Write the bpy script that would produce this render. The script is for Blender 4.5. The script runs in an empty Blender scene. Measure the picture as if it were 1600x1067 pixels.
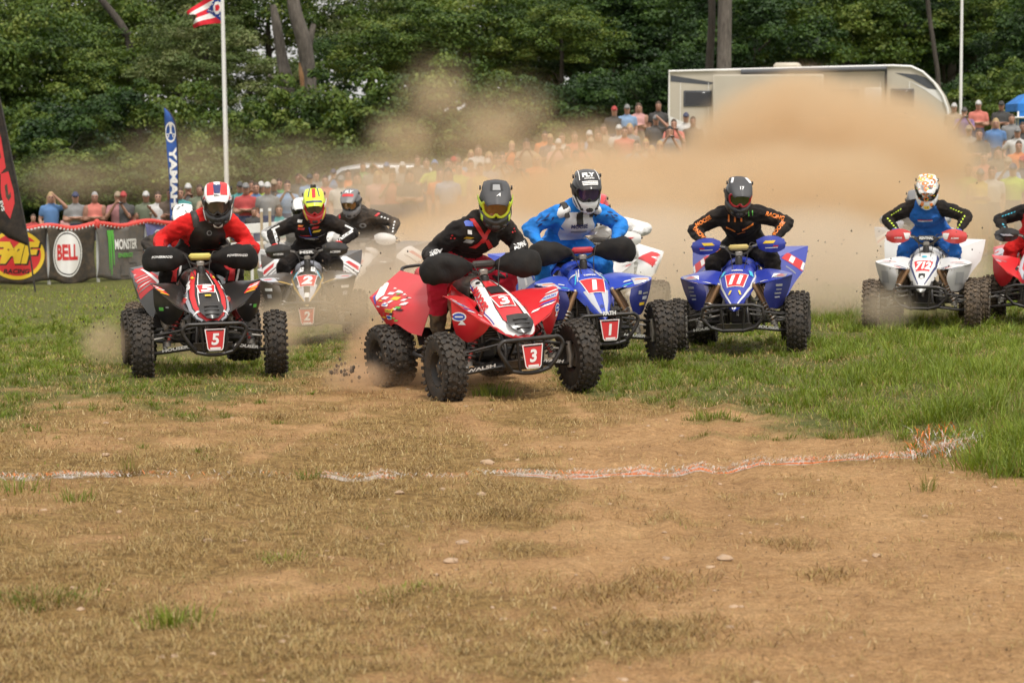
import bpy, math, random
import numpy as np
from mathutils import Vector, Matrix, noise as mnoise
from mathutils.bvhtree import BVHTree

# ------------------------------------------------------------ camera, sky, sun, exposure
S = bpy.context.scene
COL = S.collection
RAD = math.radians
FPX, CXP, CYP, HORIZON, CAM_H = 3500.0, 800.0, 533.5, 213.0, 1.9
PITCH = math.atan((CYP - HORIZON) / FPX)
cam_d = bpy.data.cameras.new('camera')
cam_d.sensor_width = 36.0
cam_d.lens = FPX / 1600.0 * 36.0
cam_d.clip_start = 0.5
cam_d.clip_end = 2000.0
cam_d.dof.use_dof = True
cam_d.dof.focus_distance = 17.2
cam_d.dof.aperture_fstop = 4.4
cam = bpy.data.objects.new('camera', cam_d)
cam.location = (0, 0, CAM_H)
cam.rotation_euler = (math.pi / 2 - PITCH, 0, 0)
COL.objects.link(cam)
S.camera = cam

SUN_EL, SUN_AZ = RAD(62), RAD(160)       # azimuth measured clockwise from +Y (into the picture)
world = bpy.data.worlds.new('World')
S.world = world
world.use_nodes = True
wn, wl = world.node_tree.nodes, world.node_tree.links
wn.clear()
sky = wn.new('ShaderNodeTexSky')
sky.sky_type = 'NISHITA'
sky.sun_disc = False
sky.sun_elevation = SUN_EL
sky.sun_rotation = SUN_AZ
sky.air_density = 1.0
sky.dust_density = 4.0
hs = wn.new('ShaderNodeHueSaturation')
hs.inputs['Saturation'].default_value = 0.12     # a closed, even cloud cover: nearly colourless
warm = wn.new('ShaderNodeMix'); warm.data_type = 'RGBA'; warm.blend_type = 'MULTIPLY'
warm.inputs[0].default_value = 1.0
warm.inputs[7].default_value = (1.0, 0.975, 0.94, 1)
bg = wn.new('ShaderNodeBackground')
bg.inputs['Strength'].default_value = 0.105
wo = wn.new('ShaderNodeOutputWorld')
wl.new(sky.outputs[0], hs.inputs['Color'])
cloud = wn.new('ShaderNodeMix'); cloud.data_type = 'RGBA'
cloud.inputs[0].default_value = 0.5                # veil of bright cloud over the clear sky
cloud.inputs[7].default_value = (7.0, 7.0, 7.0, 1)
wl.new(hs.outputs[0], cloud.inputs[6])
wl.new(cloud.outputs[2], warm.inputs[6])
wl.new(warm.outputs[2], bg.inputs['Color'])
wl.new(bg.outputs[0], wo.inputs['Surface'])

sun_d = bpy.data.lights.new('sun', 'SUN')
sun_d.energy = 1.5
sun_d.angle = RAD(10)
sun_d.color = (1.0, 0.955, 0.88)
sun = bpy.data.objects.new('sun', sun_d)
COL.objects.link(sun)
_sd = Vector((math.sin(SUN_AZ) * math.cos(SUN_EL), math.cos(SUN_AZ) * math.cos(SUN_EL), math.sin(SUN_EL)))
sun.rotation_euler = _sd.to_track_quat('Z', 'Y').to_euler()
sun.location = (0, 0, 40)

S.view_settings.view_transform = 'Standard'
S.view_settings.look = 'None'
S.view_settings.exposure = 0.80
S.view_settings.gamma = 1.0
S.view_settings.use_curve_mapping = False
S.render.engine = 'CYCLES'
S.cycles.use_denoising = True
S.cycles.use_adaptive_sampling = True
S.cycles.adaptive_threshold = 0.015
S.cycles.max_bounces = 10
S.cycles.diffuse_bounces = 3
S.cycles.glossy_bounces = 2
S.cycles.transmission_bounces = 3
S.cycles.volume_bounces = 8
S.cycles.volume_step_rate = 1.0
S.cycles.volume_max_steps = 64

random.seed(7)
RNG = np.random.default_rng(11)
# ------------------------------------------------------------ places
def sstep(a, b, x):
    t = np.clip((np.asarray(x, float) - a) / (b - a), 0, 1)
    return t * t * (3 - 2 * t)

def terrain(x, y):
    """height of the ground (numpy)"""
    x = np.asarray(x, float); y = np.asarray(y, float)
    z = 0.03 * np.sin(x * 1.1 + y * .35) * sstep(9, 14, y) * (1 - sstep(30, 60, y)) * .6
    z = z - 0.22 * sstep(14.5, 27, y)
    left = -0.64 * sstep(17, 36, y)
    xs = x / np.maximum(y, 1.) * 52.0                     # how far to the side, as seen at 52 m
    hill = 1.55 * sstep(-5.5, 4.5, xs)
    right = hill * sstep(38, 62, y) - 0.30 * sstep(25, 42, y)
    wgt = sstep(-7.5, -0.5, xs)
    z = z + left * (1 - wgt) + right * wgt
    z = z + 0.0035 * np.maximum(y - 70, 0)
    z = z + 0.16 * sstep(1.9, 3.6, x) * sstep(12, 15, y) * (1 - sstep(19, 23, y))   # grassy bank beside the track
    return z

def tz(x, y):
    return float(terrain(x, y))

_CF = Vector((0, math.cos(PITCH), -math.sin(PITCH)))
_CU = Vector((0, math.sin(PITCH), math.cos(PITCH)))
def at(px, py, dist):
    """the point seen at photo pixel (px, py), dist metres away"""
    d = _CF * FPX + Vector((1, 0, 0)) * (px - CXP) + _CU * (CYP - py)
    d = d * (dist / d.y)
    return Vector((d.x, d.y, CAM_H + d.z))

def on_ground(px, py):
    d = _CF * FPX + Vector((1, 0, 0)) * (px - CXP) + _CU * (CYP - py)
    d /= d.y
    lo, hi = 5.0, 5.0
    while hi < 200:
        if CAM_H + d.z * hi < tz(d.x * hi, hi):
            break
        lo = hi; hi += 0.25
    for _ in range(24):
        m = (lo + hi) / 2
        if CAM_H + d.z * m < tz(d.x * m, m): hi = m
        else: lo = m
    return Vector((d.x * hi, hi, tz(d.x * hi, hi)))

def to_px(x, y, z):
    """photo pixel of world points (numpy)"""
    rz = z - CAM_H
    depth = y * math.cos(PITCH) - rz * math.sin(PITCH)
    up = y * math.sin(PITCH) + rz * math.cos(PITCH)
    return CXP + FPX * x / depth, CYP - FPX * up / depth

# ------------------------------------------------------------ materials
MATS = {}
def _nt(name):
    m = bpy.data.materials.new(name); m.use_nodes = True
    nt = m.node_tree
    return m, nt, nt.nodes['Principled BSDF']

def mat(name, col, rough=0.5, metal=0.0, dirt=0.0, dscale=9.0, bump=0.0, bscale=60.0, spec=0.5, vary=0.0, coat=0.0,
        dcol=(0.27, 0.18, 0.10), sheen=0.0):
    """a painted / moulded / woven surface, with a patchy film of trail dust where dirt > 0"""
    if name in MATS: return MATS[name]
    m, nt, b = _nt(name)
    N, L = nt.nodes, nt.links
    c = (col[0], col[1], col[2], 1)
    b.inputs['Base Color'].default_value = c
    b.inputs['Roughness'].default_value = rough
    b.inputs['Metallic'].default_value = metal
    b.inputs['Specular IOR Level'].default_value = spec
    if coat: b.inputs['Coat Weight'].default_value = coat; b.inputs['Coat Roughness'].default_value = 0.12
    if sheen: b.inputs['Sheen Weight'].default_value = sheen
    tc = N.new('ShaderNodeTexCoord')
    src = None
    if vary:
        n0 = N.new('ShaderNodeTexNoise'); n0.inputs['Scale'].default_value = dscale * .6; n0.inputs['Detail'].default_value = 3
        L.new(tc.outputs['Object'], n0.inputs['Vector'])
        mr = N.new('ShaderNodeMapRange'); mr.inputs[1].default_value = .3; mr.inputs[2].default_value = .7
        mr.inputs[3].default_value = 1 - vary; mr.inputs[4].default_value = 1 + vary
        L.new(n0.outputs[0], mr.inputs[0])
        mx = N.new('ShaderNodeMix'); mx.data_type = 'RGBA'; mx.blend_type = 'MULTIPLY'; mx.inputs[0].default_value = 1
        mx.inputs[6].default_value = c; L.new(mr.outputs[0], mx.inputs[7])
        src = mx.outputs[2]; L.new(src, b.inputs['Base Color'])
    if dirt:
        n1 = N.new('ShaderNodeTexNoise'); n1.inputs['Scale'].default_value = dscale; n1.inputs['Detail'].default_value = 7
        n1.inputs['Roughness'].default_value = 0.65
        L.new(tc.outputs['Object'], n1.inputs['Vector'])
        r = N.new('ShaderNodeMapRange'); r.inputs[1].default_value = 0.42; r.inputs[2].default_value = 0.75
        r.inputs[3].default_value = dirt * .25; r.inputs[4].default_value = min(1, dirt * 1.5)
        L.new(n1.outputs[0], r.inputs[0])
        mx = N.new('ShaderNodeMix'); mx.data_type = 'RGBA'
        L.new(r.outputs[0], mx.inputs[0])
        if src: L.new(src, mx.inputs[6])
        else: mx.inputs[6].default_value = c
        mx.inputs[7].default_value = (dcol[0], dcol[1], dcol[2], 1)
        L.new(mx.outputs[2], b.inputs['Base Color'])
        r2 = N.new('ShaderNodeMapRange'); r2.inputs[3].default_value = rough; r2.inputs[4].default_value = 0.9
        L.new(r.outputs[0], r2.inputs[0]); L.new(r2.outputs[0], b.inputs['Roughness'])
    if bump:
        n2 = N.new('ShaderNodeTexNoise'); n2.inputs['Scale'].default_value = bscale; n2.inputs['Detail'].default_value = 4
        L.new(tc.outputs['Object'], n2.inputs['Vector'])
        bp = N.new('ShaderNodeBump'); bp.inputs['Strength'].default_value = bump; bp.inputs['Distance'].default_value = 0.01
        L.new(n2.outputs[0], bp.inputs['Height']); L.new(bp.outputs[0], b.inputs['Normal'])
    MATS[name] = m
    return m

def plastic(name, col, dirt=0.07): return mat('plastic ' + name, col, 0.32, dirt=dirt, dscale=5, coat=0.25, bump=0.05, bscale=25)
def cloth(name, col, dirt=0.10): return mat('cloth ' + name, col, 0.9, dirt=dirt, dscale=7, bump=0.5, bscale=30, sheen=0.05, spec=0.12, vary=.18)
def ink(name, col, dirt=0.05): return mat('print ' + name, col, 0.45, dirt=dirt, dscale=12)

BLK = (0.012, 0.012, 0.013)
WHT = (0.78, 0.77, 0.75)
RED = (0.62, 0.022, 0.03)
BLU = (0.018, 0.045, 0.36)
m_rubber = mat('rubber', (0.016, 0.015, 0.014), 0.78, dirt=0.30, dscale=22, bump=.3, bscale=90, dcol=(.15, .105, .065))
m_rubber2 = mat('rubber dusty', (0.03, 0.026, 0.022), 0.85, dirt=0.75, dscale=15, bump=.3, bscale=90, dcol=(.21, .145, .09))
m_steel = mat('black tube', (0.016, 0.016, 0.017), 0.38, 0.2, dirt=0.08, dscale=14)
m_alloy = mat('alloy', (0.36, 0.35, 0.33), 0.42, 0.8, dirt=0.35, dscale=12)
m_chrome = mat('chrome', (0.62, 0.61, 0.6), 0.2, 1.0, dirt=0.12)
m_engine = mat('engine metal', (0.07, 0.07, 0.07), 0.5, 0.6, dirt=0.26, dscale=10)
m_seat = mat('seat vinyl', (0.017, 0.017, 0.018), 0.6, dirt=0.12, bump=.2, bscale=120)
m_blackp = plastic('black', (0.014, 0.014, 0.015))
m_matte = mat('matte black', (0.02, 0.02, 0.021), 0.6, dirt=.12)
m_gaunt = mat('gauntlet cloth', (0.011, 0.0105, 0.0105), 0.8, dirt=.03, bump=.3, bscale=50, spec=.25)
m_skin = mat('skin', (0.50, 0.27, 0.19), 0.55)
I_WHT = ink('white', WHT); I_RED = ink('red', (0.58, 0.025, 0.03)); I_BLK = ink('black', BLK)
I_YEL = ink('yellow', (0.75, 0.5, 0.03)); I_BLU = ink('blue', (0.03, 0.08, 0.42)); I_GRY = ink('grey', (0.28, 0.28, 0.28))
I_ORG = ink('orange', (0.85, 0.22, 0.03)); I_LIM = ink('lime', (0.55, 0.72, 0.04)); I_SIL = ink('silver', (0.45, 0.46, 0.5))
I_GRN = ink('green', (0.10, 0.42, 0.06)); I_NVY = ink('navy', (0.02, 0.03, 0.12)); I_GLD = ink('gold', (.55, .36, .1))
I_CYN = ink('cyan', (.05, .45, .6))

# ------------------------------------------------------------ mesh building
def rot_to(d, up=(0, 0, 1)):
    d = Vector(d).normalized(); u = Vector(up)
    x = u.cross(d)
    if x.length < 1e-5: x = Vector((1, 0, 0)).cross(d)
    if x.length < 1e-5: x = Vector((0, 1, 0)).cross(d)
    x.normalize(); y = d.cross(x)
    return x, y, d

def catmull(P, n):
    """smooth curve through P with n samples"""
    P = np.asarray(P, float); k = len(P)
    if k == 2:
        t = np.linspace(0, 1, n)[:, None]; return P[0] * (1 - t) + P[1] * t
    Q = np.vstack([2 * P[0] - P[1], P, 2 * P[-1] - P[-2]])
    out = []
    for s in np.linspace(0, k - 1 - 1e-9, n):
        i = int(s); t = s - i
        a, b, c, d = Q[i], Q[i + 1], Q[i + 2], Q[i + 3]
        out.append(.5 * (2 * b + (c - a) * t + (2 * a - 5 * b + 4 * c - d) * t * t + (3 * b - a - 3 * c + d) * t ** 3))
    return np.array(out)

def surf(G, nu, nv):
    """smooth grid through the control grid G[u][v] = point"""
    G = np.asarray(G, float)
    A = np.array([catmull(G[:, j], nu) for j in range(G.shape[1])])      # nvc x nu x 3
    return np.array([catmull(A[:, i], nv) for i in range(nu)])           # nu x nv x 3

class MB:
    def __init__(s): s.v = []; s.f = []; s.m = []; s.mats = []
    def mi(s, m):
        if m not in s.mats: s.mats.append(m)
        return s.mats.index(m)
    def add(s, vs, fs, m):
        o = len(s.v); k = s.mi(m)
        s.v.extend([tuple(p) for p in vs])
        for f in fs: s.f.append(tuple(i + o for i in f)); s.m.append(k)
    def box(s, c, size, m, R=None, taper=1.0):
        hx, hy, hz = size[0] / 2, size[1] / 2, size[2] / 2
        vs = []
        for z in (-1, 1):
            k = taper if z > 0 else 1
            for x, y in ((-1, -1), (1, -1), (1, 1), (-1, 1)):
                p = Vector((x * hx * k, y * hy * k, z * hz))
                if R is not None: p = R @ p
                vs.append(p + Vector(c))
        s.add(vs, [(3, 2, 1, 0), (4, 5, 6, 7), (0, 1, 5, 4), (1, 2, 6, 5), (2, 3, 7, 6), (3, 0, 4, 7)], m)
    def rbox(s, c, size, m, R=None, b=0.01):
        """box with chamfered edges"""
        hx, hy, hz = [q / 2 for q in size]; b = min(b, hx * .9, hy * .9, hz * .9)
        secs = []
        for z, q in ((-hz, b), (-hz + b, 0), (hz - b, 0), (hz, b)):
            secs.append([(-hx + b, -hy + q, z), (hx - b, -hy + q, z), (hx - q, -hy + b, z), (hx - q, hy - b, z),
                         (hx - b, hy - q, z), (-hx + b, hy - q, z), (-hx + q, hy - b, z), (-hx + q, -hy + b, z)])
        s.loft([[(R @ Vector(p) if R is not None else Vector(p)) + Vector(c) for p in r] for r in secs], m)
    def loft(s, rings, m, cap=True, closed=False):
        n = len(rings[0]); vs = [p for r in rings for p in r]; fs = []
        k = len(rings)
        for i in range(k if closed else k - 1):
            for j in range(n):
                a, b = i * n + j, i * n + (j + 1) % n
                i2 = (i + 1) % k
                fs.append((a, b, i2 * n + (j + 1) % n, i2 * n + j))
        if cap and not closed:
            fs.append(tuple(range(n - 1, -1, -1))); fs.append(tuple(range((k - 1) * n, k * n)))
        s.add(vs, fs, m)
    def tube(s, path, r, m, seg=8, cap=True, closed=False, flat=1.0, up=(0, 0, 1), smooth=0):
        P = [Vector(p) for p in path]
        if smooth:
            rr = r if hasattr(r, '__len__') else [r] * len(P)
            Q = catmull([list(p) + [q] for p, q in zip(P, rr)], smooth)
            P = [Vector(q[:3]) for q in Q]; r = [q[3] for q in Q]
        n = len(P); rr = r if hasattr(r, '__len__') else [r] * n
        rings = []; px = None
        for i in range(n):
            if closed: d = P[(i + 1) % n] - P[i - 1]
            else: d = P[min(i + 1, n - 1)] - P[max(i - 1, 0)]
            if d.length < 1e-9: d = Vector((0, 0, 1))
            d.normalize()
            if px is None: x, y, _ = rot_to(d, up)
            else:
                x = px - d * px.dot(d)
                if x.length < 1e-5: x, _, _ = rot_to(d, up)
                x.normalize(); y = d.cross(x)
            px = x
            rings.append([P[i] + x * (math.cos(t) * rr[i]) + y * (math.sin(t) * rr[i] * flat)
                          for t in [2 * math.pi * k / seg for k in range(seg)]])
        s.loft(rings, m, cap, closed)
    def lathe(s, prof, m, seg=24, axis='x', c=(0, 0, 0), cap=True):
        rings = []
        for r, h in prof:
            ring = []
            for k in range(seg):
                t = 2 * math.pi * k / seg; a, b = math.cos(t) * r, math.sin(t) * r
                p = {'x': (h, a, b), 'y': (b, h, a), 'z': (a, b, h)}[axis]
                ring.append((p[0] + c[0], p[1] + c[1], p[2] + c[2]))
            rings.append(ring)
        s.loft(rings, m, cap)
    def ell(s, c, r, m, seg=12, rings=8, R=None):
        rr = []
        for i in range(rings + 1):
            th = math.pi * i / rings; z = -math.cos(th); q = max(math.sin(th), 0.02)
            ring = []
            for k in range(seg):
                t = 2 * math.pi * k / seg
                p = Vector((math.cos(t) * q * r[0], math.sin(t) * q * r[1], z * r[2]))
                if R is not None: p = R @ p
                ring.append(p + Vector(c))
            rr.append(ring)
        s.loft(rr, m)
    def shell(s, g, th, m, m2=None, flip=False):
        """sheet of thickness th through grid g (nu x nv x 3)"""
        g = np.asarray(g); nu, nv = g.shape[:2]
        du = np.gradient(g, axis=0); dv = np.gradient(g, axis=1)
        nrm = np.cross(du, dv); nrm /= np.maximum(np.linalg.norm(nrm, axis=2, keepdims=True), 1e-9)
        if flip: nrm = -nrm
        b = g - nrm * th
        vs = list(g.reshape(-1, 3)) + list(b.reshape(-1, 3)); o = nu * nv
        f1, f2 = [], []
        for i in range(nu - 1):
            for j in range(nv - 1):
                a, bb, c, d = i * nv + j, (i + 1) * nv + j, (i + 1) * nv + j + 1, i * nv + j + 1
                q = (a, bb, c, d)
                f1.append(q[::-1] if flip else q)
                r = tuple(k + o for k in q)
                f2.append(r if flip else r[::-1])
        edge = [i * nv for i in range(nu)] + [(nu - 1) * nv + j for j in range(1, nv)] + \
               [i * nv + nv - 1 for i in range(nu - 2, -1, -1)] + [j for j in range(nv - 2, 0, -1)]
        for a, bb in zip(edge, edge[1:] + edge[:1]):
            f2.append((bb, a, a + o, bb + o) if not flip else (a, bb, bb + o, a + o))
        k0 = len(s.v); s.add(vs, f1, m)
        mm = s.mi(m2 or m)
        for f in f2: s.f.append(tuple(i + k0 for i in f)); s.m.append(mm)
    def plate(s, poly, n, th, m):
        """flat polygon (3D points) extruded by th along n"""
        k = len(poly); nn = Vector(n).normalized() * th
        vs = [Vector(p) for p in poly] + [Vector(p) + nn for p in poly]
        fs = [tuple(range(k - 1, -1, -1)), tuple(range(k, 2 * k))]
        for i in range(k): fs.append((i, (i + 1) % k, (i + 1) % k + k, i + k))
        s.add(vs, fs, m)
    def mirrored(s):
        o = MB(); o.mats = list(s.mats); o.m = list(s.m)
        o.v = [(-x, y, z) for x, y, z in s.v]; o.f = [f[::-1] for f in s.f]
        return o
    def xf(s, M):
        s.v = [tuple(M @ Vector(p)) for p in s.v]; return s
    def bvh(s): return BVHTree.FromPolygons([Vector(p) for p in s.v], s.f)
    def mesh(s, name, angle=40):
        me = bpy.data.meshes.new(name)
        me.from_pydata(s.v, [], s.f)
        for m in s.mats: me.materials.append(m)
        me.polygons.foreach_set('material_index', s.m)
        me.polygons.foreach_set('use_smooth', [True] * len(s.f))
        me.update()
        if angle < 180: me.set_sharp_from_angle(angle=RAD(angle))
        return me
    def build(s, name, parent=None, angle=40):
        return link(name, s.mesh(name, angle), parent)

def link(name, data, parent=None):
    o = bpy.data.objects.new(name, data); COL.objects.link(o)
    if parent is not None: o.parent = parent
    return o

def tag(o, label=None, cat=None, group=None, kind=None):
    if label: o['label'] = label
    if cat: o['category'] = cat
    if group: o['group'] = group
    if kind: o['kind'] = kind
    return o

def empty(name, loc=(0, 0, 0), rot=(0, 0, 0)):
    o = bpy.data.objects.new(name, None); COL.objects.link(o)
    o.location = loc; o.rotation_euler = rot; o.empty_display_size = .2
    return o

KIDS = {}
def copy_tree(o, parent=None):
    c = o.copy(); COL.objects.link(c); c.parent = parent
    for ch in list(o.children): copy_tree(ch, c)
    return c

# ------------------------------------------------------------ lettering and prints
_TXT = {}
def text2d(body, bold=0.03, shear=0.0):
    """flat outline of a word, 1 unit high, centred: verts, faces, width"""
    k = (body, bold, shear)
    if k not in _TXT:
        cu = bpy.data.curves.new('t', 'FONT'); cu.body = body; cu.size = 1.4; cu.offset = bold; cu.shear = shear
        cu.resolution_u = 3
        ob = bpy.data.objects.new('t', cu); COL.objects.link(ob)
        dg = bpy.context.evaluated_depsgraph_get(); dg.update()
        me = bpy.data.meshes.new_from_object(ob.evaluated_get(dg))
        v = np.array([q.co[:2] for q in me.vertices]); f = [tuple(p.vertices) for p in me.polygons]
        bpy.data.objects.remove(ob); bpy.data.curves.remove(cu); bpy.data.meshes.remove(me)
        lo, hi = v.min(0), v.max(0)
        v = (v - (lo + hi) / 2) / (hi[1] - lo[1])
        v, f = refine(v, f, .22 * (hi[1] - lo[1]) / (hi[1] - lo[1]))      # so that prints can follow curved panels
        _TXT[k] = (v, f, (hi[0] - lo[0]) / (hi[1] - lo[1]))
    return _TXT[k]

def refine(v, f, mx):
    """split triangles until no edge is longer than mx"""
    v = [tuple(p) for p in v]; T = []
    for q in f:
        for i in range(1, len(q) - 1): T.append((q[0], q[i], q[i + 1]))
    for _ in range(5):
        mid = {}; out = []; done = True
        def m(a, b):
            k = (min(a, b), max(a, b))
            if k not in mid:
                mid[k] = len(v); v.append(((v[a][0] + v[b][0]) / 2, (v[a][1] + v[b][1]) / 2))
            return mid[k]
        def ln(a, b): return math.hypot(v[a][0] - v[b][0], v[a][1] - v[b][1])
        for a, b, c in T:
            L = [(ln(a, b) > mx), (ln(b, c) > mx), (ln(c, a) > mx)]
            if not any(L): out.append((a, b, c)); continue
            done = False
            if L == [1, 0, 0]: k = m(a, b); out += [(a, k, c), (k, b, c)]
            elif L == [0, 1, 0]: k = m(b, c); out += [(a, b, k), (a, k, c)]
            elif L == [0, 0, 1]: k = m(c, a); out += [(a, b, k), (k, b, c)]
            elif L == [1, 1, 0]: p, q = m(a, b), m(b, c); out += [(p, b, q), (a, p, q), (a, q, c)]
            elif L == [0, 1, 1]: p, q = m(b, c), m(c, a); out += [(p, c, q), (a, b, p), (a, p, q)]
            elif L == [1, 0, 1]: p, q = m(a, b), m(c, a); out += [(a, p, q), (p, b, c), (p, c, q)]
            else: p, q, r = m(a, b), m(b, c), m(c, a); out += [(a, p, r), (p, b, q), (r, q, c), (p, q, r)]
        T = out
        if done: break
    return np.array(v), T

class Print:
    """flat prints laid on a target surface (bvh) along direction d, or on the plane itself"""
    def __init__(s, o, u, v, bvh=None, lift=0.003, res=0.022):
        s.res = res
        s.o = Vector(o); s.u = Vector(u).normalized(); s.v = Vector(v)
        s.v = (s.v - s.u * s.v.dot(s.u)).normalized()
        s.n = s.u.cross(s.v)                    # faces the viewer of the print
        s.bvh = bvh; s.lift = lift; s.mb = MB(); s.layer = 0
    def put(s, pts, faces, m):
        s.layer += 1
        if s.bvh: pts, faces = refine(pts, faces, s.res)
        L = s.lift + 0.0011 * s.layer
        vs, ok = [], []
        for x, y in pts:
            p = s.o + s.u * x + s.v * y
            if s.bvh:
                h = s.bvh.ray_cast(p + s.n * 0.6, -s.n, 1.2)
                if h[0] is None or abs((h[0] - p).dot(s.n)) > .3: vs.append(p); ok.append(False); continue
                vs.append(h[0] + s.n * L); ok.append(True)
            else: vs.append(p + s.n * L); ok.append(True)
        fs = [f for f in faces if all(ok[i] for i in f)]
        if fs: s.mb.add(vs, fs, m)
        return s
    def quad(s, c, m, n=8):
        """c: 4 corners anticlockwise from lower left"""
        c = np.array(c, float); pts = []; fs = []; n = min(n, 3)
        for j in range(n + 1):
            for i in range(n + 1):
                a, b = i / n, j / n
                pts.append((c[0] * (1 - a) + c[1] * a) * (1 - b) + (c[3] * (1 - a) + c[2] * a) * b)
        for j in range(n):
            for i in range(n):
                a = j * (n + 1) + i; fs.append((a, a + 1, a + n + 2, a + n + 1))
        return s.put(pts, fs, m)
    def rect(s, x, y, w, h, m, n=6, sk=0): return s.quad([(x - w / 2 - sk, y - h / 2), (x + w / 2 - sk, y - h / 2), (x + w / 2 + sk, y + h / 2), (x - w / 2 + sk, y + h / 2)], m, n)
    def disc(s, x, y, rx, ry, m, seg=20, inner=0.0):
        pts = []; fs = []
        rs = [inner, (inner + 1) / 2, 1] if inner else [0.02, .5, 1]
        for r in rs:
            for k in range(seg):
                t = 2 * math.pi * k / seg; pts.append((x + math.cos(t) * rx * r, y + math.sin(t) * ry * r))
        for q in range(2):
            for k in range(seg):
                a, b = q * seg + k, q * seg + (k + 1) % seg
                fs.append((a, a + seg, b + seg, b))
        return s.put(pts, fs, m)
    def poly(s, pts, m):
        from mathutils.geometry import tessellate_polygon
        tri = tessellate_polygon([[Vector((x, y, 0)) for x, y in pts]])
        pts, tri = refine(pts, tri, .03)
        fs = []
        for t in tri:
            a, b, c = [Vector((pts[i][0], pts[i][1])) for i in t]
            fs.append(t if (b.x - a.x) * (c.y - a.y) - (b.y - a.y) * (c.x - a.x) > 0 else t[::-1])
        return s.put(pts, fs, m)
    def text(s, body, x, y, h, m, w=None, rot=0.0, bold=0.03, shear=0.0):
        v, f, wd = text2d(body, bold, shear)
        v = v * h
        if w: v = v * np.array([w / (wd * h), 1])
        c, q = math.cos(rot), math.sin(rot)
        pts = [(x + a * c - b * q, y + a * q + b * c) for a, b in v]
        return s.put(pts, f, m)
    def build(s, name, parent):
        if not s.mb.f: return None
        return s.mb.build(name, parent, angle=180)
# ------------------------------------------------------------ where grass grows (read off the photograph, then fixed to the ground)
_GB = np.array([(-400, 690), (0, 655), (100, 640), (200, 626), (300, 612), (400, 602), (460, 590), (520, 556), (600, 522), (800, 522), (870, 572), (930, 612), (1000, 628), (1100, 652),
                (1200, 664), (1300, 680), (1400, 694), (1485, 694), (1515, 712), (1545, 738), (1600, 744), (2000, 775)], float)
def nz2(x, y, s, o=0.0):
    """cheap value noise, -1..1 (numpy)"""
    x = np.asarray(x, float) / s + o * 17.3; y = np.asarray(y, float) / s + o * 9.1
    xi = np.floor(x); yi = np.floor(y); fx = x - xi; fy = y - yi
    fx = fx * fx * (3 - 2 * fx); fy = fy * fy * (3 - 2 * fy)
    def h(a, b):
        v = np.sin(a * 127.1 + b * 311.7 + o * 74.7) * 43758.5453
        return (v - np.floor(v)) * 2 - 1
    return (h(xi, yi) * (1 - fx) + h(xi + 1, yi) * fx) * (1 - fy) + (h(xi, yi + 1) * (1 - fx) + h(xi + 1, yi + 1) * fx) * fy

def greenness(x, y):
    px, py = to_px(x, y, terrain(x, y))
    e = np.interp(px, _GB[:, 0], _GB[:, 1]) - py
    n = nz2(x, y, .9, 1) * .5 + nz2(x, y, .33, 2) * .35 + nz2(x, y, .14, 3) * .25
    soft = np.interp(px, [0, 450, 700, 900, 1200, 1600], [75, 62, 40, 45, 40, 22])
    g = sstep(-1.15, 1.0, e / soft + n * 1.25)
    # stray patches out on the bare ground
    for (cx, cy, rx, ry, k) in ((770, 614, 28, 9, .9), (60, 690, 90, 16, .35), (300, 715, 40, 10, .35), (1110, 655, 40, 9, .7), (1230, 676, 70, 14, .55), (640, 925, 60, 16, .22), (860, 790, 60, 12, .18), (1080, 640, 60, 12, .4)):
        g = np.maximum(g, k * np.exp(-((px - cx) / rx) ** 2 - ((py - cy) / ry) ** 2) * (0.6 + .6 * n))
    # the strip torn up under and behind the field
    mid = np.exp(-((px - 760) / 260.) ** 2) * sstep(560, 500, py)
    return np.clip(g * (1 - .75 * mid), 0, 1)

def strawness(x, y):
    px, py = to_px(x, y, terrain(x, y))
    n = nz2(x, y, 1.1, 5) * .55 + nz2(x, y, .4, 6) * .42 + nz2(x, y, .16, 7) * .36
    bare = np.interp(px, [0, 400, 850, 1000, 1600], [.20, .24, .40, .62, .74]) * np.interp(py, [600, 700, 850, 960, 1067], [.7, .75, .9, 1.15, 1.55])
    bare = bare + .5 * np.exp(-((px - 960) / 120) ** 2 - ((py - 850) / 70) ** 2) + .55 * np.exp(-((px - 1150) / 150) ** 2 - ((py - 690) / 14) ** 2)
    for x0, y0, x1, y1, w_ in ((870, 620, 1500, 1067, 16), (905, 790, 1060, 890, 26), (560, 640, 300, 760, 14), (1250, 800, 1600, 830, 16), (700, 620, 800, 730, 12)):      # wheel ruts worn bare
        t = np.clip((py - y0) / (y1 - y0), -.05, 1.05); bare = bare + .35 * np.exp(-((px - (x0 + (x1 - x0) * t)) / (w_ * (.6 + t))) ** 2) * ((py > y0 - 5) & (py < y1 + 5))
    return np.clip(.89 - bare + n * .80, 0, 1)

def ground_z(x, y):
    """terrain with its small lumps"""
    w = sstep(4, 7, y) * (1 - sstep(26, 40, y))
    x = np.asarray(x, float); y = np.asarray(y, float); rut = 0
    for x0, y0, sl, k in ((.30, 9, .16, .022), (.62, 9, .16, .018), (-.55, 9, -.10, .016), (1.35, 9, -.05, .016), (-1.5, 9, .09, .014)):        # shallow wheel ruts with thrown-up edges
        d = x - (x0 + (y - y0) * sl) + .05 * nz2(y * 1., y * 0, 1.3, 91 + k * 1000); rut = rut + k * (np.exp(-((np.abs(d) - .16) / .05) ** 2) * .7 - np.exp(-(d / .11) ** 2)) * (.6 + .4 * nz2(y * 1., y * 0, .7, 93 + k * 1000))
    w2 = w * (1 - sstep(15.5, 17, y))
    return terrain(x, y) + w * (nz2(x, y, .55, 11) * .014 + nz2(x, y, .21, 12) * .011 + nz2(x, y, .09, 13) * .007) + w2 * rut

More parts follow.
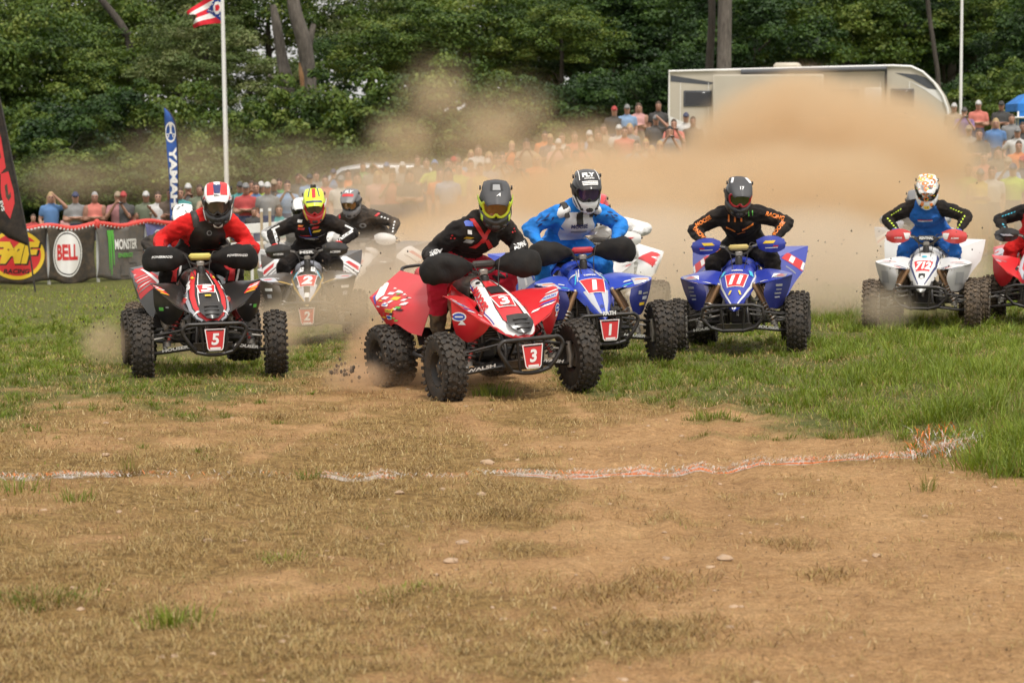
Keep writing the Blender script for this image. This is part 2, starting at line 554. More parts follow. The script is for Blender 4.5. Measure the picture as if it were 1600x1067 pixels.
# the start line, as points on the ground
LP = np.array([(-60, 748), (100, 747), (200, 746), (400, 745), (640, 744), (800, 742.5), (950, 739.5), (1100, 733), (1250, 724), (1400, 713), (1480, 704), (1545, 688)], float)
lw = np.array([list(on_ground(a, b)) for a, b in LP]); LC = catmull(lw[:, :2], 500)
def line_strength(t):
    px_ = np.interp(t, np.linspace(0, 1, len(LP)), LP[:, 0])
    k = np.full_like(px_, .5)
    for a, b, v in ((25, 185, .85), (185, 500, .22), (500, 620, .9), (620, 770, .30), (770, 1010, 1), (1010, 1450, .9), (1450, 1560, 1)): k = np.where((px_ > a) & (px_ < b), v * (.78 + .22 * np.sin(px_ / 13.)), k)
    return k, px_
def line_paint(x, y, kind):
    out = np.zeros(len(x)); k = (y > 12) & (y < 14.9) & (np.abs(x) < 4.2)
    if k.any():
        xs, ys_ = x[k], y[k]
        # distance along y to the line at the same x
        o = np.argsort(LC[:, 0]); yl = np.interp(xs, LC[o, 0], LC[o, 1]); t = np.interp(xs, LC[o, 0], np.linspace(0, 1, 500)[o])
        st, px_ = line_strength(t)
        d = np.abs(ys_ - yl + .02 * nz2(xs, ys_ * 0, .35, 61))
        wob = .75 + .35 * nz2(xs, ys_ * 0, .22, 62)
        if kind == 0: out[k] = st * np.exp(-(d / (.098 * wob)) ** 4)
        else: out[k] = np.clip(st * (.5 + .75 * nz2(xs, ys_ * 0, .30, 63) + .3 * (px_ > 760) ), 0, 1.1) * np.exp(-(d / (.040 * wob)) ** 4)
    return out

def build_ground():
    ys = np.concatenate([np.linspace(1.5, 6.5, 12)[:-1], np.geomspace(6.5, 12.2, 160)[:-1], np.arange(12.2, 14.7, .0115), np.geomspace(14.7, 30, 160)[1:-1], np.geomspace(30, 90, 80)[:-1], np.geomspace(90, 900, 24)])
    tin = np.linspace(-1, 1, 230)
    q = np.array([1.12, 1.4, 2.2, 4, 8])
    ts = np.concatenate([-q[::-1], tin, q])
    T, Y = np.meshgrid(ts, ys)
    X = np.where(np.abs(T) <= 1, T * (Y * .255 + .35), np.sign(T) * ((Y * .255 + .35) * np.abs(T) + (np.abs(T) - 1) * 8))
    Z = ground_z(X, Y)
    ny, nx = X.shape
    V = np.stack([X, Y, Z], -1).reshape(-1, 3)
    i, j = np.meshgrid(np.arange(ny - 1), np.arange(nx - 1), indexing='ij')
    a = (i * nx + j).ravel()
    F = np.stack([a, a + 1, a + nx + 1, a + nx], -1)
    me = bpy.data.meshes.new('ground')
    me.vertices.add(len(V)); me.vertices.foreach_set('co', V.ravel())
    me.loops.add(len(F) * 4); me.loops.foreach_set('vertex_index', F.ravel())
    me.polygons.add(len(F)); me.polygons.foreach_set('loop_start', np.arange(0, len(F) * 4, 4)); me.polygons.foreach_set('use_smooth', np.ones(len(F), bool))
    me.update(calc_edges=True)
    for nm, fn in (('turf', greenness), ('straw', strawness), ('chalk', lambda a, b: line_paint(a, b, 0)), ('spray', lambda a, b: line_paint(a, b, 1))):
        at_ = me.attributes.new(nm, 'FLOAT', 'POINT'); at_.data.foreach_set('value', fn(V[:, 0], V[:, 1]).astype(np.float32))
    m, nt, b = _nt('trodden ground'); N, L = nt.nodes, nt.links
    tc = N.new('ShaderNodeTexCoord')
    def noise(sc, det=6, rough=.6, stretch=None):
        n = N.new('ShaderNodeTexNoise'); n.inputs['Scale'].default_value = sc; n.inputs['Detail'].default_value = det; n.inputs['Roughness'].default_value = rough
        if stretch:
            mp = N.new('ShaderNodeMapping'); mp.inputs['Scale'].default_value = stretch; L.new(tc.outputs['Object'], mp.inputs[0]); L.new(mp.outputs[0], n.inputs['Vector'])
        else: L.new(tc.outputs['Object'], n.inputs['Vector'])
        return n.outputs[0]
    def ramp(src, stops):
        r = N.new('ShaderNodeValToRGB'); L.new(src, r.inputs[0]); e = r.color_ramp.elements
        while len(e) < len(stops): e.new(.5)
        for k, (p, c) in enumerate(stops): e[k].position = p; e[k].color = (*c, 1)
        return r.outputs[0]
    def mix(f, a, b_, mode='MIX'):
        x = N.new('ShaderNodeMix'); x.data_type = 'RGBA'; x.blend_type = mode
        if isinstance(f, float): x.inputs[0].default_value = f
        else: L.new(f, x.inputs[0])
        L.new(a, x.inputs[6]); L.new(b_, x.inputs[7]); return x.outputs[2]
    def attr(nm):
        a = N.new('ShaderNodeAttribute'); a.attribute_name = nm; return a.outputs['Fac']
    def sharpen(src, noi, amt, lo, hi):
        ad = N.new('ShaderNodeMath'); ad.operation = 'MULTIPLY_ADD'; L.new(noi, ad.inputs[0]); ad.inputs[1].default_value = amt; 
        sb = N.new('ShaderNodeMath'); sb.operation = 'SUBTRACT'; L.new(src, sb.inputs[0]); sb.inputs[1].default_value = amt / 2
        L.new(sb.outputs[0], ad.inputs[2])
        mr = N.new('ShaderNodeMapRange'); mr.inputs[1].default_value = lo; mr.inputs[2].default_value = hi; L.new(ad.outputs[0], mr.inputs[0]); return mr.outputs[0]
    nA, nB, nC = noise(1.3, 8, .62), noise(14, 8, .7), noise(70, 5, .65)
    dirt = mix(.44, ramp(nA, [(.3, (.275, .152, .068)), (.5, (.41, .236, .105)), (.72, (.55, .345, .166))]), ramp(nB, [(.28, (.130, .069, .030)), (.48, (.40, .229, .101)), (.75, (.62, .40, .205))]))
    dead = ramp(nB, [(.25, (.075, .043, .016)), (.48, (.25, .152, .055)), (.75, (.43, .285, .115))])
    turf = ramp(nB, [(.25, (.045, .050, .015)), (.5, (.115, .122, .034)), (.78, (.23, .185, .072))])
    c1 = mix(sharpen(attr('straw'), nB, .9, .30, .72), dirt, dead)
    c2 = mix(sharpen(attr('turf'), nB, .7, .25, .75), c1, turf)
    fib = noise(34, 5, .75, (1, 2.6, 1)); fib2 = noise(48, 4, .7, (2.4, 1, 1))
    def lum(c, src, lo, hi, a, z):
        mr = N.new('ShaderNodeMapRange'); mr.inputs[1].default_value = lo; mr.inputs[2].default_value = hi; mr.inputs[3].default_value = a; mr.inputs[4].default_value = z; L.new(src, mr.inputs[0])
        x = N.new('ShaderNodeMix'); x.data_type = 'RGBA'; x.blend_type = 'MULTIPLY'; x.inputs[0].default_value = 1; L.new(c, x.inputs[6]); L.new(mr.outputs[0], x.inputs[7]); return x.outputs[2]
    c2 = lum(lum(c2, fib, .32, .68, .62, 1.34), fib2, .35, .65, .78, 1.22)
    def flat(c):
        r = N.new('ShaderNodeRGB'); r.outputs[0].default_value = (*c, 1); return r.outputs[0]
    c2 = mix(sharpen(attr('chalk'), nC, 1.5, .48, .85), c2, flat((.62, .56, .50)))
    c2 = mix(sharpen(attr('spray'), nC, 1.1, .26, .60), c2, flat((.78, .20, .045)))
    L.new(c2, b.inputs['Base Color']); b.inputs['Roughness'].default_value = .95; b.inputs['Specular IOR Level'].default_value = .15
    bp = N.new('ShaderNodeBump'); bp.inputs['Strength'].default_value = 1.0; bp.inputs['Distance'].default_value = .035
    ad = N.new('ShaderNodeMath'); ad.operation = 'MULTIPLY_ADD'; L.new(nC, ad.inputs[0]); ad.inputs[1].default_value = .5; L.new(nB, ad.inputs[2])
    L.new(ad.outputs[0], bp.inputs['Height']); L.new(bp.outputs[0], b.inputs['Normal'])
    me.materials.append(m)
    o = link('ground', me); o['kind'] = 'structure'; o['label'] = 'trodden earth and grass of the start field rising to a bank'
build_ground()

# ------------------------------------------------------------ the wood behind
def leaf_mat(name, stops, trans=.26):
    m = bpy.data.materials.new(name); m.use_nodes = True; nt = m.node_tree; N, L = nt.nodes, nt.links
    N.clear()
    at_ = N.new('ShaderNodeAttribute'); at_.attribute_name = 'tone'
    r = N.new('ShaderNodeValToRGB'); L.new(at_.outputs['Fac'], r.inputs[0]); e = r.color_ramp.elements
    while len(e) < len(stops): e.new(.5)
    for k, (p, c) in enumerate(stops): e[k].position = p; e[k].color = (*c, 1)
    d = N.new('ShaderNodeBsdfPrincipled'); d.inputs['Roughness'].default_value = .55; d.inputs['Specular IOR Level'].default_value = .3
    t = N.new('ShaderNodeBsdfTranslucent'); mx = N.new('ShaderNodeMixShader'); mx.inputs[0].default_value = trans
    L.new(r.outputs[0], d.inputs['Base Color'])
    hs_ = N.new('ShaderNodeHueSaturation'); hs_.inputs['Hue'].default_value = .485; hs_.inputs['Saturation'].default_value = 1.1; hs_.inputs['Value'].default_value = 1.25
    L.new(r.outputs[0], hs_.inputs['Color']); L.new(hs_.outputs[0], t.inputs['Color'])
    L.new(d.outputs[0], mx.inputs[1]); L.new(t.outputs[0], mx.inputs[2])
    o = N.new('ShaderNodeOutputMaterial'); L.new(mx.outputs[0], o.inputs['Surface'])
    return m

LEAF = leaf_mat('leaves', [(0, (.018, .040, .006)), (.35, (.046, .086, .012)), (.7, (.098, .150, .021)), (1, (.18, .215, .045))])
LEAF_Y = leaf_mat('leaves pale', [(0, (.050, .075, .018)), (.4, (.085, .125, .030)), (.75, (.15, .18, .06)), (1, (.22, .23, .10))])
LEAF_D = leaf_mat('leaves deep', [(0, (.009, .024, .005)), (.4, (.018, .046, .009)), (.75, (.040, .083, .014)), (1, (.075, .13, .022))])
def bark(name, a, b_):
    m, nt, b = _nt(name); N, L = nt.nodes, nt.links
    tc = N.new('ShaderNodeTexCoord'); mp = N.new('ShaderNodeMapping'); mp.inputs['Scale'].default_value = (9, 9, 1.6); L.new(tc.outputs['Object'], mp.inputs[0])
    n = N.new('ShaderNodeTexNoise'); n.inputs['Scale'].default_value = 1.4; n.inputs['Detail'].default_value = 8; n.inputs['Roughness'].default_value = .7; L.new(mp.outputs[0], n.inputs['Vector'])
    r = N.new('ShaderNodeValToRGB'); L.new(n.outputs[0], r.inputs[0]); r.color_ramp.elements[0].position = .3; r.color_ramp.elements[0].color = (*a, 1); r.color_ramp.elements[1].position = .7; r.color_ramp.elements[1].color = (*b_, 1)
    L.new(r.outputs[0], b.inputs['Base Color']); b.inputs['Roughness'].default_value = .95
    bp = N.new('ShaderNodeBump'); bp.inputs['Strength'].default_value = .8; bp.inputs['Distance'].default_value = .06; L.new(n.outputs[0], bp.inputs['Height']); L.new(bp.outputs[0], b.inputs['Normal'])
    return m
BARK = bark('bark grey', (.05, .042, .034), (.17, .145, .12)); BARK_D = bark('bark dark', (.022, .018, .014), (.085, .07, .055)); WOOD = bark('torn wood', (.16, .08, .035), (.36, .20, .09))

def leaf_cloud(seed, clumps, leaf, m, name):
    """clumps: (centre, (rx,ry,rz), n leaves, tone).  One mesh of small leaf-shaped faces"""
    rg = np.random.default_rng(seed)
    Vs, Ts = [], []
    for c, r, n, tone in clumps:
        th = rg.uniform(0, 2 * np.pi, n); cz = rg.uniform(-.55, 1, n); sz = np.sqrt(1 - cz ** 2)
        d = np.stack([np.cos(th) * sz, np.sin(th) * sz, cz], -1)
        rad = rg.uniform(.45, 1.08, n) ** .6
        P = np.asarray(c) + d * np.asarray(r) * rad[:, None] + rg.normal(0, .06, (n, 3)) * np.asarray(r)
        # droop towards the rim
        rim = 1 - np.abs(cz); P[:, 2] -= rim * r[2] * .25
        nrm = d * .8 + np.array([0, 0, .65]) + rg.normal(0, .45, (n, 3)); nrm /= np.linalg.norm(nrm, axis=1, keepdims=True)
        ax = np.cross(nrm, rg.normal(0, 1, (n, 3))); ax /= np.maximum(np.linalg.norm(ax, axis=1, keepdims=True), 1e-6)
        ax[:, 2] -= .35; ax /= np.linalg.norm(ax, axis=1, keepdims=True)
        by = np.cross(nrm, ax); by /= np.maximum(np.linalg.norm(by, axis=1, keepdims=True), 1e-6)
        L = leaf * rg.uniform(.65, 1.35, n)[:, None]; W = L * rg.uniform(.32, .5, n)[:, None]
        q = np.stack([P - ax * L * .5, P + by * W - nrm * L * .05, P + ax * L * .5 - nrm * L * .08, P - by * W - nrm * L * .05], 1)
        Vs.append(q.reshape(-1, 3)); Ts.append(np.repeat(np.clip(tone + rg.normal(0, .16, n), 0, 1), 4))
    V = np.concatenate(Vs); T = np.concatenate(Ts); nf = len(V) // 4
    me = bpy.data.meshes.new(name)
    me.vertices.add(len(V)); me.vertices.foreach_set('co', V.ravel())
    me.loops.add(nf * 4); me.loops.foreach_set('vertex_index', np.arange(nf * 4))
    me.polygons.add(nf); me.polygons.foreach_set('loop_start', np.arange(0, nf * 4, 4))
    me.update(calc_edges=True)
    a = me.attributes.new('tone', 'FLOAT', 'POINT'); a.data.foreach_set('value', T.astype(np.float32))
    me.materials.append(m)
    return me

def crown_mesh(seed, R, H, n, m, leaf=.17, per=150, low=-.35, clr=(.55, 1.0)):
    """crown of radius R, half height H round the origin, made of n sprays"""
    rg = random.Random(seed); cl = []
    for k in range(n):
        for _ in range(30):
            u = Vector((rg.gauss(0, 1), rg.gauss(0, 1), rg.gauss(0, 1))).normalized()
            if u.z > low: break
        q = rg.uniform(.42, 1.16)
        s = rg.uniform(*clr) * R * (.30 if q < .95 else .22)
        cl.append(((u.x * R * q, u.y * R * q, u.z * H * q), (s * rg.uniform(.9, 1.3), s * rg.uniform(.9, 1.3), s * rg.uniform(.45, .7)), int(per * rg.uniform(.7, 1.3)), rg.uniform(.15, .85)))
    return leaf_cloud(seed, cl, leaf, m, 'crown')

CROWNS = {}
def crown(kind, k):
    if (kind, k) not in CROWNS:
        p = {'bush': dict(R=2.3, H=1.9, n=60, leaf=.125, per=215, low=-.8), 'mid': dict(R=3.0, H=2.8, n=84, leaf=.14, per=190, low=-.6), 'big': dict(R=4.3, H=4.2, n=130, leaf=.17, per=170, low=-.8)}[kind]
        CROWNS[kind, k] = crown_mesh(100 + k * 7 + len(kind), m=[LEAF, LEAF_D, LEAF_Y, LEAF][k % 4], **p)
    return CROWNS[kind, k]

def trunk_mesh(seed, h, r, mb_mat, limbs=5, lean=(0, 0), top=.35, R=2.5):
    rg = random.Random(seed); mb = MB()
    P = [(0, 0, -.3)]
    for i in range(1, 6):
        t = i / 5; P.append((lean[0] * t * t * h + rg.uniform(-.06, .06) * h * .2, lean[1] * t * h + rg.uniform(-.06, .06) * h * .2, h * t))
    rr = [r * 1.5, r * 1.05, r * .92, r * .8, r * .62, r * top]
    mb.tube(P, rr, mb_mat, 9, smooth=14)
    for k in range(limbs):
        t = rg.uniform(.45, .98); i = min(int(t * 5), 4); a = Vector(P[i]).lerp(Vector(P[i + 1]), t * 5 - i)
        th = rg.uniform(0, 6.28); L = R * rg.uniform(.5, .9)
        d = Vector((math.cos(th), math.sin(th), rg.uniform(.2, .9))) * L
        mb.tube([a, a + d * .5 + Vector((0, 0, .1 * L)), a + d], [r * .38, r * .22, r * .06], mb_mat, 6, smooth=7)
    return mb.mesh('trunk')
TRUNKS = {}
def tree(px, dist, base_h, kind, k, label, scale=1.0, r=.16, lean=(0, 0), m_bark=None, name='tree', group='trees of the wood behind the field', squash=1.0, yaw=None):
    """base_h: height of the crown's centre above the ground"""
    g = at(px, 300, dist); x, y = g.x, g.y; z = tz(x, y)
    t = empty(name, (x, y, z))
    tag(t, label, 'bush' if name == 'bush' else 'tree', group)
    tm = trunk_mesh(int(px * 7 + dist), base_h, r, m_bark or BARK_D, 5 if name == 'tree' else 4, lean, R=2.5 * scale)
    link('stem' if name == 'bush' else 'trunk', tm, t)
    c = link('crown', crown(kind, k), t)
    rg = random.Random(px * 3.1 + dist)
    c.location = (lean[0] * base_h, lean[1] * base_h, base_h)
    c.rotation_euler = (0, 0, rg.uniform(0, 6.28) if yaw is None else yaw)
    if kind != 'bush' and 270 < px < 720: scale *= .84          # thinner wood here: the sky shows through
    c.scale = (scale, scale, scale * squash)
    return t

rg_t = random.Random(44)
# what stands out in each, left to right, front to back
def where(px):
    for lim, w in ((60, 'beside the dark red feather banner'), (230, 'behind the banner fence'), (330, 'behind the blue feather banner'), (430, 'beside the flagpole'), (520, 'round the broken snag'), (640, 'behind the parked car'),
                   (780, 'behind the lime jackets'), (900, 'behind the thin plume of dust'), (1040, 'behind the three by the trailer'), (1200, 'behind the tail of the trailer'), (1400, 'behind the middle of the trailer'), (1500, 'behind the nose of the trailer'), (1600, 'behind the bare white pole')):
        if px < lim: return w
    return 'behind the blue canopy'
cnt = {}
def lab(kind, px):
    ad = {'at the wood edge': ['knee-high green bush', 'low dark bush', 'low pale bush', 'low spreading bush'], 'bush': ['low leafy bush', 'rounded bush', 'pale green bush', 'spreading green bush'], 'mid': ['slender leafy tree', 'dark leafy tree', 'yellowish green tree', 'mid green tree'], 'big': ['tall full tree', 'tall dark tree', 'tall pale tree', 'tall broad tree']}[kind]
    w = where(px); k = cnt.get((kind, w), 0); cnt[kind, w] = k + 1
    return k, ad, w
def auto(px, dist, h, kind, k, row=None, **kw):
    n, ad, w = lab(row or kind, px)
    extra = ['', ', second', ', third', ', fourth', ', fifth', ', sixth'][min(n, 5)]
    row = row or {'bush': 'in the front row', 'mid': 'in the middle row', 'big': 'in the back row'}[kind]
    nm = 'bush' if kind == 'bush' else 'tree'
    tree(px, dist, h, kind, k, f'{ad[k % 4]} {w} {row}{extra}', name=nm, **kw)

# front row of bushes
for i, px in enumerate((-60, 25, 95, 160, 235, 300, 385, 440, 505, 575, 640, 705, 770, 835)):
    auto(px + rg_t.uniform(-14, 14), rg_t.uniform(76, 83), rg_t.uniform(1.7, 2.7), 'bush', (0, 3, 0, 1, 3, 0, 2, 0, 3, 0, 2, 3, 0, 1)[i], scale=rg_t.uniform(.85, 1.15), r=.07, squash=rg_t.uniform(.9, 1.25))
for i, px in enumerate((890, 950, 1010, 1065, 1490, 1540, 1590, 1650)):
    auto(px + rg_t.uniform(-10, 10), rg_t.uniform(80, 86), rg_t.uniform(1.5, 2.5), 'bush', (1, 1, 1, 1, 1, 3, 0, 0)[i], scale=rg_t.uniform(.65, .9), r=.07, squash=1.1)
for i, px in enumerate((-30, 60, 130, 190, 262, 345, 410, 480, 545, 610, 670, 740, 800)):
    auto(px + rg_t.uniform(-12, 12), rg_t.uniform(71, 75.5), rg_t.uniform(.7, 1.2), 'bush', (3, 0, 1, 0, 3, 2, 0, 3, 1, 0, 3, 0, 1)[i], scale=rg_t.uniform(.75, 1.0), r=.05, squash=rg_t.uniform(.7, 1.0), row='at the wood edge')
# middle row
for i, px in enumerate((-70, 10, 70, 140, 205, 270, 330, 400, 520, 600, 660, 730, 800, 865, 930, 990, 1050, 1190, 1260, 1330, 1400, 1470, 1530, 1600, 1670)):
    auto(px + rg_t.uniform(-15, 15), rg_t.uniform(88, 97), rg_t.uniform(4.2, 6.2), 'mid', (0, 3, 0, 0, 3, 2, 2, 2, 1, 3, 0, 3, 3, 0, 1, 1, 1, 1, 3, 0, 1, 1, 0, 1, 1)[i], scale=rg_t.uniform(.72, 1.05), r=.13, squash=rg_t.uniform(.7, 1.1))
# back row
for i, px in enumerate((-90, 20, 120, 215, 300, 410, 560, 640, 720, 800, 870, 950, 1020, 1100, 1180, 1250, 1330, 1400, 1480, 1560, 1640)):
    auto(px + rg_t.uniform(-18, 18), rg_t.uniform(104, 116), rg_t.uniform(6.5, 9.0) if i not in (3, 4, 5) else 8.6, 'big', (0, 2, 3, 2, 2, 0, 2, 0, 3, 3, 1, 1, 3, 1, 1, 1, 3, 1, 1, 3, 1)[i], scale=rg_t.uniform(.8, 1.0), r=.24, m_bark=BARK_D)
# the far depth of the wood: reads as one mass
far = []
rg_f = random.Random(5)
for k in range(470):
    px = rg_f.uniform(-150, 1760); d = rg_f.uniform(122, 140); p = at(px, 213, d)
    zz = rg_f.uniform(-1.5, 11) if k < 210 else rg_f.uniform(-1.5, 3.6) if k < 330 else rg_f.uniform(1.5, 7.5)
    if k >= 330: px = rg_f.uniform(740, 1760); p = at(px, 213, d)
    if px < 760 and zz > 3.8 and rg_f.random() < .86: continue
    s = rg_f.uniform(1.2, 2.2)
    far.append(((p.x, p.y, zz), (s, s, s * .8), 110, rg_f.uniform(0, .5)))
for k in range(170):                                     # the wood goes on beyond both edges of the frame
    px = rg_f.uniform(-1500, -120) if k % 2 else rg_f.uniform(1720, 3000); d = rg_f.uniform(84, 125); p = at(px, 213, d); s = rg_f.uniform(2.2, 3.6)
    far.append(((p.x, p.y, rg_f.uniform(-1, 11)), (s, s, s * .8), 170, rg_f.uniform(.1, .7)))
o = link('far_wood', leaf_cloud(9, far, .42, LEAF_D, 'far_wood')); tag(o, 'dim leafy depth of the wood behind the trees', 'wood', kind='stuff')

# trunks that stand out
def special(px, dist, parts, label, mbk=BARK):
    g = at(px, 300, dist); t = empty('tree', (g.x, g.y, tz(g.x, g.y))); tag(t, label, 'tree', 'trees of the wood behind the field')
    z0 = t.location.z
    for nm, pts, rr, m in parts:
        mb = MB(); Q = []
        for (qx, qy) in pts:
            w = at(qx, qy, dist); Q.append((w.x - g.x, random.Random(qx * qy).uniform(-.15, .15), w.z - z0))
        mb.tube(Q, rr, m, 10, smooth=len(Q) * 4)
        mb.build(nm, t, 60)
    return t
special(488, 79.5, [('trunk', [(492, 345), (488, 200), (482, 130), (476, 70), (462, 20), (452, -40)], [.34, .28, .27, .27, .24, .20], BARK), ('limb', [(480, 78), (485, 58), (490, 38)], [.17, .13, .09], BARK), ('torn_wood', [(473, 140), (472, 110), (473, 76)], [.06, .13, .08], WOOD)],
        'broken grey snag with torn orange wood and a short fork')
special(452, 80.5, [('trunk', [(470, 330), (452, 150), (440, 90), (432, 40), (426, 8)], [.28, .24, .2, .17, .11], BARK), ('limb', [(446, 148), (435, 132), (421, 118)], [.10, .09, .06], BARK)], 'leaning bare trunk with a stubby branch beside the broken snag')
tr = special(1130, 78, [('trunk', [(1128, 300), (1130, 150), (1132, 60), (1134, -60)], [.30, .26, .25, .23], BARK)], 'tall straight trunk rising above the tail of the trailer')
special(1107, 79, [('trunk', [(1106, 300), (1108, 120), (1112, 30), (1110, -40)], [.18, .15, .13, .12], BARK_D)], 'thinner dark trunk just beside the straight trunk above the trailer')
special(1466, 79, [('trunk', [(1470, 290), (1466, 140), (1460, 80), (1452, 20), (1446, -40)], [.11, .09, .08, .08, .07], BARK_D)], 'thin crooked trunk above the nose of the trailer')
special(205, 96, [('trunk', [(212, 330), (204, 90), (196, 50), (168, 12), (140, -20)], [.2, .17, .17, .15, .13], BARK_D)], 'bent trunk curving through the pale leaves beyond the blue banner')
special(318, 93, [('trunk', [(322, 320), (318, 160), (306, 90), (300, 20)], [.2, .17, .14, .12], BARK_D)], 'dark trunk just beside the flagpole')
# ------------------------------------------------------------ sport quads (forward is -Y, origin on the ground between the axles)
CACHE = {}
def cached(key, fn):
    if key not in CACHE: CACHE[key] = fn()
    return CACHE[key]

FY, RY = -0.62, 0.66            # axles
FR, RR = 0.268, 0.245           # tyre radii
FT, RT = 0.545, 0.455           # half tracks

def tyre_mesh(kind, m):
    R, W, rim = (FR, .150, .128) if kind == 'f' else (RR, .255, .118)
    mb = MB(); h = W / 2; b = R - .013
    mb.lathe([(rim, -h * .78), (rim + .02, -h * .98), (rim + (b - rim) * .55, -h * 1.06), (b - .03, -h * 1.0), (b - .006, -h * .78), (b, -h * .4),
              (b + .002, 0), (b, h * .4), (b - .006, h * .78), (b - .03, h * 1.0), (rim + (b - rim) * .55, h * 1.06), (rim + .02, h * .98),
              (rim, h * .78)], m, 40, 'x', cap=False)
    n = 27 if kind == 'f' else 25
    rg = random.Random(3)
    def knob(t, x, lx, lt, hgt, tw=0., lean=0.):
        rad = Vector((0, math.cos(t), math.sin(t)))
        tan = Vector((0, -math.sin(t), math.cos(t)))
        ax = Vector((1, 0, 0))
        if lean: rad = (rad + ax * lean).normalized(); ax = (ax - rad * ax.dot(rad)).normalized()
        if tw: ax, tan = (ax * math.cos(tw) + tan * math.sin(tw)), (tan * math.cos(tw) - ax * math.sin(tw))
        M = Matrix((ax, tan, rad)).transposed()
        base = b - .014 - (.012 if lean else 0)
        c = Vector((x, math.cos(t) * base, math.sin(t) * base)) + rad * (hgt / 2 + .008)
        mb.box(c, (lx, lt, hgt + .012), m, M, taper=.82)
    for k in range(n):
        t = 2 * math.pi * k / n; dt = math.pi / n
        if kind == 'f':
            knob(t, -.019, .029, .028, .018, .5); knob(t + dt, .019, .029, .028, .018, -.5)
            for q in (-1, 1):
                knob(t + (dt if q > 0 else 0), q * .051, .027, .032, .017, q * .25, q * .25)
                knob(t + (0 if q > 0 else dt), q * .071, .020, .030, .013, 0, q * .75)
        else:
            for x in (-.078, -.026, .026, .078): knob(t + (dt if abs(x) > .05 else 0), x, .036, .030, .017, .35 if x > 0 else -.35)
            for q in (-1, 1): knob(t, q * .113, .028, .036, .015, 0, q * .55)
    return mb.mesh('tyre', 35)

def rim_mesh(kind, mm, side):
    R, W = (.131, .150) if kind == 'f' else (.121, .255)
    mb = MB(); h = W / 2
    mb.lathe([(R + .008, h * .86), (R, h * .70), (R - .012, h * .5), (R - .018, -h * .5), (R, -h * .72), (R + .006, -h * .86), (R - .006, -h * .86),
              (R - .026, -h * .5), (R - .026, h * .42), (R - .008, h * .84)], mm, 32, 'x', cap=False)
    mb.lathe([(.03, h * .55), (.055, h * .52), (.075, h * .36), (R - .03, h * .18), (R - .024, h * .16), (R - .024, h * .10), (.03, h * .2)], mm, 32, 'x')
    mb.lathe([(.001, h * .72), (.026, h * .72), (.034, h * .62), (.036, h * .2)], m_engine, 14, 'x')
    for k in range(4):
        t = 2 * math.pi * k / 4 + .4
        mb.lathe([(.001, h * .60), (.009, h * .60), (.009, h * .40)], m_chrome, 6, 'x', (0, math.cos(t) * .055, math.sin(t) * .055))
    for k in range(16):
        t = 2 * math.pi * k / 16
        mb.lathe([(.001, h * .90), (.005, h * .90), (.005, h * .80)], m_chrome, 6, 'x', (0, math.cos(t) * (R + .001), math.sin(t) * (R + .001)))
    if side < 0: mb = mb.mirrored()
    return mb.mesh('rim', 35)

def wheel(root, kind, side, steer, rub, rimmat, cut=0.):
    w = link('wheel', cached(('rim', kind, side, rimmat.name), lambda: rim_mesh(kind, rimmat, side)), root)
    x, y, r = (FT, FY, FR) if kind == 'f' else (RT, RY, RR)
    w.location = (side * x, y, r - .006)
    w.rotation_euler = (0, 0, steer if kind == 'f' else 0)
    t = link('tyre', cached(('tyre', kind, rub.name), lambda: tyre_mesh(kind, rub)), w)
    t.rotation_euler = (random.uniform(0, 6), 0, 0)
    return w

def frame_mesh():
    mb = MB(); m = m_steel
    for s in (-1, 1):
        mb.tube([(s * .13, -.78, .24), (s * .12, -.50, .235), (s * .14, .0, .24), (s * .13, .30, .27), (s * .12, .42, .42), (s * .11, .2, .66), (s * .06, -.18, .74)], .016, m, 8, smooth=22)
        mb.tube([(s * .13, -.78, .24), (s * .11, -.74, .44), (s * .08, -.45, .62), (s * .04, -.20, .78)], .014, m, 8, smooth=14)
        mb.tube([(s * .11, .2, .66), (s * .12, .60, .72), (s * .10, .95, .76)], .013, m, 8, smooth=10)
        mb.tube([(s * .12, .38, .40), (s * .12, .70, .70)], .012, m)
        mb.tube([(s * .11, -.74, .44), (s * .12, -.48, .42), (s * .12, -.30, .25)], .012, m, smooth=8)
    for y, z, w in ((-.78, .24, .13), (-.74, .44, .11), (-.50, .235, .12), (-.45, .62, .08), (.42, .42, .12), (.95, .76, .10)):
        mb.tube([(-w, y, z), (w, y, z)], .012, m)
    mb.lathe([(.028, -.10), (.034, -.09), (.034, .09), (.028, .10)], m, 14, 'z', (0, -.19, .78))
    # skid plate under the frame and the steering shaft
    mb.shell(surf([[(-.16, -.84, .30), (0, -.86, .30), (.16, -.84, .30)], [(-.15, -.72, .215), (0, -.72, .21), (.15, -.72, .215)], [(-.15, .2, .21), (0, .2, .205), (.15, .2, .21)]], 8, 6), .006, m_engine)
    mb.tube([(0, -.15, .93), (0, -.30, .60), (0, -.50, .34)], .012, m_alloy)
    return mb.mesh('frame')

def engine_mesh():
    mb = MB()
    mb.rbox((0, .06, .34), (.23, .34, .22), m_engine, b=.03)
    mb.lathe([(.08, -.14), (.095, -.13), (.095, -.10), (.06, -.09)], m_engine, 20, 'x', (-.03, .02, .33))
    mb.lathe([(.085, .14), (.09, .13), (.09, .10), (.06, .09)], m_alloy, 20, 'x', (.03, .12, .33))
    for k in range(6): mb.rbox((0, -.04 - k * .006, .465 + k * .02), (.17, .17, .010), m_alloy, b=.004)
    mb.rbox((0, -.08, .60), (.13, .16, .06), m_engine, b=.02)
    # radiator with vanes, behind the front axle
    mb.rbox((0, -.36, .47), (.24, .035, .20), m_engine, b=.006)
    for k in range(9): mb.box((0, -.380, .39 + k * .02), (.21, .008, .004), m_alloy)
    return mb.mesh('engine')

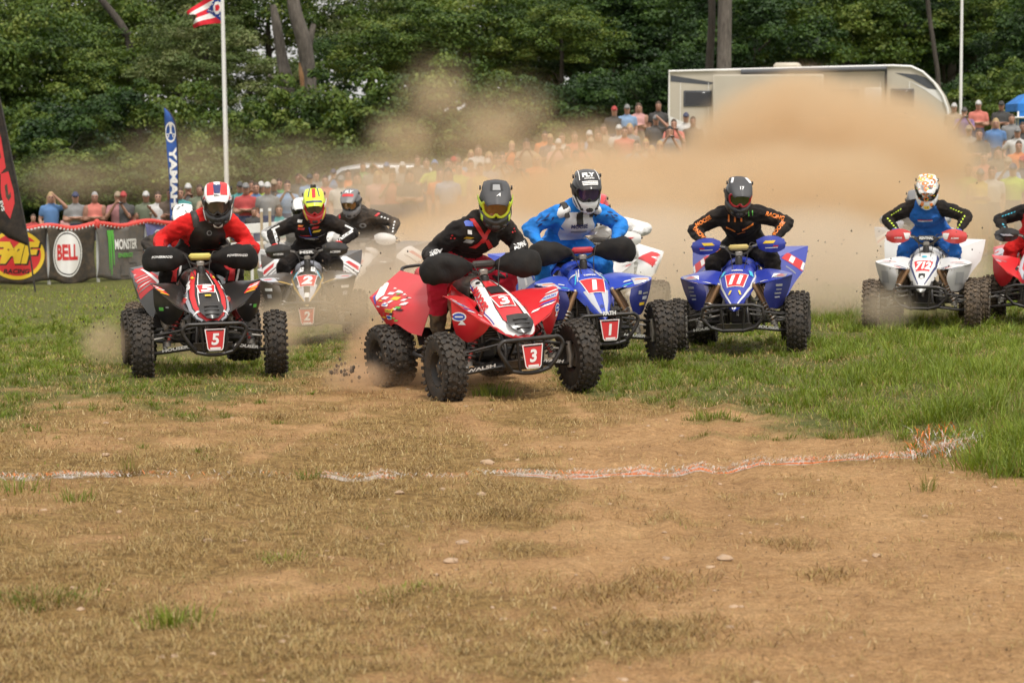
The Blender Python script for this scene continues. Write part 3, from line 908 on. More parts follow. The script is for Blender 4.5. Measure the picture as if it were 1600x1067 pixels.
def exhaust_mesh():
    mb = MB()
    mb.tube([(.03, -.14, .58), (.08, -.24, .52), (.13, -.14, .46), (.16, .10, .50), (.17, .36, .58), (.16, .50, .63)], .020, m_alloy, 10, smooth=24)
    mb.tube([(.16, .46, .62), (.17, .52, .635), (.19, .92, .70), (.19, .97, .705)], [.03, .055, .055, .035], m_alloy, 14)
    return mb.mesh('exhaust')

def rear_mesh():
    mb = MB()
    for s in (-1, 1):
        mb.tube([(s * .10, .22, .30), (s * .09, .45, .27), (s * .05, RY - .02, RR)], [.024, .028, .034], m_alloy, 8)
    mb.lathe([(.045, -.11), (.055, -.10), (.055, .10), (.045, .11)], m_engine, 16, 'x', (0, RY, RR))
    mb.tube([(-RT + .02, RY, RR), (RT - .02, RY, RR)], .020, m_steel, 10)
    mb.lathe([(.02, -.005), (.11, -.004), (.11, .004), (.02, .005)], m_alloy, 26, 'x', (.15, RY, RR))
    mb.lathe([(.02, -.005), (.10, -.003), (.10, .003), (.02, .005)], m_chrome, 26, 'x', (-.15, RY, RR))
    mb.tube([(.15, .18, .36), (.15, RY, RR + .105)], .010, m_engine); mb.tube([(.15, .18, .28), (.15, RY, RR - .105)], .010, m_engine)
    # rear shock
    mb.tube([(0, .48, .34), (0, .34, .64)], .030, m_engine, 10)
    return mb.mesh('swingarm')

def nerf_mesh(s):
    mb = MB(); m = m_steel
    mb.tube([(s * .13, -.22, .27), (s * .34, -.24, .27), (s * .42, -.14, .28), (s * .42, .24, .28), (s * .35, .32, .30), (s * .13, .30, .34)], .015, m, 8, smooth=26)
    mb.tube([(s * .13, .02, .28), (s * .42, .02, .28)], .010, m)
    for k in range(7):                      # netting of webbing straps
        y = -.18 + k * .065
        mb.box((s * .27, y, .275), (.29, .022, .003), m_seat)
    mb.rbox((s * .25, .10, .31), (.15, .07, .022), m_alloy, b=.006)       # foot peg
    for k in range(5): mb.box((s * (.19 + k * .03), .10, .326), (.008, .06, .012), m_alloy)
    # heel guard
    mb.shell(surf([[(s * .16, .26, .34), (s * .28, .28, .34), (s * .36, .30, .34)], [(s * .16, .40, .44), (s * .26, .40, .46), (s * .33, .42, .44)]], 6, 6), .006, m_blackp, flip=s < 0)
    return mb.mesh('nerf_bar')

def arm_mesh(s, up):
    mb = MB(); x0 = .11; z0, z1 = (.42, .35) if up else (.255, .205)
    w = .010 if up else .014
    K = (s * (FT - .07), FY, z1)
    for y0 in ((-.74, -.50) if not up else (-.72, -.52)):
        mb.tube([(s * x0, y0, z0), K], w, m_steel, 8)
    mb.lathe([(.022, -.025), (.022, .025)], m_alloy, 12, 'z', K)
    if not up: mb.tube([(s * .30, -.69, .235), (s * .30, -.54, .235)], .010, m_steel)
    return mb.mesh('a_arm')

def shock(root, s, body, spring):
    a, b = Vector((s * .36, FY + .02, .25)), Vector((s * .165, FY + .12, .635))
    d = (b - a); mb = MB()
    mb.tube([a, a + d * .42, a + d * .43, b], [.013, .013, .027, .027], body, 12)
    mb.ell(b, (.022, .022, .022), m_alloy, 10, 6); mb.ell(a, (.02, .02, .02), m_alloy, 10, 6)
    mb.tube([b - d * .02 + Vector((s * .045, .03, 0)), b - d * .42 + Vector((s * .045, .03, 0))], .021, body, 10)
    mb.lathe([(.001, -.02), (.034, -.018), (.034, .018), (.001, .02)], m_alloy, 14, 'z', a + d * .08)
    o = mb.build('shock', root)
    x, y, z = rot_to(d); sp = MB(); n = 7
    pts = []
    for i in range(n * 14 + 1):
        t = i / 14 * 2 * math.pi; f = .10 + .50 * i / (n * 14)
        pts.append(a + d * f + x * (math.cos(t) * .036) + y * (math.sin(t) * .036))
    sp.tube(pts, .0065, spring, 5)
    sp.build('spring', o)
    return o

def knuckle_mesh(s):
    mb = MB()
    mb.tube([(s * (FT - .075), FY, .19), (s * (FT - .06), FY, .27), (s * (FT - .08), FY, .37)], [.02, .03, .018], m_alloy, 10)
    mb.tube([(s * (FT - .07), FY, .265), (s * (FT + .03), FY, .265)], .022, m_engine, 10)
    mb.lathe([(.03, -.004), (.085, -.004), (.085, .004), (.03, .004)], m_alloy, 22, 'x', (s * (FT - .03), FY, .265))
    mb.tube([(s * .10, FY + .16, .36), (s * (FT - .09), FY + .12, .31)], .009, m_alloy, 8)
    return mb.mesh('steering_knuckle')

def bumper(root, m, plate=None, num=None, plate_m=None, word=None, style=0):
    mb = MB()
    if style == 0:
        P = [(-.15, -.93, .235), (-.20, -.955, .30), (-.255, -.955, .40), (-.225, -.96, .455), (-.15, -.965, .462), (.15, -.965, .462), (.225, -.96, .455), (.255, -.955, .40), (.20, -.955, .30), (.15, -.93, .235)]
        mb.tube(P, .016, m, 10, smooth=44)
        mb.tube([(-.15, -.93, .235), (-.05, -.94, .215), (.05, -.94, .215), (.15, -.93, .235)], .016, m, 10, smooth=10)
    else:
        mb.tube([(-.20, -.93, .27), (-.285, -.95, .36), (-.27, -.955, .45), (-.18, -.96, .475), (.18, -.96, .475), (.27, -.955, .45), (.285, -.95, .36), (.20, -.93, .27), (.10, -.94, .245), (-.10, -.94, .245)], .017, m, 10, closed=True, smooth=0)
    for s in (-1, 1):
        mb.tube([(s * .13, -.78, .25), (s * .16, -.92, .26)], .014, m)
        mb.tube([(s * .10, -.74, .43), (s * .12, -.955, .455)], .013, m)
        mb.tube([(s * .11, -.958, .46), (s * .085, -.94, .225)], .011, m)
    o = mb.build('front_bumper', root)
    if num:
        # bevelled number plate with a lighter rim
        pl = MB()
        c = [(-.064, .268), (-.052, .250), (.052, .250), (.064, .268), (.084, .425), (-.084, .425)]
        pl.plate([(x, -.984, z) for x, z in c], (0, 1, 0), .006, plate_m)
        po = pl.build('number_plate', o)
        pr = Print((0, -.984, .34), (1, 0, 0), (0, 0, 1), lift=.0015)
        cc = [(x * .9, (z - .34) * .92) for x, z in c]
        pr.poly([(x, z - .34) for x, z in c], I_WHT); pr.poly(cc, plate_m)
        pr.rect(0, -.072, .085, .016, I_WHT, 1); pr.rect(0, .074, .135, .010, I_BLK, 1)
        pr.text(num, 0, 0.002, .095, I_WHT, bold=.05, shear=.12)
        pr.build('number', po)
    if word:
        pr = Print((0, -.982, .46), (1, 0, 0), (0, 0, 1), lift=.001)
        pr.text(word, 0, 0.02, .034, I_WHT, bold=.06); pr.build('lettering', o)
    return o

def hood(root, style, mc, mb2, tip=None):
    """front cowl; returns object and bvh"""
    mb = MB()
    if style == 'H':
        rows = [(-.08, .86, .085, .805), (-.24, .835, .115, .76), (-.42, .765, .155, .685), (-.58, .675, .180, .595), (-.72, .585, .165, .525), (-.83, .505, .105, .475), (-.865, .465, .05, .450)]
    else:
        rows = [(-.08, .815, .12, .74), (-.24, .80, .165, .705), (-.42, .745, .180, .640), (-.58, .655, .145, .565), (-.72, .545, .090, .485), (-.82, .455, .038, .425), (-.85, .415, .010, .405)]
    G = []
    for y, zc, hw, ze in rows:
        zm = ze + (zc - ze) * .70
        G.append([(-hw, y + .03, ze), (-hw * .72, y + .008, zm), (0, y, zc), (hw * .72, y + .008, zm), (hw, y + .03, ze)])
    g = surf(G, 26, 17)
    mb.shell(g, .006, mc, m_blackp)
    o = mb.build('hood', root, 50)
    return o, mb.bvh()

def fender(root, s, style, m_top, m_face, m_edge):
    mb = MB()
    if style == 'Y':
        G = [[(.150, -.50, .625), (.162, -.44, .655), (.175, -.36, .690), (.16, -.20, .735)],
             [(.215, -.57, .650), (.245, -.51, .685), (.275, -.42, .720), (.26, -.22, .755)],
             [(.285, -.665, .655), (.350, -.60, .695), (.390, -.48, .722), (.37, -.28, .745)],
             [(.410, -.66, .690), (.475, -.60, .70), (.515, -.50, .715), (.47, -.36, .725)]]
        face = [[(.285, -.670, .651), (.410, -.668, .686), (.522, -.50, .712)],
                [(.265, -.69, .55), (.40, -.65, .58), (.485, -.52, .58)],
                [(.31, -.64, .42), (.375, -.61, .415), (.425, -.54, .44)]]
    else:
        G = [[(.150, -.72, .520), (.175, -.56, .585), (.180, -.40, .65), (.16, -.20, .72)],
             [(.215, -.72, .560), (.255, -.58, .635), (.265, -.42, .695), (.25, -.24, .745)],
             [(.300, -.70, .615), (.350, -.58, .690), (.365, -.44, .735), (.34, -.28, .755)],
             [(.375, -.64, .680), (.435, -.56, .745), (.455, -.46, .775), (.41, -.33, .755)]]
        face = [[(.215, -.725, .556), (.300, -.705, .611), (.440, -.555, .742)],
                [(.245, -.68, .50), (.335, -.64, .53), (.435, -.55, .60)],
                [(.30, -.60, .44), (.35, -.58, .44), (.405, -.53, .50)]]
    mb.shell(surf(G, 14, 14), .005, m_top, m_edge, flip=True)
    f = MB(); f.shell(surf(face, 10, 10), .005, m_face, m_edge, flip=False)
    if s < 0: mb = mb.mirrored(); f = f.mirrored()
    o = mb.build('front_fender', root, 50)
    p = f.build('fender_panel', o, 50)
    # stay that carries the fender
    st = MB(); st.tube([(s * .10, -.45, .58), (s * .30, -.50, .65)], .009, m_steel); st.build('fender_stay', o)
    return o, mb.bvh(), p, f.bvh()

def rear_fender(root, s, style, m_out, m_in, m_edge, dz=0.0):
    mb = MB()
    k = 0.0 if style == 'H' else .03
    if style == 'H': top = [(.17, .14, .735), (.285, .44, .755), (.395, .72, .77), (.485, .97, .785)]
    else: top = [(.16, .14, .775), (.295, .46, .815), (.43, .78, .855), (.57, 1.08, .895)]
    tp = top[-1]
    top = [(x, y, z + dz * (y - .05)) for x, y, z in top]; tp = top[-1]
    deck = [[(.12, .10, .79), (.14, .40, .825), (.16, .70, .865 if style == 'Y' else .84), (.20, 1.00, .905 if style == 'Y' else .865)], top]
    face = [top, [(.295, .17, .62), (.385, .41, .665 + dz * .4), (.468, .66, .70 + dz * .65), (tp[0] - .012, tp[1] - .15, tp[2] - .105)], [(.365, .22, .42), (.408, .35, .475 + dz * .3), (.455, .52, .56 + dz * .5), (tp[0] - .035, tp[1] - .31, tp[2] - .225)]]
    mb.shell(surf(deck, 4, 14), .005, m_out, m_edge, flip=True)
    fc = MB(); fc.shell(surf(face, 10, 14), .005, m_out, m_edge, flip=True)
    dbv = mb
    mb.add(fc.v, fc.f, m_out)
    for q in range(len(fc.f)):
        if fc.m[q]: mb.m[len(mb.m) - len(fc.f) + q] = mb.mi(m_edge)
    if s < 0: mb = mb.mirrored()
    o = mb.build('rear_fender', root, 50)
    return o, mb.bvh()

def handlebar(root, steer, spec, rider_hands=True):
    """bar with grips, levers, clamp, hand protection; returns the pivot Empty"""
    # the bar itself is the part; everything on it is a sub-part
    mb = MB()
    R = Matrix.Translation((0, -.16, .86)) @ Matrix.Rotation(steer, 4, 'Z')
    P = [(-.40, .10, .135), (-.26, .055, .150), (-.15, .00, .115), (-.06, -.012, .045), (.06, -.012, .045), (.15, .00, .115), (.26, .055, .150), (.40, .10, .135)]
    mb.tube([R @ Vector(p) for p in P], .0135, spec.get('bar_m', m_matte), 10, smooth=44)
    o = mb.build('handlebar', root)
    b = MB()
    b.rbox((0, -.012, .045), (.07, .05, .05), m_alloy, b=.01); b.tube([(0, 0, .03), (0, .01, -.07)], .022, m_engine, 10)
    b.tube([(-.12, -.012, .105), (.12, -.012, .105)], .010, m_matte)
    b.xf(R).build('stem_clamp', o)
    for q, (bx, tx) in enumerate(((-.17, -.05), (.15, .06))):       # brake line, cables
        hs_ = MB(); hs_.tube([R @ Vector((bx, -.01, .14)), R @ Vector((bx * .7, -.10, .12 + .02 * (q % 2))), R @ Vector((bx * .3 + tx * .5, -.13, .02)), Vector((tx, -.34, .74)), Vector((tx * 1.3, -.46, .55))], .0042, m_seat, 6, smooth=18)
        hs_.build('cable', o)
    pad = MB(); pad.rbox((0, -.022, .105), (.19, .05, .055), spec.get('pad_m', m_seat), b=.018)
    pad.xf(R); po = pad.build('bar_pad', o)
    if spec.get('pad_word'):
        pr = Print(R @ Vector((0, -.046, .105)), R.to_3x3() @ Vector((1, 0, 0)), (0, 0, 1), lift=.002)
        pr.text(spec['pad_word'], 0, 0, .030, spec.get('pad_ink', I_WHT), w=.15, bold=.06); pr.build('lettering', po)
    for s in (-1, 1):
        g = MB(); g.tube([(s * .275, .060, .149), (s * .405, .102, .135)], [.019, .019], m_seat, 10)
        for q in (.275, .405): g.ell((s * q, .06 + (q - .275) * .32, .149 - (q - .275) * .1), (.012, .024, .024), m_seat, 10, 6)
        g.xf(R).build('grip', o)
        l = MB(); l.tube([(s * .235, .02, .150), (s * .27, -.005, .140), (s * .385, .035, .125)], [.012, .009, .007], m_alloy, 8)
        l.rbox((s * .225, .03, .155), (.04, .045, .035), m_engine, b=.008)
        l.xf(R).build('lever', o)
        gd = spec['guard']
        if gd == 'gauntlet':
            continue
        if gd == 'shield':
            q = MB(); w = 1.0
            G = [[(s * .165, -.055, .170), (s * .175, -.062, .125), (s * .19, -.05, .085)],
                 [(s * .250, -.085, .205), (s * .255, -.10, .130), (s * .26, -.075, .055)],
                 [(s * .350, -.055, .200), (s * .360, -.075, .125), (s * .36, -.05, .050)],
                 [(s * .430, .015, .165), (s * .440, .01, .120), (s * .43, .02, .075)]]
            q.shell(surf(G, 14, 8), .005, spec['guard_m'], spec.get('guard_edge', spec['guard_m']), flip=s > 0)
            bv_src = q; q.tube([(s * .13, -.01, .11), (s * .20, -.055, .125)], .011, m_alloy)
            q.tube([(s * .43, .10, .132), (s * .44, .04, .125)], .010, m_matte)
            q.xf(R); go = q.build('handguard', o, 60); bv = q.bvh()
            pr = Print(R @ Vector((s * .305, -.09, .128)), R.to_3x3() @ Vector((1, s * .12, 0)), (0, 0, 1), bvh=bv)
            for it in spec.get('guard_print', lambda pr, s: [])(pr, s) or []: pass
            pr.build('graphics', go)
    return o, R

def gauntlet(root, s, R, word=None, sag=0.0, seed=0):
    """big soft cloth cover over bar end and hand"""
    P = [(s * .095, -.015, .090), (s * .15, -.035, .100), (s * .22, -.055, .105), (s * .30, -.060, .105), (s * .38, -.045, .100), (s * .435, -.015, .088), (s * .47, .02, .078), (s * .485, .04, .075)]
    rr = [.034, .058, .092, .116, .122, .106, .066, .012]
    C = catmull([list(p) + [r] for p, r in zip(P, rr)], 22)
    rg = random.Random(seed); ph = rg.uniform(0, 9)
    rings = []
    for i, c in enumerate(C):
        o = Vector(c[:3]); r = c[3]
        ring = []
        for k in range(28):
            t = 2 * math.pi * k / 28
            q = r * (1 + .075 * math.sin(4 * t + i * .8 + ph) * math.sin(i * .55 + ph) + .20 * mnoise.noise(Vector((i * .13 + seed * 3, math.cos(t) * .9, math.sin(t) * .9 + seed))) + .10 * mnoise.noise(Vector((i * .35 + seed, math.cos(t) * 1.4, math.sin(t) * 1.4))))
            # cloth hangs: fuller underneath and behind
            y = math.cos(t) * q * (1.12 if math.cos(t) > 0 else .88); z = math.sin(t) * q * (.86 if math.sin(t) > 0 else 1.0)
            ring.append(o + Vector((0, y, z - sag * r)))
        rings.append(ring if s > 0 else ring[::-1])
    mb = MB(); mb.loft(rings, m_gaunt)
    # wide cuff the forearm goes into
    mb.xf(R); o = mb.build('gauntlet', root, 70)
    if word:
        pr = Print(R @ Vector((s * .31, -.15, .115)), R.to_3x3() @ Vector((1, 0, 0)), (0, .2, 1), bvh=mb.bvh())
        pr.text(word, 0, 0, .020, I_WHT, bold=.04, shear=.2); pr.build('lettering', o)
    return o

def tank_seat(root, style, m_tank, m_s, m_side):
    mb = MB()
    G = []
    for y, zc, hw, ze in ((-.13, .83, .10, .70), (.0, .86, .145, .66), (.14, .845, .135, .66), (.22, .80, .10, .68)):
        G.append([(-hw, y, ze), (-hw * .85, y, ze + (zc - ze) * .75), (0, y, zc), (hw * .85, y, ze + (zc - ze) * .75), (hw, y, ze)])
    mb.shell(surf(G, 14, 15), .008, m_tank)
    mb.lathe([(.001, .03), (.03, .03), (.034, .02), (.034, -.01)], m_matte, 16, 'z', (0, .03, .855))
    t = mb.build('fuel_tank', root, 60)
    mb = MB(); G = []
    for y, zc, hw in ((.13, .83, .085), (.32, .81, .105), (.60, .825, .12), (.88, .87, .11), (.97, .875, .075)):
        G.append([(-hw, y, zc - .09), (-hw * .96, y, zc - .025), (-hw * .6, y, zc - .002), (0, y, zc), (hw * .6, y, zc - .002), (hw * .96, y, zc - .025), (hw, y, zc - .09)])
    mb.shell(surf(G, 22, 19), .012, m_s)
    st = mb.build('seat', root, 60)
    mb = MB()          # rear grab bar
    mb.tube([(-.15, .90, .80), (-.17, 1.04, .86), (-.10, 1.10, .885), (.10, 1.10, .885), (.17, 1.04, .86), (.15, .90, .80)], .013, m_steel, 8, smooth=26)
    mb.build('grab_bar', root)
    for s in (-1, 1):  # tank shroud
        mb = MB()
        mb.shell(surf([[(s * .15, -.38, .70), (s * .17, -.10, .76), (s * .13, .14, .80)], [(s * .20, -.34, .60), (s * .20, -.10, .62), (s * .17, .14, .68)], [(s * .16, -.26, .50), (s * .17, -.08, .50), (s * .16, .12, .56)]], 10, 10), .005, m_side, flip=s < 0)
        mb.build('side_shroud', root, 60)

def make_quad(sp):
    """sp: dict describing one quad"""
    root = empty('sport_quad')
    st, steer = sp['style'], RAD(sp.get('steer', 0))
    rub = sp.get('rubber', m_rubber)
    link('frame', cached('frame', frame_mesh), root)
    link('engine', cached('engine', engine_mesh), root)
    link('exhaust', cached('exhaust', exhaust_mesh), root)
    link('swingarm', cached('rear', rear_mesh), root)
    for s in (-1, 1):
        link('nerf_bar', cached(('nerf', s), lambda: nerf_mesh(s)), root)
        link('a_arm', cached(('arm', s, 1), lambda: arm_mesh(s, True)), root)
        link('a_arm', cached(('arm', s, 0), lambda: arm_mesh(s, False)), root)
        link('steering_knuckle', cached(('kn', s), lambda: knuckle_mesh(s)), root)
        shock(root, s, sp.get('shock_m', m_matte), sp.get('spring_m', m_alloy))
        wheel(root, 'f', s, steer * .8, rub, sp.get('rim_m', m_matte))
        wheel(root, 'r', s, 0, rub, sp.get('rim_m', m_matte))
    bumper(root, m_steel, num=sp.get('low_num'), plate_m=sp.get('plate_m', I_RED), word=sp.get('bumper_word'), style=sp.get('bumper_style', 0))
    if sp.get('arm_word'):       # maker's name along the arms
        for s in (-1, 1):
            a, b = Vector((s * .14, -.735, .272)), Vector((s * .44, -.645, .225))
            if s < 0: a, b = b, a
            pr = Print((a + b) / 2 + Vector((0, -.012, .004)), b - a, (0, -.3, 1), lift=.006)
            pr.text(sp['arm_word'], 0, 0, .026, I_WHT, w=.22, bold=.06, shear=.1); pr.build('lettering', root)
    tank_seat(root, st, sp['tank_m'], sp.get('seat_m', m_seat), sp['shroud_m'])
    h, hb = hood(root, st, sp['hood_m'], m_blackp)
    if st == 'H':
        pr = Print((0, -.52, .68), (1, 0, 0), (0, .80, .60), bvh=hb)
        sp['hood_print'](pr); pr.build('graphics', h)
        for s in (-1, 1):
            if 'hood_side_print' in sp:
                pr = Print((s * .135, -.40, .73), (0, s * .85, s * .5), (-s * .62, -.3, .72), bvh=hb, lift=.011); sp['hood_side_print'](pr, s); pr.build('graphics', h)
        # air intake in the nose
        g = MB()
        g.shell(surf([[(-.085, -.735, .625), (0, -.75, .632), (.085, -.735, .625)], [(-.10, -.81, .565), (0, -.835, .565), (.10, -.81, .565)], [(-.045, -.868, .505), (0, -.885, .502), (.045, -.868, .505)]], 8, 10), .01, m_blackp, flip=False)
        for k in range(3): g.tube([(-.06, -.80 - k * .03, .598 - k * .03), (.06, -.80 - k * .03, .598 - k * .03)], .006, m_matte, 6)
        g.build('air_intake', h, 50)
    else:
        pr = Print((0, -.52, .66), (1, 0, 0), (0, .74, .67), bvh=hb)
        sp['hood_print'](pr); pr.build('graphics', h)
    for s in (-1, 1):
        f, fb, p, pb = fender(root, s, st, sp['fender_m'], sp['panel_m'], sp.get('edge_m', sp['fender_m']))
        if 'fender_print' in sp:
            pr = Print((s * .36, -.56, .68), (1, -s * .1, 0), (0, .6, .8), bvh=fb)
            sp['fender_print'](pr, s); pr.build('graphics', f)
        if 'panel_print' in sp:
            pr = Print((s * .39, -.62, .57), (1, s * .45, 0), (0, 0, 1), bvh=pb)
            sp['panel_print'](pr, s); pr.build('graphics', p)
        r, rb = rear_fender(root, s, st, sp['rear_m'], sp['rear_m'], sp.get('edge_m', sp['rear_m']), sp.get('rear_dz', 0.0))
        if 'rear_print' in sp:
            pr = Print((s * .45, .55, .76), (1, -s * .2, 0), (0, .55, .85), bvh=rb)
            sp['rear_print'](pr, s); pr.build('graphics', r)
        if 'side_print' in sp and s < 0:
            pr = Print((-.62, .66, .70), (0, -1, .0), (-.0, 0, 1), bvh=rb)
            sp['side_print'](pr, s); pr.build('graphics', r)
    hb_, R = handlebar(root, steer, sp)
    if sp['guard'] == 'gauntlet':
        for s in (-1, 1): gauntlet(hb_, s, R, sp.get('gaunt_word'), seed=s + 3 + sp.get('seed', 0))
    return root, R
# ------------------------------------------------------------ people: one continuous body each
def union_body(prims, voxel, smooth=4, shrink=0.3):
    """prims: (path, radii, flat, up, zone).  Merge to one skin; returns verts, faces, zone per face"""
    mb = MB(); segs = []
    for path, rr, flat, up, zone in prims:
        rr = rr if hasattr(rr, '__len__') else [rr] * len(path)
        n = max(len(path) * 4, 6)
        C = catmull([list(p) + [r] for p, r in zip(path, rr)], n)
        P = [Vector(c[:3]) for c in C]; R = [max(c[3], .004) for c in C]
        d0 = (P[0] - P[1]).normalized(); d1 = (P[-1] - P[-2]).normalized()
        # rounded ends
        PP = [P[0] + d0 * R[0] * q for q in (.95, .8, .45)] + P + [P[-1] + d1 * R[-1] * q for q in (.45, .8, .95)]
        RR = [R[0] * q for q in (.25, .6, .9)] + R + [R[-1] * q for q in (.9, .6, .25)]
        mb.tube(PP, RR, m_matte, 14, flat=flat, up=up)
        for a, b, r0, r1 in zip(P[:-1], P[1:], R[:-1], R[1:]):
            segs.append((a, b, (r0 + r1) / 2 * (1 + flat) / 2, zone))
    me = mb.mesh('b', 180)
    ob = bpy.data.objects.new('b', me); COL.objects.link(ob)
    md = ob.modifiers.new('r', 'REMESH'); md.mode = 'VOXEL'; md.voxel_size = voxel
    ms = ob.modifiers.new('s', 'SMOOTH'); ms.factor = .5; ms.iterations = smooth
    dg = bpy.context.evaluated_depsgraph_get(); dg.update()
    m2 = bpy.data.meshes.new_from_object(ob.evaluated_get(dg))
    n = len(m2.vertices); V = np.empty(n * 3); m2.vertices.foreach_get('co', V); V = V.reshape(-1, 3)
    F = [tuple(p.vertices) for p in m2.polygons]
    bpy.data.objects.remove(ob); bpy.data.meshes.remove(me); bpy.data.meshes.remove(m2)
    Cn = np.array([V[list(f)].mean(0) for f in F])
    best = np.full(len(F), 1e9); zi = np.zeros(len(F), int)
    zones = []
    for a, b, r, z in segs:
        if z not in zones: zones.append(z)
        a = np.array(a); ab = np.array(b) - a; L = max((ab ** 2).sum(), 1e-9)
        t = np.clip(((Cn - a) @ ab) / L, 0, 1)
        d = np.linalg.norm(Cn - (a + t[:, None] * ab), axis=1) - r
        k = d < best; best[k] = d[k]; zi[k] = zones.index(z)
    return V, F, zones, zi, Cn

def wrinkle(V, F, amt, sc, seed):
    me = bpy.data.meshes.new('w'); me.from_pydata(V.tolist(), [], F); me.update()
    N = np.empty(len(V) * 3); me.vertices.foreach_get('normal', N); N = N.reshape(-1, 3)
    bpy.data.meshes.remove(me)
    d = np.array([mnoise.noise(Vector((p[0] * sc + seed, p[1] * sc, p[2] * sc * 1.9))) + .5 * mnoise.noise(Vector((p[0] * sc * 2.3, p[1] * sc * 2.3 + seed, p[2] * sc * 4))) for p in V])
    d = -np.abs(d) * 1.4 + .3
    return V + N * (d * amt)[:, None]

def body_object(name, V, F, zones, zi, zmat, parent=None, angle=180):
    me = bpy.data.meshes.new(name); me.from_pydata(V.tolist(), [], F)
    mats = []
    idx = []
    for z in zones:
        m = zmat[z]
        if m not in mats: mats.append(m)
        idx.append(mats.index(m))
    for m in mats: me.materials.append(m)
    me.polygons.foreach_set('material_index', [idx[k] for k in zi])
    me.polygons.foreach_set('use_smooth', [True] * len(F)); me.update()
    return link(name, me, parent)

# ------------------------------------------------------------ helmet (local: face looks along -Y, centre of the head at the origin)
def helmet(parent, M, c):
    """c: colours.  M places it"""
    m_sh, m_pk, m_ch = c['shell'], c['peak'], c['chin']
    mb = MB(); nu, nv = 34, 26
    # shell: an egg with the eye opening cut out
    def pt(az, el, k=1.0):
        a = Vector((math.sin(az) * math.cos(el) * .128, -math.cos(az) * math.cos(el) * .155, math.sin(el) * .150))
        if a.y > 0: a.y *= 1.02
        if el < 0: a.x *= 1 + .06 * math.sin(el); a.z *= .92
        return a * k
    vs, fs = [], []; idx = {}
    for i in range(nu):
        for j in range(nv + 1):
            az = -math.pi + 2 * math.pi * i / nu; el = -1.15 + (math.pi / 2 + 1.15) * j / nv
            idx[i, j] = len(vs); vs.append(pt(az, el))
    for i in range(nu):
        for j in range(nv):
            azc = -math.pi + 2 * math.pi * (i + .5) / nu; elc = -1.15 + (math.pi / 2 + 1.15) * (j + .5) / nv
            if abs(azc) < 1.12 and -1.2 < elc < .33: continue
            fs.append((idx[i, j], idx[(i + 1) % nu, j], idx[(i + 1) % nu, j + 1], idx[i, j + 1]))
    mb.add(vs, fs, m_sh)
    # dark liner and edge of the opening
    mb.ell((0, .005, -.005), (.120, .143, .138), m_matte, 24, 16)
    o = mb.xf(M).build('helmet', parent, 60); hb = mb.bvh()
    # chin bar: a jutting guard with a mouth vent
    cb = MB()
    G = []
    for t in np.linspace(-1, 1, 9):
        az = t * 1.32; rx, ry = .126, .205 - .012 * abs(t)
        x, y = math.sin(az) * rx, -math.cos(az) * ry * (1 - .10 * t * t) + .012
        up = -.048 + .040 * abs(t) ** 2.2; lo = -.142 + .035 * abs(t) ** 1.6
        G.append([(x * .90, y + .030, up + .004), (x, y, up - .012), (x * 1.03, y - .004, (up + lo) / 2), (x * .96, y + .006, lo + .012), (x * .84, y + .035, lo)])
    cb.shell(surf(G, 26, 12), .012, m_ch, m_matte, flip=True)
    cbv = MB(); cbv.v = list(cb.v); cbv.f = list(cb.f); cbv.m = list(cb.m); cbv.mats = cb.mats
    cb.xf(M); cho = cb.build('chin_bar', o, 60); chb = cb.bvh()
    v = MB()
    v.rbox((0, -.190, -.098), (.062, .03, .034), c.get('vent', m_matte), b=.012)
    for k in (-1, 1): v.rbox((k * .062, -.160, -.098), (.034, .03, .022), m_matte, Matrix.Rotation(k * .6, 3, 'Z'), b=.008)
    v.xf(M).build('vent', cho)
    # peak
    pk = MB()
    G = []
    for yy, zz, hw, dz in ((.045, .158, .098, .042), (-.05, .165, .108, .038), (-.145, .148, .106, .034), (-.225, .112, .088, .026), (-.250, .096, .070, .022)):
        G.append([(-hw, yy, zz - dz), (-hw * .86, yy - .004, zz - dz * .35), (-hw * .3, yy - .012, zz), (0, yy - .015, zz + .003), (hw * .3, yy - .012, zz), (hw * .86, yy - .004, zz - dz * .35), (hw, yy, zz - dz)])
    pk.shell(surf(G, 20, 22), .005, m_pk, c.get('peak_edge', m_pk), flip=False)
    for k in (-1, 1): pk.lathe([(.001, .014), (.015, .013), (.016, 0)], m_matte, 12, 'x', (k * .112 - (.014 if k < 0 else 0), -.03, .125))
    pk.xf(M); po = pk.build('peak', o, 50); pb = pk.bvh()
    R3 = M.to_3x3()
    if 'peak_print' in c:
        pr = Print(M @ Vector((0, -.11, .15)), R3 @ Vector((1, 0, 0)), R3 @ Vector((0, .62, .78)), bvh=pb)
        c['peak_print'](pr); pr.build('graphics', po)
    if 'shell_print' in c:
        pr = Print(M @ Vector((0, -.03, .05)), R3 @ Vector((1, 0, 0)), R3 @ Vector((0, .25, .97)), bvh=hb)
        c['shell_print'](pr); pr.build('graphics', o)
    if 'chin_print' in c:
        pr = Print(M @ Vector((0, -.19, -.09)), R3 @ Vector((1, 0, 0)), R3 @ Vector((0, -.1, 1)), bvh=chb)
        c['chin_print'](pr); pr.build('graphics', cho)
    # goggles: frame, lens, strap
    gf = MB(); lens = MB()
    ring_o = [(-.098, .030), (-.095, .056), (-.05, .064), (0, .060), (.05, .064), (.095, .056), (.098, .030), (.088, -.012), (.05, -.040), (.020, -.040), (0, -.020), (-.020, -.040), (-.05, -.040), (-.088, -.012)]
    def cur(x, z, d): return Vector((x, -.150 - d + 2.6 * x * x + .15 * z * z, z))
    op = catmull(np.array([(x, z) for x, z in ring_o + ring_o[:1]]), 44)[:-1]
    gf.tube([cur(x, z, .002) for x, z in op], .0105, c['goggle'], 8, closed=True)
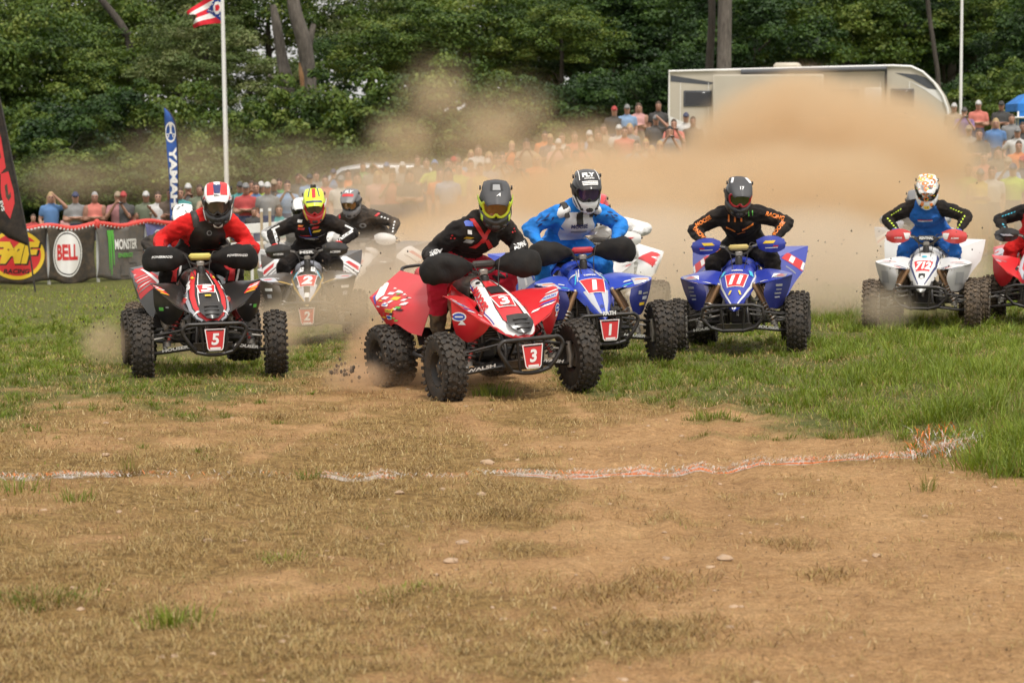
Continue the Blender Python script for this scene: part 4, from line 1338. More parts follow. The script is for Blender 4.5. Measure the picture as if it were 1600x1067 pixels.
    n = len(op); vs = [cur(0, .018, .004)] + [cur(x * .5, .018 + (z - .018) * .5, .004) for x, z in op] + [cur(x * .97, z * .97, .002) for x, z in op]
    fs = []
    for k in range(n):
        b = (k + 1) % n
        fs.append((0, 1 + b, 1 + k)); fs.append((1 + k, 1 + b, 1 + n + b, 1 + n + k))
    lens.add(vs, fs, c['lens'])
    for k in (-1, 1):
        gf.tube([(k * .098, -.118, .022), (k * .122, -.06, .03), (k * .133, .03, .035)], .0045, c.get('strap', m_matte), 8, flat=4.5, up=(0, 0, 1), smooth=9)
    go = gf.xf(M).build('goggles', o, 60); lens.xf(M).build('goggle_lens', o, 180)
    # face mask / skin glimpsed under the goggles
    return o

def lens_mat(name, col, rough=.08):
    return mat('lens ' + name, col, rough, 0.55, spec=1.0, coat=.6)

def glove(parent, wrist, grip, s, m, m2=None, name='glove', axis=None):
    """closed hand round the bar: palm, four fingers of different length, thumb underneath"""
    mb = MB()
    W, G = Vector(wrist), Vector(grip)
    ax = Vector(axis if axis is not None else (s, .3, 0)).normalized()      # along the bar, outwards
    back = (W - G).normalized(); back = (back - ax * back.dot(ax)).normalized()   # from bar to wrist
    up = ax.cross(back) * (1 if s > 0 else -1)
    if up.z < 0: up = -up
    # palm / back of the hand
    mb.tube([W + back * .01, W * .5 + G * .5 + up * .028, G + up * .036 + back * .01], [.024, .024, .021], m, 12, flat=1.8, up=ax, smooth=9)
    for k, (off, ln) in enumerate(((-.033, .95), (-.011, 1.04), (.011, 1.0), (.032, .86))):
        c = G + ax * off
        r = .0105 * (1 if k < 3 else .9)
        P = [c + up * .036 + back * .012, c + up * .036 * ln - back * .014, c + up * .016 - back * .036 * ln, c - up * .012 - back * .034 * ln, c - up * .030 - back * .012]
        mb.tube(P, [r * 1.1, r * 1.15, r * 1.05, r, r * .8], m2 or m, 8, smooth=14)
    T = G - ax * .045
    mb.tube([W - ax * .025 + up * .01, T + back * .022 - up * .004, T - up * .026 - back * .004, T + ax * .015 - up * .028 - back * .02], [.014, .0135, .012, .009], m, 8, smooth=11)
    return mb.build(name, parent, 180)

def jit(seed):
    r = random.Random(seed)
    return lambda a: r.uniform(-a, a)

def make_rider(sp, R):
    """rider crouched on a quad; sp: colours and pose; R: bar frame.  Local frame is the quad's."""
    px, py, pz = sp.get('pelvis', (0, .34, .97)); DB = .09; cx, cy, cz = sp.get('chest', (0, .02, 1.22)); hx, hy, hz = sp.get('head', (0, -.16, 1.43))
    V3 = Vector
    pel, che, hd = V3((px, py + .06, pz)), V3((cx, cy + DB, cz)), V3((hx, hy + DB, hz))
    mid = (pel + che) / 2 + V3((0, .035, .02))
    nb = che.lerp(hd, .42) + V3((0, .015, 0))
    tilt = sp.get('tilt', 0.0)
    ax = V3((math.cos(tilt), 0, math.sin(tilt)))
    sh = {s: che.lerp(hd, .20) + ax * (s * .180) + V3((0, .02, -.006)) for s in (-1, 1)}
    grip = {s: R @ V3((s * .335, .082, .142)) for s in (-1, 1)}
    elb, wr = {}, {}
    for s in (-1, 1):
        e = sp.get('elbow', {}).get(s)
        a, b = sh[s], grip[s] + V3((0, .07, .03))
        wr[s] = b
        if e is None:
            d = b - a; L = d.length; up, fo = .31, .28
            Lc = min(L, (up + fo) * .995)
            h = math.sqrt(max(up ** 2 - ((up ** 2 - fo ** 2 + Lc ** 2) / (2 * Lc)) ** 2, 0)); t = (up ** 2 - fo ** 2 + Lc ** 2) / (2 * Lc)
            out = V3((s * 1.0, .55, sp.get('elbow_drop', -.35) + s * .16 * math.sin(sp.get('seed', 1) * 2.1))); dn = d.normalized(); out = (out - dn * out.dot(dn)).normalized()
            elb[s] = a + dn * t + out * h
        else: elb[s] = V3(e)
    hip = {s: pel + V3((s * .10, -.01, -.02)) for s in (-1, 1)}
    foot = {s: V3((s * .255, .10, .335)) for s in (-1, 1)}
    ank = {s: foot[s] + V3((0, .05, .085)) for s in (-1, 1)}
    kne = {}
    for s in (-1, 1):
        a, b = hip[s], ank[s]; d = b - a; L = d.length; th, sn = .41, .40
        Lc = min(L, .805); t = (th * th - sn * sn + Lc * Lc) / (2 * Lc); h = math.sqrt(max(th * th - t * t, 0))
        out = V3((s * .55, -1.0, .1)); dn = d.normalized(); out = (out - dn * out.dot(dn)).normalized()
        kne[s] = a + dn * t + out * h
    k = sp.get('bulk', 1.07); X = (1, 0, 0)
    pr = []
    pr.append(([pel + V3((0, .03, -.03)), pel, pel.lerp(mid, .55)], [.165 * k, .178 * k, .165 * k], .80, (0, 1, 0), 'hips'))
    pr.append(([pel.lerp(mid, .5), mid, che.lerp(mid, .35), che, che.lerp(hd, .16)], [.160 * k, .165 * k, .180 * k, .190 * k, .150 * k], .72, (0, 1, 0), 'torso'))
    pr.append(([che.lerp(hd, .22) - ax * .12, che.lerp(hd, .26), che.lerp(hd, .22) + ax * .12], [.085, .092, .085], 1.0, (0, 0, 1), 'shoulder'))
    pr.append(([che.lerp(hd, .2), nb, hd + V3((0, .03, -.02))], [.085, .068, .066], 1.0, X, 'neck'))
    pr.append(([hd + V3((0, .01, -.05)), hd + V3((0, 0, .03))], [.085, .095], 1.0, X, 'head'))
    for s in (-1, 1):
        pr.append(([sh[s] - ax * (s * .02), sh[s].lerp(elb[s], .3), elb[s]], [.086 * k, .078 * k, .063 * k], 1.0, X, 'upper_arm'))
        pr.append(([elb[s], elb[s].lerp(wr[s], .35), wr[s]], [.064 * k, .061 * k, .039], 1.0, X, 'forearm'))
        pr.append(([wr[s], wr[s].lerp(grip[s], .7)], [.032, .030], .8, X, 'hand'))
        pr.append(([hip[s], hip[s].lerp(kne[s], .5), kne[s]], [.112 * k, .100 * k, .078], 1.0, X, 'thigh'))
        pr.append(([kne[s] + V3((0, -.012, 0)), kne[s].lerp(ank[s], .35), ank[s].lerp(kne[s], .45)], [.080, .076, .066], 1.0, X, 'knee'))
        pr.append(([ank[s].lerp(kne[s], .5), ank[s], ank[s] + V3((0, .005, -.03))], [.070, .058, .055], 1.0, X, 'boot'))
        pr.append(([ank[s] + V3((0, .03, -.045)), foot[s] + V3((s * .012, -.05, .03)), foot[s] + V3((s * .02, -.145, .022))], [.048, .044, .036], .85, X, 'boot'))
    V, F, zones, zi, Cn = union_body(pr, .0125, 5)
    V = wrinkle(V, F, .0150, 8.0, sp.get('seed', 1) * 3.7)
    zm = sp['zones']; base = {'hips': 'pants', 'torso': 'shirt', 'shoulder': 'shoulder', 'neck': 'neck', 'head': 'neck', 'upper_arm': 'sleeve', 'forearm': 'forearm',
                              'hand': 'glove', 'thigh': 'pants', 'knee': 'knee', 'boot': 'boot'}
    def Z(z):
        q = base[z]
        fall = {'shoulder': 'sleeve', 'sleeve': 'shirt', 'forearm': 'sleeve', 'neck': None, 'knee': 'pants', 'glove': None, 'boot': None}
        while q and q not in zm: q = fall.get(q)
        return zm[q] if q else m_matte
    body = body_object('person', V, F, zones, zi, {z: Z(z) for z in zones})
    bv = BVHTree.FromPolygons([Vector(p) for p in V], F)
    hr = sp.get('head_rot', (0, 0, 0))
    M = Matrix.Translation(hd + V3((0, -.01, .01))) @ Matrix.Rotation(RAD(hr[2]), 4, 'Z') @ Matrix.Rotation(RAD(hr[1]), 4, 'Y') @ Matrix.Rotation(RAD(hr[0] + 13), 4, 'X') @ Matrix.Diagonal((1.0, 1.04, 1.13, 1))
    helmet(body, M, sp['helmet'])
    # neck roll of cloth under the helmet
    J = {'pel': pel, 'che': che, 'hd': hd, 'sh': sh, 'elb': elb, 'wr': wr, 'kne': kne, 'ank': ank, 'grip': grip, 'mid': mid}
    if sp.get('hands', True):
        for s in (-1, 1): glove(body, wr[s], grip[s], s, sp['glove_m'], sp.get('glove_m2'), axis=R.to_3x3() @ V3((s, .3, -.1)))
    # jersey prints
    def chest():
        return Print(che + V3((0, -.1, .0)), X, (0, -.35, 1), bvh=bv, lift=.0035)
    def sleeve(s, lower=False, off=0.0):
        a, b = (sh[s], elb[s]) if not lower else (elb[s], wr[s])
        c = a.lerp(b, .5); d = (b - a); d.y = 0; d.normalize()
        if d.x < 0: d = -d
        return Print(c + V3((0, -.05, 0)), d, V3((-d.z, 0, d.x)), bvh=bv, lift=.0035)
    if 'chest_print' in sp:
        p = chest(); sp['chest_print'](p); p.build('graphics', body)
    for s in (-1, 1):
        if 'sleeve_print' in sp:
            p = sleeve(s); sp['sleeve_print'](p, s); p.build('graphics', body)
        if 'forearm_print' in sp:
            p = sleeve(s, True); sp['forearm_print'](p, s); p.build('graphics', body)
        if 'thigh_print' in sp:
            a, b = Vector(hip[s]), Vector(kne[s]); c = a.lerp(b, .75); d = (b - a); d.y = 0
            p = Print(c + V3((0, -.1, 0)), (1, 0, 0), (0, 0, 1), bvh=bv, lift=.0035); sp['thigh_print'](p, s); p.build('graphics', body)
    if 'gear' in sp: sp['gear'](body, J, bv)
    return body, J, bv

def chest_vest(body, J, bv, m, m_strap, extra=None):
    """body armour: front plate, shoulder straps, buckles"""
    che = J['che']; 
    def hit(x, z, y0=-.8):
        h = bv.ray_cast(Vector((x, che.y - .8, z)), Vector((0, 1, 0)), 2)
        return h[0]
    mb = MB(); g = []
    for i in range(12):
        row = []
        for j in range(12):
            u = -1 + 2 * j / 11; v = i / 11
            w = .150 - .055 * max(0, (v - .55) / .45) - .03 * max(0, (.25 - v) / .25)
            x = che.x + u * w; z = che.z - .20 + v * .25
            p = hit(x, z)
            row.append(p + Vector((0, -.020 + .006 * u * u, 0)) if p else Vector((x, che.y - .1, z)))
        g.append(row)
    mb.shell(np.array([[list(p) for p in r] for r in g]), .02, m, flip=True)
    o = mb.build('chest_protector', body, 60)
    b2 = mb.bvh()
    st = MB()
    for s in (-1, 1):
        pts = []
        for t in np.linspace(0, 1, 12):
            sx = J['sh'][s].lerp(che, .35)
            a = Vector((che.x + s * (.095 + .01 * t), che.y - .35, che.z + .03)); 
            x = che.x + s * (.10 + .02 * t); z = che.z + .0 + .16 * t
            h = bv.ray_cast(Vector((x, che.y - .6, z)), Vector((0, 1, 0)), 1)
            if h[0]: pts.append(h[0] + Vector((0, -.010, .004)))
        if len(pts) > 3:
            top = pts[-1]; pts += [top + Vector((0, .04, .012)), top + Vector((0, .10, .0))]
            st.tube(pts, .011, m_strap, 8, flat=2.7, up=(1, 0, 0))
    if st.f: st.build('shoulder_strap', o, 60)
    if extra:
        pr = Print((che.x, che.y - .2, che.z - .07), (1, 0, 0), (0, -.2, 1), bvh=b2); extra(pr); pr.build('graphics', o)
    return o

def shoulder_pad(body, J, m, s, pr=None):
    mb = MB(); c = J['sh'][s]
    R = Matrix.Rotation(s * .55, 3, 'Y')
    mb.ell(c + Vector((-s * .055, -.015, .030)), (.105, .115, .062), m, 16, 10, R)
    return mb.build('shoulder_guard', body, 180)
# ------------------------------------------------------------ the field of riders
def band(pr, vs, xin, xout, m, both=True, n=2):
    for s in ((-1, 1) if both else (1,)):
        for k in range(len(vs) - 1):
            c = [(s * xin[k + 1], vs[k + 1]), (s * xout[k + 1], vs[k + 1]), (s * xout[k], vs[k]), (s * xin[k], vs[k])]
            if s < 0: c = [c[1], c[0], c[3], c[2]]
            pr.quad(c, m, n); pr.layer -= 1
    pr.layer += 1

def patches(pr, items):
    for x, y, w, h, m, sk in items: pr.rect(x, y, w, h, m, 3, sk); pr.layer -= 1
    pr.layer += 1

red_p = plastic('red', (0.60, 0.02, 0.028)); redd_p = plastic('dark red', (.42, .018, .022))
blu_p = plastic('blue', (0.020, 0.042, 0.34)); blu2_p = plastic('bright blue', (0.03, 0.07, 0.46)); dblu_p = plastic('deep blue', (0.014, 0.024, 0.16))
wht_p = plastic('white', (0.70, 0.69, 0.67)); gry_p = plastic('light grey', (0.42, .41, .40)); sil_p = plastic('silver', (.34, .35, .40))
dk_p = plastic('charcoal', (.035, .034, .035), .25)

# --- cloth
c_blk = cloth('black', (0.013, 0.012, 0.013), .06); c_red = cloth('red', (0.60, 0.016, 0.016), .04); c_blu = cloth('blue', (0.02, 0.20, 0.62), .04)
c_roy = cloth('royal blue', (0.018, 0.12, 0.42), .05); c_nvy = cloth('navy', (.02, .03, .10), .05); c_gry = cloth('grey', (.36, .35, .34), .1)
c_chr = cloth('charcoal', (.035, .033, .033), .2); c_wht = cloth('white', (.72, .71, .69), .1); c_crm = cloth('crimson', (.50, .014, .04), .06)
b_blk = mat('boot black', (.014, .014, .014), .5, dirt=.5, dscale=12); b_wht = mat('boot white', (.6, .6, .58), .5, dirt=.4, dscale=12)
h_blk = mat('helmet black', (.016, .016, .018), .32, dirt=.06, coat=.3); h_mat = mat('helmet matte', (.045, .046, .05), .55, dirt=.05)
h_wht = mat('helmet white', (.74, .74, .72), .3, coat=.4, dirt=.05); h_red = mat('helmet red', (.58, .02, .03), .3, coat=.4, dirt=.05)
h_lim = mat('helmet lime', (.66, .78, .03), .35, coat=.3, dirt=.05); h_gry = mat('helmet grey', (.16, .16, .165), .4, dirt=.1)
h_org = mat('helmet orange', (.82, .27, .04), .3, coat=.4, dirt=.03); h_nvy = mat('helmet navy', (.02, .03, .12), .3, coat=.4)
l_drk = lens_mat('dark', (.02, .018, .02)); l_pur = lens_mat('violet', (.10, .06, .20)); l_amb = lens_mat('amber', (.25, .13, .04)); l_clr = lens_mat('clear', (.16, .12, .11)); l_grn = lens_mat('olive', (.12, .13, .05))

NAMES = dict(black='black', red='red')
def seated(body, quad_M):
    body.matrix_world = quad_M

def place(sp, rs):
    quad, R = make_quad(sp)
    px, dist, yaw, roll, pitch = sp['at']
    g = at(px, 500, dist); g.z = tz(g.x, g.y) + sp.get('dz', 0)
    Rm = Matrix.Rotation(RAD(yaw), 4, 'Z') @ Matrix.Rotation(RAD(roll), 4, 'Y') @ Matrix.Rotation(RAD(pitch), 4, 'X')
    o = g - Rm.to_3x3() @ Vector((0, FY, 0))
    M = Matrix.Translation(o) @ Rm
    quad.location = o; quad.rotation_euler = Rm.to_euler()
    # keep the wheels on the ground: mean of the four contact points
    dzs = []
    for s in (-1, 1):
        for x, y in ((FT, FY), (RT, RY)):
            p = M @ Vector((s * x, y, 0)); dzs.append(p.z - tz(p.x, p.y))
    quad['label'] = sp['label']; quad['category'] = 'quad bike'; quad['group'] = 'racing quad bikes'
    if rs:
        b, J, bv = make_rider(rs, R)
        b.location = o; b.rotation_euler = Rm.to_euler()
        tag(b, rs['label'], 'person', 'riders on the quad bikes')
    u, v = to_px(g.x, g.y, g.z)
    print('quad', sp['label'][:40], 'px', round(float(u)), round(float(v)), 'contact', [round(d, 3) for d in dzs])
    return quad

# ================= number 3, red, leading
def hood3(pr):
    V = [.43, .30, .13, -.05, -.20, -.32, -.385]
    band(pr, V, [.035, .05, .075, .098, .100, .055, .0], [.086, .115, .150, .174, .164, .118, .065], I_WHT)
    band(pr, V, [.030, .045, .069, .091, .092, .046, .0], [.035, .05, .075, .098, .100, .055, .0], I_BLK)
    band(pr, V[:5], [.080, .108, .142, .165, .155], [.084, .112, .147, .170, .160], I_BLU)
    pr.quad([(-.070, -.06), (.070, -.06), (.088, .09), (-.088, .09)], I_WHT, 4); pr.quad([(-.062, -.052), (.062, -.052), (.079, .082), (-.079, .082)], I_RED, 4)
    pr.text('3', 0, .018, .105, I_WHT, bold=.05, shear=.1, w=.085)
    pr.rect(0, -.045, .07, .010, I_BLK)
    pr.rect(0, .17, .12, .10, I_BLK, 3); pr.disc(-.070, .33, .016, .022, I_BLK, 10); pr.disc(.070, .33, .016, .022, I_BLK, 10)
def fend3(pr, s):
    pr.quad([(s * -.02 - .06, .005), (s * -.02 + .06, .005), (s * .03 + .045, .06), (s * .03 - .045, .06)], I_SIL, 4)
    pr.text('WALSH', s * .0, .03, .026, I_BLU, w=.09, shear=.2, bold=.05)
    patches(pr, [(s * .05, .085, .09, .016, I_WHT, .02), (s * -.03, -.03, .10, .014, I_BLU, .02), (s * -.04, -.055, .08, .016, I_WHT, .02), (s * -.13, -.07, .05, .02, I_WHT, .01)])
def pan3(pr, s):
    pr.disc(s * .02, .06, .055, .035, I_WHT, 16); pr.disc(s * .02, .06, .045, .027, I_BLU, 16); pr.rect(s * .02, .06, .06, .010, I_WHT, 2)
    pr.poly([(s * .0 - .03, .0), (s * .0 + .03, .0), (s * .0, .035)], I_WHT)
def side3(pr, s):
    pr.o = pr.o + Vector((0, 0, -.045))
    # on the outside of the tail: u runs towards the nose
    pr.quad([(-.36, .125), (-.20, .0), (-.165, .045), (-.33, .165)], I_WHT, 6)
    pr.quad([(-.27, .035), (-.20, -.03), (-.195, -.015), (-.265, .05)], I_BLU, 3)
    patches(pr, [(-.10, .10, .09, .018, I_WHT, .0), (-.02, .075, .10, .016, I_WHT, 0), (-.10, .06, .07, .016, I_WHT, 0), (.02, .03, .09, .022, I_YEL, 0), (-.03, -.02, .10, .018, I_WHT, 0), (.05, -.06, .10, .025, I_YEL, 0), (.06, -.11, .08, .03, I_WHT, 0), (.16, .06, .05, .05, I_BLK, .01)])
    rg = random.Random(9)
    for k in range(26): pr.rect(-.16 + .36 * rg.random(), .10 - .25 * rg.random(), .03 + .05 * rg.random(), .008 + .012 * rg.random(), rg.choice([I_WHT, I_WHT, I_WHT, I_YEL, I_BLU, I_BLK, I_GRN]), 2, .006); pr.layer -= 1
    pr.layer += 1; pr.disc(.06, -.11, .036, .012, I_BLU, 12); pr.text('DUNLOP', .05, -.06, .014, I_BLK, bold=.04)
sp3 = dict(at=(803, 16.5, 25, -3, 0), style='H', steer=-3, hood_m=red_p, fender_m=red_p, panel_m=red_p, rear_m=red_p, tank_m=dk_p, shroud_m=red_p, edge_m=red_p,
           seat_m=mat('seat red', (.45, .03, .035), .6, dirt=.1, bump=.2), plate_m=I_RED, low_num='3', arm_word='WALSH', guard='gauntlet', bumper_word=None, rear_dz=-.12, spring_m=m_matte,
           shock_m=mat('shock red', (.35, .02, .02), .4, .3, dirt=.2), hood_print=hood3, hood_side_print=lambda pr, s: pr.text('MAXXIS', 0, -.005, .058, I_RED, w=.31, bold=.07), fender_print=fend3, panel_print=pan3, side_print=side3, seed=1,
           label='red quad bike numbered 3 with white nose, leading the pack')
def hp3(p): # forehead emblem, air scoop
    p.poly([(-.020, -.055), (.000, -.022), (.012, -.028), (.030, .0), (.018, -.030), (.034, -.032), (.006, -.062)], I_WHT)
def pk3(p):
    p.quad([(-.050, -.02), (.050, -.02), (.042, .055), (-.042, .055)], I_BLK, 6); p.quad([(-.030, -.02), (.030, -.02), (.026, .035), (-.026, .035)], I_GRY, 5)
    p.text('A', 0.012, -.060, .030, I_WHT, bold=.04, shear=.5)
def ch3(p):
    p.quad([(-.022, -.07), (.0, -.07), (.075, .07), (.045, .09)], I_RED, 8); p.quad([(-.10, .10), (-.075, .115), (.022, -.03), (-.002, -.05)], I_RED, 8)
    p.quad([(-.10, -.12), (-.055, -.12), (.0, -.045), (-.02, -.03)], I_RED, 6); p.quad([(.05, -.13), (.10, -.13), (.03, -.04), (.0, -.05)], I_RED, 6)
    patches(p, [(-.115, .075, .055, .030, I_BLU, 0), (.115, .09, .06, .024, I_WHT, .004), (.115, .078, .05, .010, I_RED, .0), (-.115, .018, .03, .03, I_WHT, 0), (-.12, -.03, .05, .02, I_YEL, .01), (-.115, -.06, .05, .03, I_GRY, .01)])
rd3 = dict(label='person in black and red kit with grey helmet and lime goggles on quad 3', pelvis=(.0, .33, .96), chest=(.085, .0, 1.19), head=(.175, -.15, 1.40), tilt=.06, head_rot=(8, 3, -22), elbow_drop=-.95, seed=3, hands=False,
           zones=dict(pants=c_crm, shirt=c_blk, boot=b_blk), glove_m=c_blk, chest_print=ch3,
           sleeve_print=lambda p, s: (patches(p, [(s * -.05, .03, .012, .012, I_RED, 0), (s * -.03, .02, .01, .01, I_RED, 0), (s * -.045, .0, .012, .012, I_RED, 0)])),
           forearm_print=lambda p, s: p.text('ALPINE', 0, .030, .035, I_WHT, w=.19, rot=math.pi if s < 0 else 0, bold=.06),
           thigh_print=lambda p, s: p.text('MX', 0, .02, .06, I_BLK, rot=.6 * s, bold=.04),
           helmet=dict(shell=h_mat, peak=h_mat, chin=h_blk, goggle=h_lim, lens=l_amb, strap=I_LIM, peak_print=pk3,
                       chin_print=lambda p: patches(p, [(-.105, .03, .016, .06, I_LIM, .0), (.105, .03, .016, .06, I_LIM, 0)])))

# ================= number 5, black and red
def hood5(pr):
    V = [.43, .30, .13, -.05, -.20, -.32, -.385]
    band(pr, V, [.035, .05, .085, .105, .10, .055, .0], [.075, .10, .13, .145, .135, .10, .05], I_RED)
    band(pr, V, [.080, .105, .138, .155, .145, .108, .06], [.086, .115, .152, .176, .165, .12, .07], I_SIL)
    band(pr, V[1:5], [.030, .055, .075, .08], [.036, .062, .082, .087], I_WHT)
    pr.quad([(-.066, -.03), (.066, -.03), (.078, .09), (-.078, .09)], I_WHT, 4); pr.quad([(-.060, -.024), (.060, -.024), (.072, .084), (-.072, .084)], I_RED, 4)
    pr.text('5', 0, .03, .095, I_WHT, w=.095, bold=.06, shear=.1)
    patches(pr, [(-.09, .24, .02, .05, I_YEL, -.004), (.09, .24, .02, .05, I_YEL, .004), (0, -.075, .05, .022, I_YEL, .0), (-.10, -.27, .07, .025, I_WHT, .02), (.10, -.27, .07, .025, I_WHT, -.02)])
def fend5(pr, s):
    pr.quad([(s * .0 - .06, -.02), (s * .0 + .05, -.02), (s * .05 + .05, .10), (s * .05 - .05, .10)], I_RED, 5)
    patches(pr, [(s * .02, .055, .075, .018, I_WHT, .01), (s * .03, .022, .07, .016, I_YEL, .01), (s * .0, -.012, .08, .014, I_YEL, .01), (s * .05, .082, .05, .012, I_WHT, .01)])
def pan5(pr, s): patches(pr, [(s * .0, .0, .045, .028, I_GRN, 0), (s * -.06, .015, .03, .012, I_GRY, 0)])
def rear5(pr, s):
    pr.quad([(-.14, -.20), (.14, -.20), (.13, .22), (-.13, .22)], I_RED, 8)
    pr.quad([(-.085, .08), (.085, .08), (.09, .20), (-.075, .20)], I_RED, 4); pr.text('5', s * .01, .14, .115, I_WHT, w=.11, bold=.06, shear=.1)
    for k in range(5): patches(pr, [(s * .0, .045 - k * .045, .19 - .02 * k, .013, I_WHT if k % 2 else I_GRY, .015)])
    patches(pr, [(.10, -.0, .02, .34, I_WHT, .0), (-.12, .03, .012, .30, I_BLK, .0)])
sp5 = dict(at=(328, 18.3, 15, -1, 0), style='H', steer=-8, hood_m=m_blackp, fender_m=m_blackp, panel_m=m_blackp, rear_m=m_blackp, tank_m=dk_p, shroud_m=m_blackp, plate_m=I_RED, low_num='5',
           arm_word='HOUSER', guard='gauntlet', gaunt_word='POWERMADD', spring_m=m_matte, shock_m=mat('shock red', (.35, .02, .02), .4), hood_print=hood5, hood_side_print=lambda pr, s: pr.text('JMR', 0, -.005, .060, I_WHT, w=.17, bold=.07), fender_print=fend5, panel_print=pan5, rear_print=rear5, seed=4,
           pad_m=mat('pad yellow', (.6, .5, .12), .6, dirt=.1), rear_dz=.03, label='black and red quad bike numbered 5 with black bar covers, near the banner fence')
def pk5(p):
    p.quad([(-.085, -.075), (-.028, -.075), (-.024, .09), (-.085, .09)], I_RED, 8); p.quad([(.028, -.075), (.085, -.075), (.085, .09), (.024, .09)], I_RED, 8)
    p.quad([(-.024, -.06), (.024, -.06), (.034, .04), (-.034, .04)], I_NVY, 8); p.quad([(-.026, .05), (0, .03), (0, .07), (-.03, .09)], I_WHT, 4)
    p.text('BELL', 0, -.082, .018, I_BLK, bold=.05)
def sh5(p):
    p.quad([(-.12, -.02), (-.045, .0), (-.04, .12), (-.11, .10)], I_RED, 8); p.quad([(.045, .0), (.12, -.02), (.11, .10), (.04, .12)], I_RED, 8); p.quad([(-.03, .06), (.03, .06), (.05, .14), (-.05, .14)], I_NVY, 6)
rd5 = dict(label='person in red jersey, black chest armour and striped helmet on quad 5', chest=(.10, .03, 1.20), head=(.175, -.12, 1.39), pelvis=(.05, .36, .97), head_rot=(4, 0, -8), elbow_drop=-.85, seed=5, hands=False,
           zones=dict(pants=c_blk, shirt=c_red, neck=c_blk, boot=b_blk), glove_m=c_blk,
           gear=lambda b, J, bv: (chest_vest(b, J, bv, mat('armour black', (.016, .016, .017), .5, dirt=.08), m_matte, lambda p: (p.disc(0, .01, .022, .022, I_GRY, 12, .7), patches(p, [(.13, .08, .03, .03, I_WHT, 0)])))),
           forearm_print=lambda p, s: (p.text('VR', .03 * s, .0, .05, I_BLK, rot=s * 1.2) if s > 0 else None),
           thigh_print=lambda p, s: (p.disc(0, .04, .055, .055, I_RED, 16, .6), p.quad([(-.03, -.10), (.02, -.10), (.04, .10), (.01, .10)], I_RED, 5), p.rect(.05, -.05, .018, .18, I_WHT, 5, .02)),
           helmet=dict(shell=h_wht, peak=h_wht, chin=h_blk, goggle=h_blk, lens=l_clr, peak_print=pk5, shell_print=sh5, chin_print=lambda p: (p.quad([(-.05, -.01), (.05, -.01), (.03, .03), (-.03, .03)], I_BLK, 4), p.poly([(-.04, -.015), (-.034, -.05), (0, -.065), (.034, -.05), (.04, -.015), (0, -.04)], I_WHT), patches(p, [(-.11, .02, .012, .07, I_WHT, -.01), (.11, .02, .012, .07, I_WHT, .01)]))))

# ================= number 1, blue
def hoodY(num, edge=None, streak=None, word=None, extra=None, plate=I_RED, nw=None):
    def f(pr):
        V = [.43, .30, .13, -.05, -.20, -.31, -.39]
        if streak:
            band(pr, V[3:], [.04, .03, .02, .004], [.11, .075, .04, .012], streak)
            for k in (-1, 1): patches(pr, [(k * .10, .20, .012, .20, streak, k * -.02), (k * .075, .24, .008, .16, I_WHT, k * -.02), (k * .125, .15, .01, .14, I_CYN, k * -.02)])
        if edge: band(pr, V, [.105, .148, .160, .128, .076, .030, .0], [.117, .162, .176, .143, .089, .041, .012], edge)
        pr.quad([(-.078, -.10), (.078, -.10), (.112, .105), (-.112, .105)], I_WHT, 5); pr.quad([(-.072, -.093), (.072, -.093), (.105, .098), (-.105, .098)], plate, 5)
        pr.text(num, 0, .005, .145, I_WHT, w=nw, bold=.08, shear=.2)
        if word: pr.text(word, 0, .165, .030, I_WHT, w=.11, bold=.05)
        if extra: extra(pr)
    return f
def fend1(pr, s):
    pr.quad([(s * .04 - .07, -.06), (s * .04 + .07, -.06), (s * .06 + .06, .07), (s * .06 - .09, .07)], I_SIL, 6)
    patches(pr, [(s * .05, .03, .11, .020, I_ORG, .01), (s * -.07, .03, .06, .02, I_WHT, .01), (s * -.08, -.03, .07, .014, I_CYN, .02), (s * .06, -.02, .03, .04, I_WHT, .01), (s * -.13, -.06, .05, .02, I_WHT, .02)])
def panY(items):
    return lambda pr, s: patches(pr, [(s * x, y, w, h, m, .0) for x, y, w, h, m in items])
def rear1(pr, s):
    pr.quad([(-.12, -.22), (.12, -.22), (.12, .16), (-.12, .16)], I_SIL, 8)
    for k in range(6): patches(pr, [(-.10 + .04 * k, -.03, .010, .34, I_BLU if k % 2 else I_WHT, .03)])
    patches(pr, [(s * -.04, .05, .07, .022, I_YEL, .01), (s * -.05, .01, .06, .018, I_YEL, .01)])
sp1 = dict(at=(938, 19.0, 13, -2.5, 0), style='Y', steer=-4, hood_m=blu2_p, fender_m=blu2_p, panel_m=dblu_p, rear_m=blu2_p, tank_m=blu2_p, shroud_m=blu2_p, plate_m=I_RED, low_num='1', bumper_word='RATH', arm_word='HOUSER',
           guard='gauntlet', hood_print=hoodY('1', None, I_SIL, 'YAMAHA', lambda p: (p.disc(0, -.27, .016, .018, I_NVY, 10, .5), patches(p, [(-.13, .22, .05, .02, I_WHT, .01), (.13, .22, .05, .02, I_WHT, .01)]))), fender_print=fend1, seed=7,
           panel_print=panY([(.03, .03, .10, .014, I_GRY), (.02, -.01, .08, .028, I_SIL), (-.01, -.06, .07, .025, I_YEL), (-.05, .04, .03, .03, I_GRY)]), rear_print=rear1, bar_m=m_matte, pad_m=mat('pad red', (.4, .02, .03), .6), shock_m=mat('shock bronze', (.24, .13, .06), .4, .5, dirt=.3),
           label='blue and silver quad bike numbered 1, just behind the leading red one')
